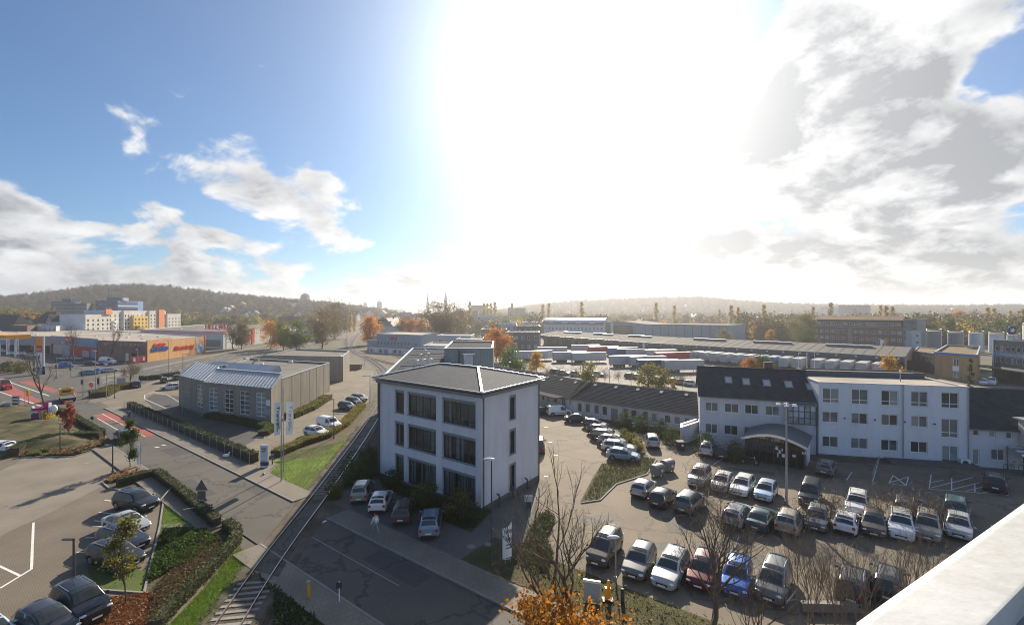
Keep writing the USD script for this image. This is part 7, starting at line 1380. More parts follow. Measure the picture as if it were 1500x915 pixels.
# hedges: clipped bodies of leaves
def hedge(name, label, pts, w, h, mat='leaf_hedge', dens=150, size=.12, z=0.0, cat='hedge'):
    P_ = [np.array(p[:2], float) for p in pts]; T = Thing(name, label, cat, (*P_[0], z)); rg = np.random.default_rng(hash_(label)); L = LineString([tuple(p) for p in P_]); body = L.buffer(w/2-.06, cap_style=2, join_style=2)
    core = MB()
    for g in getattr(body, 'geoms', [body]): core.prism(list(g.exterior.coords)[:-1], z, z+h-.08)
    T.part('inner_growth', core, 'soil'); n = int(L.length*(w+2*h)*dens); s = rg.random(n)*L.length; e = rg.random(n); per = w + 2*h
    q = np.array([L.interpolate(t).coords[0] for t in s[:]]); q2 = np.array([L.interpolate(min(L.length, t+.05)).coords[0] for t in s]); q1 = np.array([L.interpolate(max(0, t-.05)).coords[0] for t in s]); u = q2-q1; u /= np.linalg.norm(u, axis=1, keepdims=True)+1e-9; nn = np.c_[u[:,1], -u[:,0]]
    f = e*per; off = np.where(f < h, -w/2, np.where(f < h+w, f-h-w/2, w/2)); zz = np.where(f < h, f, np.where(f < h+w, h, per-f)); wob = .07*np.sin(s*1.3)+.05*np.sin(s*3.1+1)
    p = np.c_[q + nn*off[:,None], z + zz*(1+wob)] + rg.normal(size=(n,3))*.055; v, fc = leaf_quads(p, size, rg, .7); T.part('foliage', (v, fc), mat); return T
gp_ = lambda *a: [G2(*q) for q in a]
hedge('hedge', 'low dark hedge bending along the road at the corner bed', gp_((172,712),(205,703),(228,697),(268,728),(318,772)), .8, .9)
hedge('hedge', 'tall dark hedge beside the railway verge below the path', gp_((331,772),(346,783),(345,797),(322,822),(290,855),(252,893),(225,925)), .75, .75)
hedge('hedge', 'dark curved hedge in front of the planted mound', gp_((22,668),(40,657),(70,648),(110,644),(148,643)), .9, 1.1, z=.05)
hedge('hedge', 'dark hedge along the road edge of the planted mound', gp_((78,603),(105,613),(135,632),(150,640)), .8, 1.0, z=.05)
hedge('hedge', 'long hedge behind the pavement of the road', [RD(s, 26.2) for s in (-115,-95,-75,-60.5)], 1.0, 1.15, 'leaf_hedge', 110, .16)
hedge('hedge', 'pale-leaved hedge under the hall windows', gp_((305,611),(345,618),(392,628),(401,629)), 1.6, .8, 'leaf_green', 110, .16); hedge('hedge', 'short hedge turning the corner of the hall drive', gp_((401,628),(386,638)), 1.6, .8, 'leaf_green', 110, .16)
hedge('hedge', 'wide light green bank of bushes at the junction corner of the hall lot', gp_((146,582),(165,572),(192,567)), 3.0, 1.2, 'leaf_olive', 60, .22)
hedge('hedge', 'row of brownish hedge along the railway lawn', gp_((404,668),(440,652),(478,640),(505,623),(530,596)), 1.6, .8, 'leaf_olive', 90, .18)
for k, (a, b) in enumerate((((204,557),(215,556.5)),((217,556),(238,555)),((236,553.5),(250,552)),((250,551.5),(262,550)))): hedge('hedge', ['clipped hedge segment nearest the navy SUV','long clipped hedge segment behind the hatchback','third clipped hedge segment along the street','last clipped hedge segment before the hall'][k], gp_(a, b), 1.0, 1.2, 'leaf_hedge', 60, .2)
hedge('hedge', 'shrubby border along the side wall of the hall', gp_((424,613),(455,600),(480,584)), 2.0, 1.0, 'leaf_olive', 60, .22)
# loose ground cover
def cover(name, pts, n, size, mat, z, hgt, asp=.35, up=1.5, seed=1):
    P_ = Polygon(pts).buffer(0); x0, y0, x1, y1 = P_.bounds; rg = np.random.default_rng(seed); c = rg.uniform((x0,y0), (x1,y1), (n*3,2)); import shapely as _s; c = c[_s.contains_xy(P_, c[:,0], c[:,1])][:n]
    lump = meshkit.fbm(np.c_[c*1.1, np.zeros(len(c))], 3, seed); p = np.c_[c, z + hgt*rg.random(len(c))*(.3+1.2*lump)]; v, f = leaf_quads(p, size, rg, asp, up); path = '/World/'+uname('/World', name); g = put(path, (v, f), mat); meta(g.GetPrim(), kind='stuff'); return path
cover('fallen_leaves', gp_((212,869),(236,866),(240,890),(205,925),(160,960),(110,960),(138,878)), 5200, .13, 'fallen_leaf', .05, .05, .8, 0, 3)
cover('fallen_leaves', gp_((240,840),(330,800),(345,815),(250,905)), 900, .11, 'fallen_leaf', .05, .05, .8, 0, 4)
cover('ground_cover', gp_((238,778),(300,776),(322,790),(290,815),(225,850),(215,850)), 7000, .16, 'leaf_green', .05, .3, .7, .6, 5); cover('ground_cover', gp_((300,790),(340,790),(300,845),(215,912),(225,860)), 5000, .15, 'leaf_brown', .05, .2, .6, .6, 6)
def tufts(name, pts, n, seed, r=.42, h=.55, blades=70, mat='dry_grass', z=.1):
    "rounded tufts of ornamental grass"
    P_ = Polygon(pts).buffer(0); x0, y0, x1, y1 = P_.bounds; rg = np.random.default_rng(seed); c = rg.uniform((x0,y0), (x1,y1), (n*4,2)); c = c[shapely.contains_xy(P_, c[:,0], c[:,1])][:n]; m = MB()
    for q in c:
        s = rg.uniform(.6, 1.3); a = rg.uniform(0, 2*math.pi, blades); el = rg.uniform(.15, 1.45, blades); L = s*rg.uniform(.6, 1.0, blades); d = np.c_[np.cos(a)*np.cos(el)*r*1.3, np.sin(a)*np.cos(el)*r*1.3, np.sin(el)*h]*L[:,None]; b0 = np.c_[np.full((blades,1), q[0]), np.full((blades,1), q[1]), np.full((blades,1), z)] + rg.normal(size=(blades,3))*[.06,.06,0]
        w = np.c_[-np.sin(a), np.cos(a), 0*a]*.05; v = np.stack([b0-w*.5, b0+w*.5, b0+d*.75+w*.6, b0+d, b0+d*.75-w*.6], 1).reshape(-1,3); k = np.arange(blades)[:,None]*5; m.add(v, np.vstack([k+[0,1,2], k+[0,2,4], k+[4,2,3]]))
    path = '/World/'+uname('/World', name); g = put(path, m, mat); meta(g.GetPrim(), kind='stuff')
tufts('ornamental_grass', gp_((24,671),(60,656),(150,642),(163,650),(110,667)), 120, 7, z=.14); tufts('ornamental_grass', gp_((152,708),(166,693),(205,689),(225,691),(200,703)), 40, 8, z=.04); tufts('green_grass_tufts', gp_((42,668),(60,660),(80,660),(80,668)), 12, 9, mat='grass_blade', z=.14)
cover('grass_tufts', gp_((392,690),(420,664),(478,652),(520,640),(552,600),(552,615),(520,640),(492,668),(458,712),(446,728),(425,706)), 9000, .22, 'grass_blade', .04, .08, .12, 2.2, 9); cover('grass_tufts', gp_((352,800),(374,838),(345,868),(300,930),(225,940),(300,860)), 9000, .22, 'grass_blade', .04, .08, .12, 2.2, 10)
cover('grass_tufts', gp_((243,724),(300,760),(306,768),(236,774)), 3500, .2, 'grass_blade', .04, .08, .15, 2.0, 11); cover('grass_tufts', band(-21, 30, 25.3, 29.5), 5000, .25, 'leaf_hedge', .03, .1, .12, 2.0, 12); cover('verge_growth', band(-18, 26, 26.0, 29.5), 4500, .3, 'leaf_olive', .03, .4, .25, 1.2, 13); cover('verge_growth', band(-18, 26, 26.5, 29.6), 2500, .45, 'twig_mass', .03, .7, .06, 1.4, 23)
cover('grass_tufts', gp_((855,731),(881,680),(938,669),(960,672),(949,693),(903,707),(879,731)), 3000, .3, 'leaf_hedge', .03, .2, .2, 1.6, 14); cover('island_scrub', gp_((860,728),(885,684),(938,671),(955,676),(940,692),(900,704)), 1200, .5, 'twig_mass', .03, .5, .06, 1.4, 24); cover('verge_growth', gp_((752,822),(768,792),(788,757),(806,752),(814,764),(800,792),(812,812),(800,840)), 3200, .24, 'leaf_hedge', .03, .45, .4, 1.2, 15); cover('mound_grass', mound_poly, 9000, .3, 'leaf_hedge', .1, .12, .2, 1.6, 16); cover('mound_dry_grass', mound_poly, 4000, .35, 'dry_grass', .1, .15, .1, 2.0, 20)
cover('track_weeds', [(-22,62),(-20.2,48),(-18.6,47),(-14.8,53),(-15.4,62)], 3500, .3, 'leaf_green', .02, .35, .3, 1.5, 17); cover('track_weeds', [(-15.9,30.2),(-14.4,27),(-13.6,23),(-8.5,22.5), RD(-26,14.9), RD(-35,14.9)], 5000, .26, 'leaf_hedge', .02, .6, .4, 1.2, 18)
cover('office_bed_cover', gp_((552,692),(640,718),(720,750),(690,778),(655,765),(560,714)), 5000, .24, 'leaf_green', .04, .35, .5, 1.0, 19)
cover('yard_scrub', [(13,108),(28,97),(38,96),(60,92),(58,86),(40,84),(30,88),(14,100)], 2600, .7, 'leaf_olive', .02, 1.6, .5, .8, 21); cover('yard_scrub', [(2,116),(28,100),(38,97),(52,94),(52,90),(33,90),(14,100),(2,112)], 2600, .9, 'twig_mass', .02, 2.2, .05, 1.5, 22)
# ballast stones by the near rails
rg = np.random.default_rng(2); n = 2600; s_ = rg.uniform(14, 75, n); sx = np.interp(s_, [14,26,33,44.4,56,85], [-15.9,-16.9,-18.1,-19.5,-21,-25.4]) + rg.uniform(-2.1, 2.1, n); ok = ~((sx*.6 + s_*.8 > 14.8) & (sx*.6 + s_*.8 < 25.4)); pts = np.c_[sx, s_, np.full(n, .14)][ok]
cube = trimesh.creation.icosphere(0, 1.0); fv = np.array(cube.vertices); ff = np.array(cube.faces); sz = rg.uniform(.025,.075,(len(pts),1,1)); v = pts[:,None,:] + fv[None]*sz*np.array([1,1,.7]); f = (np.arange(len(pts))[:,None,None]*len(fv) + ff[None]).reshape(-1,3); g = put('/World/'+uname('/World','ballast_stones'), (v.reshape(-1,3), f), 'ballast'); meta(g.GetPrim(), kind='stuff')

# ---------------- far woods: hill forest and the tree-filled middle distance ----------------
from shapely import STRtree
ex = STRtree(EXCL)
def free(p):
    pts = shapely.points(p); hit = ex.query(pts, predicate='within')[0]; k = np.ones(len(p), bool); k[hit] = False; return k
def forest(name, protos, pos, seed):
    inst = UsdGeom.PointInstancer.Define(stage, '/World/' + uname('/World', name)); base = str(inst.GetPath()); rg = np.random.default_rng(seed); rel = []
    UsdGeom.Scope.Define(stage, base + '/kinds')
    for i, (h, rad, n, leaf, shape, mat) in enumerate(protos):
        p = crown_pts(rg, n, h*.12, h, rad, 16, shape); v, f = leaf_quads(p, leaf, rg, .75); m = MB().add(v, f).tube([(0,0,-1),(0,0,h*.55)], [.22,.1], 4, False)
        pth = f'{base}/kinds/tree_{i:03d}' if i else f'{base}/kinds/tree'; put(pth, m, mat); rel.append(pth)
    inst.CreatePrototypesRel().SetTargets(rel); n = len(pos); idx = rg.integers(0, len(protos), n); inst.CreateProtoIndicesAttr([int(i) for i in idx]); inst.CreatePositionsAttr([Gf.Vec3f(*map(float, p)) for p in pos])
    a = rg.uniform(0, math.pi, n); inst.CreateOrientationsAttr([Gf.Quath(float(math.cos(t)), 0, 0, float(math.sin(t))) for t in a]); sc = rg.uniform(.7, 1.25, n); inst.CreateScalesAttr([Gf.Vec3f(float(s), float(s), float(s*rg.uniform(.85,1.2))) for s in sc]); meta(inst.GetPrim(), kind='stuff')
FP = [(12,4.8,260,1.25,'round','leaf_forest'),(13,5.0,260,1.25,'round','leaf_brown'),(11,4.6,240,1.2,'round','leaf_olive'),(13,4.8,220,1.3,'round','leaf_forest'),(12,5.2,240,1.3,'round','twig_mass'),(14,3.2,220,1.1,'cone','leaf_dark')]
rg = np.random.default_rng(99)
def scatter(n, x0, x1, d0, d1, keep):
    d = np.sqrt(rg.uniform(d0**2, d1**2, n)); px = rg.uniform(x0, x1, n); x = (px-CX)/F*d; z = terrain(x, d); k = keep(px, d, z) & free(np.c_[x, d]); return np.c_[x, d, np.maximum(z - 1.2, 0)][k]
# far houses showing between the trees
def far_house(label, c, rz, wm, rm, nm):
    T = Thing(nm, label, 'house', c, rz, 'distant houses among the trees'); m = MB(); w, d_, h, r = 11, 9, 6.5, 10.5; m.box((0,0,h/2-1), (w,d_,h+2)); m.add([(-w/2,-d_/2,h),(-w/2,d_/2,h),(-w/2,0,r)], [[0,2,1]]); m.add([(w/2,-d_/2,h),(w/2,d_/2,h),(w/2,0,r)], [[0,1,2]]); T.part('wall', m, wm, world=False)
    rf = T.part('roof', MB().slab([(-w/2-.5,-d_/2-.5,h-.2),(w/2+.5,-d_/2-.5,h-.2),(w/2+.5,0,r+.2),(-w/2-.5,0,r+.2)], .25).slab([(w/2+.5,d_/2+.5,h-.2),(-w/2-.5,d_/2+.5,h-.2),(-w/2-.5,0,r+.2),(w/2+.5,0,r+.2)], .25), rm, world=False); T.part('chimney', MB().box((2,0,r+.4), (.8,.8,1.8)), 'brick_red', parent=rf, world=False)
    for k in range(3):
        for s in (-1, 1): T.part('window', MB().box((-3.4+k*3.4, s*(d_/2+.01), 3.4), (1.4,.06,1.5)), 'glass', world=False)
    return T
HP = {}; hr = np.random.default_rng(5); cols = [('render_bright','roof_tile','white_house','white-walled house with dark roof among distant trees'),('render_cream','brick_red','cream_house','cream house with red roof among distant trees'),('wall_pale','roof_tile','pale_house','pale grey house with dark roof among distant trees')]
hpos = np.vstack([scatter(230, 330, 640, 330, 950, lambda px, d, z: z < 60), scatter(330, 600, 1180, 300, 1300, lambda px, d, z: z < 60), scatter(120, 1180, 1500, 420, 1500, lambda px, d, z: z < 60)])
hpos = hpos[np.random.default_rng(8).permutation(len(hpos))[:285]]
EXCL += [Point(p[0], p[1]).buffer(9).union(Point(p[0]*(1-14/p[1]), p[1]-14).buffer(8)) for p in hpos]
for k, p in enumerate(hpos):
    wm, rm, nm, lab = cols[k % 3]; c = (p[0], p[1], p[2]); rz = hr.uniform(0, 3.14)
    if nm not in HP: HP[nm] = far_house(lab, c, rz, wm, rm, nm)
    else: copy(HP[nm], lab, c, rz, hr.uniform(.9, 1.5), group='distant houses among the trees')
ex = STRtree(EXCL)
hillpos = np.vstack([scatter(15000, -250, 640, 520, 1150, lambda px, d, z: z > 9), scatter(13000, 640, 1750, 900, 1750, lambda px, d, z: (z > 4))])
forest('hill_forest', FP, hillpos, 1)
nz = lambda px, d: meshkit.noise(np.c_[px/28, d/60, 0*px], 5)
midpos = np.vstack([scatter(2600, 330, 800, 330, 900, lambda px, d, z: nz(px, d) > .42), scatter(3200, -150, 460, 400, 640, lambda px, d, z: nz(px, d) > .25), scatter(4600, 740, 1700, 410, 980, lambda px, d, z: nz(px, d) > .33), scatter(3200, 400, 1300, 900, 2400, lambda px, d, z: nz(px, d) > .45), scatter(1400, 1080, 1320, 300, 420, lambda px, d, z: nz(px, d) > .25), scatter(600, 1330, 1650, 250, 380, lambda px, d, z: nz(px, d) > .3)])
forest('distant_trees', FP[:5] + [(10,4.2,280,1.0,'round','leaf_poplar'),(11,4.6,280,1.1,'round','leaf_green'),(11,4.6,280,1.1,'round','leaf_olive'),(9,3.6,260,.95,'round','leaf_orange'),(10,4.2,260,1.0,'round','leaf_olive')], midpos, 2)
left_pos = scatter(420, -150, 130, 330, 520, lambda px, d, z: (px < 75)); forest('autumn_trees', [(15,6,420,1.1,'round','leaf_orange'),(16,6,420,1.2,'round','leaf_olive'),(15,6,420,1.2,'round','leaf_brown')], left_pos, 3)

# ---------------- street furniture, flags, signs ----------------
def lamp_L(label, px, py, ytop, dx, name='street_lamp', mat='pole_dark', armlen=1.1, r=.07):
    c = G(px, py); h = ZAT(ytop, c[1]); T = Thing(name, label, 'street lamp', c); T.part('pole', MB().tube([c, c+[0,0,h]], [r, r*.7], 8), mat); T.part('base', MB().cyl(c, c+[0,0,.25], r*1.7, 8), mat)
    u = np.array([dx, 0, 0.0]); T.part('arm', MB().beam(c+[0,0,h-.06], c+u*armlen+[0,0,h-.06], .16, .1), mat); T.part('lamp_head', MB().box(c+u*(armlen*.7)+[0,0,h-.13], (.5,.18,.05)), 'lamp_clear')
lamp_L('dark angular lamp beside the driveway entrance', 165, 692, 650, -1, armlen=.9); lamp_L('dark angular lamp behind the big black SUV', 108, 862, 788, -1, armlen=.75, r=.09)
lamp_L('slim lamp at the grey hall, right of the drive', 267, 606, 573, 1, mat='pole', armlen=1.4); lamp_L('lamp by the white cars on the hall lot', 489, 642, 584, -1, armlen=1.5); lamp_L('lamp standing beside the single track', 542, 590, 550, -1, mat='pole', armlen=1.6); lamp_L('dark lamp on the planted mound right of the red tree', 88, 662, 620, 1, armlen=.5)
lamp_L('street lamp in front of the orange wall', 268, 541, 518, 1, armlen=2.2); lamp_L('dark street lamp in front of the light green bushes', 168, 583, 543, 1, armlen=2.4); lamp_L('lamp beside the railway bend', 534, 535, 513, -1, mat='pole', armlen=2)
def pole(label, px, py, ytop, name='street_lamp', cat='street lamp', mat='pole', r=.08, head=True):
    c = G(px, py); h = ZAT(ytop, c[1]); T = Thing(name, label, cat, c); T.part('pole', MB().tube([c, c+[0,0,h]], [r, r*.6], 8), mat); T.part('base', MB().cyl(c, c+[0,0,.4], r*1.5, 8), mat)
    if head: T.part('lamp_head', MB().ell(c+[-.18,0,h+.05], (.45,.2,.12), 2), 'lamp_clear')
    return T, c, h
pole('tall post-top lamp in front of the white office, by the white sign', 720, 828, 673, r=.07, mat='pole_dark')
for px, py, yt, lab in ((140,577,514,'tall street lamp at the junction, left'),(156,583,534,'street lamp right of the light pole at the junction'),(201,548,512,'street lamp in front of the brown store'),(247,546,500,'street lamp in front of the orange wall lettering'),(92,525,502,'lamp post under the blue fascia'),(1213,560,530,'lamp post in front of the docked trailers'),(893,563,539,'lamp post in the trailer yard'),(1038,560,539,'lamp post at the tan yard'),(405,516,470,'tall street lamp left of the broad brown tree'),(507,505,462,'lamp post beside the main street end'),(478,505,463,'lamp post by the broad brown tree')): pole(lab, px, py, yt, r=.09)
# tall multi-head lamp in the car park
T, c, h = pole('tall mast lamp with a ring of heads in the car park', 1152, 738, 592, r=.12, head=False)
for k in range(6): a = k*math.pi/3; e = c+[math.cos(a)*.8, math.sin(a)*.8, h-.02]; T.part('arm', MB().cyl(c+[0,0,h-.05], e, .035, 6), 'pole'); T.part('lamp_head', MB().ell(e, (.24,.16,.07), 2), 'lamp_clear')
pole('thin lamp post between the brown and silver cars in the near row', 902, 852, 787, mat='pole', r=.06)
# pole flags
def flag(label, px, py, ytop, fx, fw, ft, fb, txt, tm='sign_black', d=None, bg='sign_white', lean=0.0):
    c = G(px, py) if d is None else A(px, d); d = c[1]; h = ZAT(ytop, d); T = Thing('flag_pole', label, 'flag', c); T.part('pole', MB().tube([c, c+[0,0,h]], [.07,.045], 8), 'pole')
    x0 = A(fx, d)[0]; w = fw/F*d; z1, z0 = ZAT(ft, d), ZAT(fb, d); n = 14; v = []; fc = []
    for i in range(n+1):
        t = i/n
        for j in range(5): s = j/4; v.append((x0 + w*(s*(1-.12*t)) + lean*w*t, d - .06 + .13*math.sin(t*7+s*3)*s + .1*math.sin(s*4), z1 + (z0-z1)*t + .25*(s-.5)*t*(z1-z0)*.2))
    for i in range(n):
        for j in range(4): q = i*5+j; fc.append([q, q+5, q+6, q+1])
    fl = T.part('flag', MB().add(v, fc), bg, smooth=60)
    if txt:
        L = (z1-z0)*.78; m = meshkit.text_mesh(txt, .7, .01, True); vv = np.array(m.vertices); k = L/(vv[:,0].max()-vv[:,0].min()); k2 = w*.52/.7
        xx, yy = vv[:,0]*k, vv[:,1]*k2                              # reading downwards
        zz = z1 - (z1-z0)*.1 - xx; tt = (z1-zz)/(z1-z0); sx = .3*w + yy*.9; ss = np.clip(sx/w, 0, 1)
        yv = d - .075 + .13*np.sin(tt*7+ss*3)*ss + .1*np.sin(ss*4) - vv[:,2]
        T.part('lettering', (np.c_[x0 + sx + lean*w*tt, yv, zz + .25*(ss-.5)*tt*(z1-z0)*.2], np.array(m.faces)), tm, parent=fl)
flag('white flag with dark lettering on the pole by the hall sign', 412, 706, 556, 402, 11, 589, 637, 'Travaic')
flag('second white flag hanging right of the lettered one', 415, 690, 568, 420, 12, 588, 636, 'Travaic', 'sign_grey', lean=-.1)
for px, lab in ((13.5,'white pole flag, leftmost of the two by the orange canopy'),(27.5,'white pole flag, right one by the orange canopy')): flag(lab, px, 540, 493, px-4.5 if px < 20 else px-4.2, 5.4, 496, 519, 'SHOP', 'sign_red')
for px, cl, lab in ((1284,'blue_paint','blue flag behind the depot roof'),(1289.5,'sign_white','white flag behind the depot roof'),(1295,'accent_orange','orange-red flag behind the depot roof')): flag(lab, px, 0, 496, px, 4.6, 497.5, 507, '', d=165, bg=cl, lean=-.3)
for px in (1170, 1182, 1193): c = A(px, 128); T = Thing('white_mast', ['left white mast','middle white mast','right white mast'][(1170,1182,1193).index(px)] + ' standing before the docked trailers', 'pole', c); T.part('pole', MB().tube([c, c+[0,0,ZAT(516,128)]], [.09,.06], 8), 'frame_white'); T.part('base', MB().cyl(c, c+[0,0,.3], .2, 8), 'pole')
# filling station canopy and price sign
T = Thing('price_sign', 'tall orange, red and white price sign of the filling station', 'sign', G(60.5, 548)); w = Wall(G2(55.5,548), G2(66.5,548)); d = w.a[1]
for y0, y1, mt in ((494,505.5,'sign_orange'),(505.6,515.5,'sign_red'),(515.6,536,'sign_white')): T.part('sign_panel', w.box(MB(), 0, w.len*.78, 0, .5, ZAT(y1,d), ZAT(y0,d)), mt)
T.part('side_mast', w.box(MB(), w.len*.8, w.len, .1, .5, 0, ZAT(493,d)), 'wall_pale'); T.part('plinth', w.box(MB(), 0, w.len, 0, .5, 0, ZAT(537,d)), 'sign_grey'); w.text(T, 'REIFEN', .1, ZAT(512,d), .45, 'sign_white', .51, w.len*.6, parent='sign_panel_001', dep=.02); T.part('print', w.box(MB(), w.len*.25, w.len*.5, .502, .53, ZAT(525,d), ZAT(520,d)), 'sign_red', parent='sign_panel_002')
T = Thing('station_canopy', 'orange filling station canopy at the left edge', 'canopy', A(5, 175)); w = Wall(A(-45,196)[:2], A(8,188)[:2])
T.part('canopy', w.box(MB(), 0, w.len, -8, 0, 7.6, 9.5), 'sign_orange'); T.part('stripe', w.box(MB(), 0, w.len, .01, .06, 7.6, 8.0), 'sign_white')
for t in (2, w.len*.5, w.len-2): T.part('column', w.box(MB(), t-.25, t+.25, -4.2, -3.7, 0, 7.6), 'frame_white')
# traffic signals
def signal(label, px, py, ytop, arm=0.0, name='traffic_light'):
    c = G(px, py); h = ZAT(ytop, c[1]); T = Thing(name, label, 'traffic light', c); T.part('post', MB().tube([c, c+[0,0,h]], [.09,.07], 8), 'pole'); heads = [(0,-.2,h-1.0),(0,-.2,h*.55)]
    if arm:
        T.part('arm', MB().tube([c+[0,0,h], c+[arm*.12,0,h+.35], c+[arm*.3,0,h+.5], c+[arm,0,h+.55]], .06, 6), 'pole'); heads.append((arm*.97,-.1,h+.2))
    for q in heads: hd = T.part('signal_head', MB().box(c+q, (.36,.26,1.0)), 'frame_dark'); T.part('visor', MB().box(c+q+np.array([0,-.16,.3]), (.26,.12,.04)).box(c+q+np.array([0,-.16,0]), (.26,.12,.04)).box(c+q+np.array([0,-.16,-.3]), (.26,.12,.04)), 'frame_dark', parent=hd)
signal('traffic light mast with long arm at the junction corner', 121.5, 581, 541, -9.0); signal('traffic light with two heads on the far junction corner', 83, 553, 523); signal('traffic light beside the store car park exit', 104, 551, 530); signal('traffic light in front of the grass at the left junction', 51, 560, 526); signal('small traffic light at the junction right of the big mast', 145, 571, 550)
T, c, h = pole('slim post with a red lit pedestrian signal on the junction island', 42, 592, 572, 'pedestrian_light', 'traffic light', 'pole', .06, False); T.part('signal_box', MB().box(c+[0,-.12,h-.5], (.45,.3,1.2)), 'sign_orange')
T, c, h = pole('post of the junction island left of the red pedestrian signal', 36.5, 592, 571, 'sign_post', 'post', 'pole', .05, False); T.part('bracket', MB().beam(c+[0,0,h-.1], c+[.7,0,h-.2], .08, .08), 'pole')
T = Thing('no_entry_sign', 'round red no-entry sign at the hall hedge', 'sign', G(134, 580)); c = G(134, 580); z = ZAT(563.5, c[1]); T.part('post', MB().cyl(c, c+[0,0,z], .05, 6), 'pole'); s = T.part('disc', MB().cyl(c+[0,-.06,z], c+[0,-.1,z], .5, 20), 'sign_red'); T.part('white_bar', MB().box(c+[0,-.11,z], (.7,.02,.16)), 'sign_white', parent=s)
T = Thing('direction_sign', 'stack of three dark direction boards at the left junction', 'sign', G(23, 600)); w = Wall(G2(18,600), G2(29,600)); d = w.a[1]
for k in range(3): b = T.part('board', w.box(MB(), 0, w.len, 0, .12, ZAT(583.5+k*4.6,d), ZAT(579.6+k*4.6,d)), 'sign_grey'); T.part('stripe', w.box(MB(), .2, w.len-.3, .122, .13, ZAT(582.6+k*4.6,d), ZAT(580.9+k*4.6,d)), 'sign_black', parent=b)
for t in (.25, w.len-.25): T.part('post', MB().cyl(w.p(t,-.06,0), w.p(t,-.06,ZAT(579,d)), .06, 6), 'pole')
T = Thing('switch_cabinet', 'grey cabinet board left of the direction boards', 'cabinet', G(9, 602)); c = G(9, 602); T.part('cabinet', MB().box(c+[0,0,.85], (1.2,.4,1.5)), 'sign_grey'); T.part('lid', MB().box(c+[0,0,1.63], (1.3,.5,.06)), 'sign_white')
T = Thing('info_board', 'grey framed board standing before the light green bushes', 'sign', G(177, 566)); w = Wall(G2(171,566), G2(184,565)); T.part('board', w.box(MB(), 0, w.len, 0, .15, .5, 2.1), 'sign_grey'); [T.part('post', MB().cyl(w.p(t,-.08,0), w.p(t,-.08,2.2), .06, 6), 'pole') for t in (.2, w.len-.2)]
# ornamental advertising figure on the mound: purple box, red sheet, white round tank
c0 = G(57, 614, .9); c0[2] = .75; T = Thing('advert_sculpture', 'magenta, red and purple advertising figure with a white round tank on the grass mound', 'sculpture', c0); s = c0[1]/F; a = lambda x, y, o=0: np.array([(x-CX)*s, c0[1]+o, ZAT(y, c0[1])])
def vbox(x0, x1, y0, y1, o0, o1): p, q = a(x0, y1, o0), a(x1, y0, o1); return MB().box((p+q)/2, np.abs(q-p))
T.part('purple_box', vbox(45.5,54.8,604.5,620.5,0,1.4), 'sign_purple'); T.part('white_lid', vbox(45,55.5,602.2,604.3,-.1,1.5), 'sign_white'); T.part('red_hood', vbox(46.5,56,598,602,.1,1.3), 'sign_magenta'); T.part('red_sheet', vbox(50.5,59.5,591.5,608,1.5,1.7), 'sign_magenta'); T.part('pale_post', vbox(59.6,60.8,592,611,1.2,1.7), 'sign_white'); T.part('cream_side', vbox(55.0,59.5,603,620,.2,.5), 'render_cream'); T.part('orange_figure', vbox(56,58.5,602,609,0,.18), 'accent_orange')
tk = a(64.5, 601.5, 1.6); T.part('white_tank', MB().ell(tk, (4.6*s, 4.2*s, 6.2*s), 3), 'frame_white', smooth=60); T.part('tank_foot', MB().cyl(tk-[0,0,8*s], tk-[0,0,4*s], .25, 8), 'pole'); T.part('grey_pipe', MB().tube([a(46,607), a(45,603), a(47.5,597), a(49,596)], .25, 8), 'wall_pale')
bb_ = Thing('yellow_bush', 'golden yellow bush beside the advertising figure', 'bush', a(66,617,.5)); rg = np.random.default_rng(3); p = crown_pts(rg, 900, 0, 1.3, 1.2, 16, 'cone') + a(66,618,.5); v, f = leaf_quads(p, .2, rg, .7); bb_.part('foliage', (v, f), 'leaf_gold'); bb_.part('stem', MB().cyl(a(66,618,.5), a(66,618,.5)+[0,0,.8], .05, 5), 'bark')
# company signs
def stele(label, x0, x1, yb, yt, lines, curved=False, bg='sign_white', yoff=0.0, base='sign_navy', title='travaic', dep=None):
    c = G((x0+x1)/2, yb); T = Thing('company_sign', label, 'sign', c); w = Wall(G2(x0, yb), G2(x1, yb - yoff)); h = ZAT(yt, c[1]); m = MB()
    if curved:
        n = 10
        for k in range(n):
            t0, t1 = w.len*k/n, w.len*(k+1)/n; o = lambda t: .22*math.sin(math.pi*t/w.len); e = lambda t: .3*(t/w.len)
            m.hexa([w.p(t0,o(t0)+.06,.35), w.p(t1,o(t1)+.06,.35), w.p(t1,o(t1)-.06,.35), w.p(t0,o(t0)-.06,.35), w.p(t0,o(t0)+.06,h-.3+e(t0)), w.p(t1,o(t1)+.06,h-.3+e(t1)), w.p(t1,o(t1)-.06,h-.3+e(t1)), w.p(t0,o(t0)-.06,h-.3+e(t0))])
        off = .29
    else: w.box(m, 0, w.len, -.12, .12, .1, h); off = .125
    p = T.part('panel', m, bg); w.text(T, title, w.len*.14, h*.86-.2, .26, 'sign_navy', off, w.len*.7, parent=p, dep=.012, name='title')
    for k, (z, f) in enumerate(lines): T.part('text_line', w.box(MB(), w.len*.14, w.len*(.14+.72*f), off, off+.012, h*z-.03, h*z+.03), 'sign_navy', parent=p)
    if curved: [T.part('foot', MB().cyl(w.p(t,.1,0), w.p(t,.1,.4), .04, 6), 'pole') for t in (w.len*.2, w.len*.8)]
    else: T.part('base', w.box(MB(), 0, w.len, -.125, .125, .25, .7), base, parent=p)
stele('white-blue company stele on the lawn corner by the hall drive', 382, 393, 684, 651, [(.74,.9),(.68,.6),(.3,.7)], bg='tank_pale'); stele('tall curved white company sign by the office forecourt', 736.5, 749, 825, 768, [(.66,1),(.61,1),(.5,.95),(.42,1),(.16,.9)], True, yoff=4.5, title='MEYER')
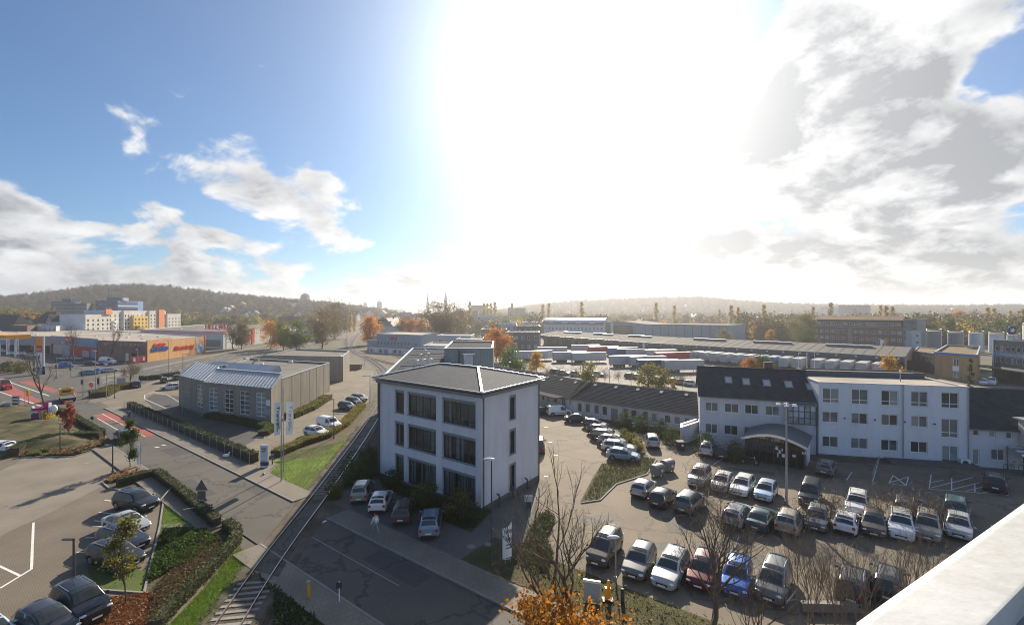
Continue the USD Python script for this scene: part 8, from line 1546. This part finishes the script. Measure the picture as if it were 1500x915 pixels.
T, c, h = pole('short dark post lamp on the lawn behind the company stele', 399, 680, 666, 'bollard_lamp', 'bollard', 'pole_dark', .05, False); T.part('head', MB().box(c+[0,0,h], (.3,.3,.12)), 'pole_dark')
T = Thing('bollard_light', 'low ground light beside the company stele', 'bollard', G(386,697)); c = G(386, 697); T.part('body', MB().cyl(c, c+[0,0,.3], .12, 8), 'pole_dark'); T.part('top', MB().ell(c+[0,0,.32], (.16,.16,.08), 1), 'pole')
# warning triangle with two boards seen from behind, and the crossing's small signal
T = Thing('warning_sign', 'warning triangle on a post, seen from behind, at the level crossing hedge', 'sign', G(296, 757)); c = G(296, 757); z = ZAT(711, c[1]); k = c[1]/F; T.part('post', MB().cyl(c, c+[0,0,z+.4], .045, 8), 'pole')
def plate(pts, zc, o): t = trimesh.creation.extrude_polygon(Polygon(pts), .03, engine='earcut'); v = np.array(t.vertices); return (np.c_[c[0]+v[:,0], c[1]-o-v[:,2], zc+v[:,1]], t.faces)
T.part('triangle', plate([(-.6,-.45),(.6,-.45),(0,.6)], z+.05, .05), 'sign_dark'); T.part('board', plate([(-.38,-.42),(.38,-.42),(.38,.4),(-.38,.4)], z-.85, .05), 'sign_dark')
for sg in (-1, 1): T.part('cross_arm', MB().beam(c+[-.5*sg,-.06,z-1.75], c+[.5*sg,-.06,z-1.25], .04, .16), 'sign_dark')
T = Thing('signal_post', 'small dark sign on a pale post at the kerb of the lower road', 'sign', G(497, 884)); c = G(497, 884); z = ZAT(856, c[1]); T.part('post', MB().cyl(c, c+[0,0,z+.25], .035, 8), 'frame_white'); T.part('plate', MB().box(c+[0,-.05,z], (.38,.03,.38)), 'frame_dark')
T = Thing('marker_post', 'yellow marker post in the bushes by the track', 'post', G(452, 878)); c = G(452, 878); T.part('post', MB().box(c+[0,0,.6], (.16,.12,1.2)), 'car_yellow'); T.part('cap', MB().box(c+[0,0,1.22], (.2,.16,.06)), 'sign_grey')
T = Thing('road_sign', 'small round sign on a post at the mound pavement', 'sign', G(135, 629)); c = G(135, 629); z = ZAT(612, c[1]); T.part('post', MB().cyl(c, c+[0,0,z], .035, 6), 'pole'); T.part('disc', MB().cyl(c+[0,.02,z], c+[0,-.02,z], .3, 14), 'frame_dark')
T = Thing('white_banner_post', 'white vertical banner behind the young green tree', 'sign', G(203, 684)); c = G(203, 684); T.part('banner', MB().box(c+[0,0,1.6], (.35,.06,2.6)), 'sign_white'); T.part('post', MB().cyl(c+[.22,0,0], c+[.22,0,3.0], .035, 6), 'pole')
# wooden rails of the corner lawn
T = Thing('timber_rail', 'low grey timber rail crossing the corner lawn', 'railing', G(262, 728))
for (a0, b0) in (((233,742),(250,722)), ((250,722),(262,722)), ((268,755),(300,748))): p, q = G(*a0), G(*b0); T.part('rail', MB().beam(p+[0,0,.55], q+[0,0,.55], .08, .1), 'sleeper'); T.part('post', MB().box(q+[0,0,.32], (.1,.1,.64)), 'sleeper')
# fence along the pavement hedge: posts and mesh wires
T = Thing('mesh_fence', 'thin wire mesh fence along the pavement before the long hedge', 'fence', (*RD(-115, 25.35), 0))
for s in np.arange(-115, -59.9, 2.5): c = np.array([*RD(s, 25.35), 0]); T.part('post', MB().cyl(c, c+[0,0,1.5], .03, 5), 'pole')
for z in (.25,.55,.85,1.15,1.45): T.part('wire', MB().cyl([*RD(-115,25.35), z], [*RD(-60,25.35), z], .012, 4), 'pole')
T = Thing('white_figure', 'small white object lying on the pavement by the long hedge', 'litter', (*RD(-65, 24.6), .16)); c = np.array([*RD(-65, 24.6), .16]); T.part('body', MB().ell(c+[0,0,.25], (.45,.15,.2), 2), 'sign_white'); T.part('neck', MB().tube([c+[.3,0,.3], c+[.45,0,.7]], [.1,.05], 6), 'sign_white')
# bins in the car park
def dumpster(label, px, py, rz):
    D = Thing('dumpster', label, 'waste container', G(px, py), rz, None); P = lambda n, m, mt, p=None: D.part(n, m, mt, p, world=False)
    P('body', MB().hexa([(-.62,-.45,.2),(.62,-.45,.2),(.62,.45,.2),(-.62,.45,.2),(-.7,-.54,1.1),(.7,-.54,1.1),(.7,.54,1.1),(-.7,.54,1.1)]), 'dumpster')
    l = MB(); 
    for k in range(6): a0, a1 = math.pi*k/6, math.pi*(k+1)/6; l.hexa([(-.72,.56*math.cos(a1),1.102),(.72,.56*math.cos(a1),1.102),(.72,.56*math.cos(a0),1.102),(-.72,.56*math.cos(a0),1.102),(-.7,.55*math.cos(a1),1.12+.3*math.sin(a1)),(.7,.55*math.cos(a1),1.12+.3*math.sin(a1)),(.7,.55*math.cos(a0),1.12+.3*math.sin(a0)),(-.7,.55*math.cos(a0),1.12+.3*math.sin(a0))])
    P('lid', l, 'dumpster'); [P('castor', MB().cyl((x,y-.04,.1),(x,y+.04,.1),.1,8), 'tyre') for x in (-.5,.5) for y in (-.35,.35)]; P('sticker', MB().box((.2,-.53,.75),(.3,.05,.3)), 'sign_white'); P('handle', MB().cyl((-.76,-.3,.95),(-.76,.3,.95),.025,6), 'pole'); return D
d0 = dumpster('grey wheeled waste container nearer the silver hatchback', 963, 697, .55); copy(d0, 'grey wheeled waste container beside the sticker-fronted one, further right', G(978, 690), .55)
T = Thing('wheelie_bin', 'dark bin with pale lid in front of the garden store', 'bin', G(997, 658)); c = G(997, 658); T.part('body', MB().hexa([c+q for q in np.array([(-.45,-.4,.05),(.45,-.4,.05),(.45,.4,.05),(-.45,.4,.05),(-.55,-.5,1.1),(.55,-.5,1.1),(.55,.5,1.1),(-.55,.5,1.1)])]), 'frame_dark'); T.part('lid', MB().box(c+[0,0,1.15], (1.2,1.1,.1)), 'roof_gravel'); T.part('label_plate', MB().box(c+[.1,-.49,.7], (.3,.04,.3)), 'sign_white')
T = Thing('red_container', 'dark red skip between the hall and the tracks', 'container', G(519, 541)); c = G(519, 541); T.part('tub', MB().hexa([c+q for q in np.array([(-2,-1,0),(2,-1,0),(2,1,0),(-2,1,0),(-2.6,-1.1,1.7),(2.4,-1.1,1.7),(2.4,1.1,1.7),(-2.6,1.1,1.7)])]), 'brick_red'); T.part('rim', MB().beam(c+[-2.6,-1.1,1.75], c+[2.4,-1.1,1.75], .1, .1), 'brick_red')
# things at the bottom of the car park
T = Thing('grey_notice_board', 'grey board with a white top edge behind the orange lantern', 'sign', G(864, 882)); w = Wall(G2(855,880), G2(879,884)); T.part('board', w.box(MB(), 0, w.len, 0, .08, .1, 1.35), 'sign_grey'); T.part('white_edge', w.box(MB(), -.03, w.len+.03, -.04, .12, 1.352, 1.5), 'sign_white'); [T.part('post', MB().cyl(w.p(t,-.05,0), w.p(t,-.05,1.4), .04, 6), 'pole') for t in (.15, w.len-.15)]
T = Thing('warning_lantern', 'orange construction lantern on a stand at the bottom of the car park', 'lantern', G(890, 880)); c = G(890, 880); T.part('box', MB().box(c+[0,0,.55], (.36,.3,.75)), 'sign_orange'); T.part('lantern', MB().cyl(c+[.06,0,.93], c+[.06,0,1.3], .1, 12).ell(c+[.06,0,1.32], (.11,.11,.08), 2), 'sign_orange'); T.part('foot', MB().box(c+[0,0,.08], (.7,.5,.14)), 'car_trim')
T = Thing('dark_post', 'dark stump-like bollard right of the orange lantern', 'bollard', G(912, 884)); c = G(912, 884); T.part('post', MB().cyl(c, c+[0,0,.95], .13, 10), 'frame_dark'); T.part('cap', MB().ell(c+[0,0,.96], (.14,.14,.06), 1), 'car_trim')
T = Thing('hydrant_box', 'pale box on a dark foot beside the office corner', 'box', G(774, 742)); c = G(774, 742); T.part('foot', MB().box(c+[0,0,.3], (.5,.4,.6)), 'frame_dark'); T.part('box', MB().box(c+[0,0,.85], (.75,.5,.5)), 'wall_pale')
T = Thing('orange_barrier', 'small orange and yellow barrier in the yard behind the low building', 'barrier', G(986, 566)); c = G(986, 566); T.part('board', MB().box(c+[0,0,1.2], (1.2,.1,1.0)), 'sign_orange'); T.part('foot', MB().box(c+[0,0,.35], (.9,.4,.7)), 'car_yellow')
T = Thing('low_wall', 'low pale wall at the bottom edge of the car park before the shrubs', 'wall', G(1200, 893)); w = Wall(G2(1172,892), G2(1262,894)); T.part('wall', w.box(MB(), 0, w.len, 0, .25, 0, .5), 'concrete'); T.part('coping', w.box(MB(), -.05, w.len+.05, -.05, .3, .502, .58), 'kerb')

# ---------------- people ----------------
def person(label, px, py, rz, top, legs, hair='hair', stride=.25, h=1.74, z=0.0, arms=(.15,-.15), holds=None):
    "one continuous body hulled bone by bone, in mid-stride; x is forward"
    c = G(px, py); T = Thing('person', label, 'person', (c[0], c[1], z), rz); s = h/1.74
    J = {'pelvis':((0,0,.93),.125),'chest':((.02,0,1.28),.145),'neck':((.02,0,1.47),.058),'head':((.04,0,1.60),.095),'crown':((.03,0,1.66),.09)}
    B = [('pelvis','chest'),('chest','neck'),('neck','head'),('head','crown')]
    for sd, f in (('l',1),('r',-1)):
        st = stride*f; J[sd+'hip'] = ((0,f*.095,.90),.095); J[sd+'knee'] = ((st*.55+.04,f*.1,.50),.062); J[sd+'ank'] = ((st-.03*(f<0),f*.1,.10),.044); J[sd+'toe'] = ((st+.17,f*.115,.045),.035); J[sd+'heel'] = ((st-.05,f*.1,.045),.038)
        a = arms[0] if f > 0 else arms[1]; J[sd+'sh'] = ((.02,f*.19,1.40),.062); J[sd+'el'] = ((a*.5,f*.25,1.13),.046); J[sd+'wr'] = ((a+.08,f*.25,.90),.034); J[sd+'palm'] = ((a+.11,f*.25,.82),.036)
        B += [('pelvis',sd+'hip'),(sd+'hip',sd+'knee'),(sd+'knee',sd+'ank'),(sd+'ank',sd+'heel'),(sd+'heel',sd+'toe'),('chest',sd+'sh'),(sd+'sh',sd+'el'),(sd+'el',sd+'wr'),(sd+'wr',sd+'palm')]
        for k in range(4): q = np.array(J[sd+'palm'][0]) + [.03-.02*k*.0, f*(.025-.016*k), -.03]; e = q + [.015+.012*k, 0, -.075+.012*abs(k-1.4)]; J[f'{sd}f{k}a'] = (tuple(q),.011); J[f'{sd}f{k}b'] = (tuple(e),.009); B += [(sd+'palm',f'{sd}f{k}a'),(f'{sd}f{k}a',f'{sd}f{k}b')]
        J[sd+'th'] = (tuple(np.array(J[sd+'palm'][0]) + [.06, -f*.01, -.02]),.011); B.append((sd+'palm',sd+'th'))
    J['nose'] = ((.135,0,1.60),.018); B.append(('head','nose')); J['le'] = ((.03,.1,1.6),.022); J['re'] = ((.03,-.1,1.6),.022); B += [('head','le'),('head','re')]
    sph = lambda j: m3.Manifold.sphere(J[j][1]*s, 14).translate(tuple(np.array(J[j][0])*s)); M = m3.Manifold()
    for a, b in B: M = M + m3.Manifold.batch_hull([sph(a), sph(b)])
    g = M.to_mesh(); v = np.array(g.vert_properties[:, :3], float); f = np.array(g.tri_verts)
    body = T.part('body', (v, f), 'skin', world=False, smooth=50)
    def shell(bones, grow, name, mat):
        Q = m3.Manifold()
        for a, b in bones: Q = Q + m3.Manifold.batch_hull([m3.Manifold.sphere((J[j][1]+grow)*s, 14).translate(tuple(np.array(J[j][0])*s)) for j in (a, b)])
        g = Q.to_mesh(); T.part(name, (np.array(g.vert_properties[:, :3], float), np.array(g.tri_verts)), mat, world=False, smooth=50)
    shell([b for b in B if b[0] in ('pelvis','chest','lsh','rsh','lel','rel') and b[1] in ('chest','lsh','rsh','lel','rel','lwr','rwr')], .022, 'jacket', top); shell([b for b in B if b[1] in ('lhip','rhip','lknee','rknee','lank','rank')], .018, 'trousers', legs); shell([('lheel','ltoe'),('rheel','rtoe')], .012, 'shoes', 'sign_white' if top == 'cloth_white' else 'car_trim')
    hm = MB().ell(np.array([.005,0,1.665])*s, (.105*s,.102*s,.085*s), 2); T.part('hair', hm, hair, world=False, smooth=60); T.part('eyes', MB().ell(np.array([.125,.035,1.62])*s, (.012,.014,.01), 1).ell(np.array([.125,-.035,1.62])*s, (.012,.014,.01), 1), 'hair', world=False); T.part('mouth', MB().box(np.array([.132,0,1.555])*s, (.012,.05,.01)), 'cloth_dark', world=False)
    if holds == 'bag': T.part('bag', MB().ell(np.array([-.16,.02,1.22])*s, (.11,.16,.22), 2), 'sign_white', world=False, smooth=60)
    return T
person('person in white jacket and pale trousers walking past the white office', 550, 781, 2.6, 'cloth_white', 'cloth_jeans', stride=.3, holds='bag', z=.02); person('person in dark clothes standing at the junction corner by the no-entry sign', 131, 583, 1.6, 'cloth_dark', 'cloth_dark', stride=.08, z=.16); person('person in dark jacket walking on the pavement beside the road hedge', 189, 616, 2.4, 'cloth_blue', 'cloth_dark', stride=.28, z=.16)
# worker in red with a yellow vest behind the top middle window of the white block

# ---------------- the white parapet of the house the picture is taken from ----------------
u_, n_ = np.array([.866, .5]), np.array([-.5, .866]); pz = H - .972
own = Thing('parapet', 'white weathered parapet coping at the lower right corner, close to the camera', 'parapet', (1.5, 1.5, 0)); pt_ = lambda a, o, z: np.array([*(u_*a + n_*o), z])
prof = [(.475, pz-.02), (.479, pz-.003), (.49, pz), (.66, pz-.004), (.69, pz-.012), (.705, pz-.03), (.71, pz-.06), (.71, pz-.22), (.695, pz-.23), (.49, pz-.23), (.475, pz-.2)]
ss_ = np.linspace(1.50, 13.0, 60); m = MB(); k = len(prof)
taper = lambda a: 1 - .0*a
v = []
for i, a in enumerate(ss_):
    e = max(0, 1 - (a - ss_[0]) / .22); cut = .085*e**2                      # rounded end of the coping
    for o, z in prof: v.append(pt_(a, min(o, .71 - cut) if o > .6 else o, z - .05*e**2))
m.add(np.array(v), [[i*k+j, i*k+(j+1)%k, (i+1)*k+(j+1)%k, (i+1)*k+j] for i in range(len(ss_)-1) for j in range(k)]); m.add(np.array(v[:k]), [[0, j+1, j] for j in range(1, k-1)]); own.part('coping', m, 'parapet', smooth=40)
wl_ = MB().hexa([pt_(1.65,.495,0), pt_(13,.495,0), pt_(13,.68,0), pt_(1.65,.68,0), pt_(1.65,.495,pz-.231), pt_(13,.495,pz-.231), pt_(13,.68,pz-.231), pt_(1.65,.68,pz-.231)]); own.part('wall', wl_, 'render_cream')
own.part('inner_gutter', MB().hexa([pt_(1.6,.30,pz-.3), pt_(13,.30,pz-.3), pt_(13,.474,pz-.3), pt_(1.6,.474,pz-.3), pt_(1.6,.30,pz-.14), pt_(13,.30,pz-.14), pt_(13,.474,pz-.10), pt_(1.6,.474,pz-.10)]), 'frame_grey')

# ---------------- haze ----------------
def haze(d):
    usdkit.material(stage, LOOK + 'haze', {'v': ('principled_volume', {'color': (.93,.95,1.0), 'density': d, 'anisotropy': .6})}, [], volume='v.volume')
    x0, x1, y0, y1, z0, z1 = -9200, 9200, -9200, 9200, -1.5, 118
    path = '/World/haze'; g = put(path, MB().hexa([(x0,y0,z0),(x1,y0,z0),(x1,y1,z0),(x0,y1,z0),(x0,y0,z1),(x1,y0,z1),(x1,y1,z1),(x0,y1,z1)]), 'haze'); meta(g.GetPrim(), kind='stuff')
haze(.00024)
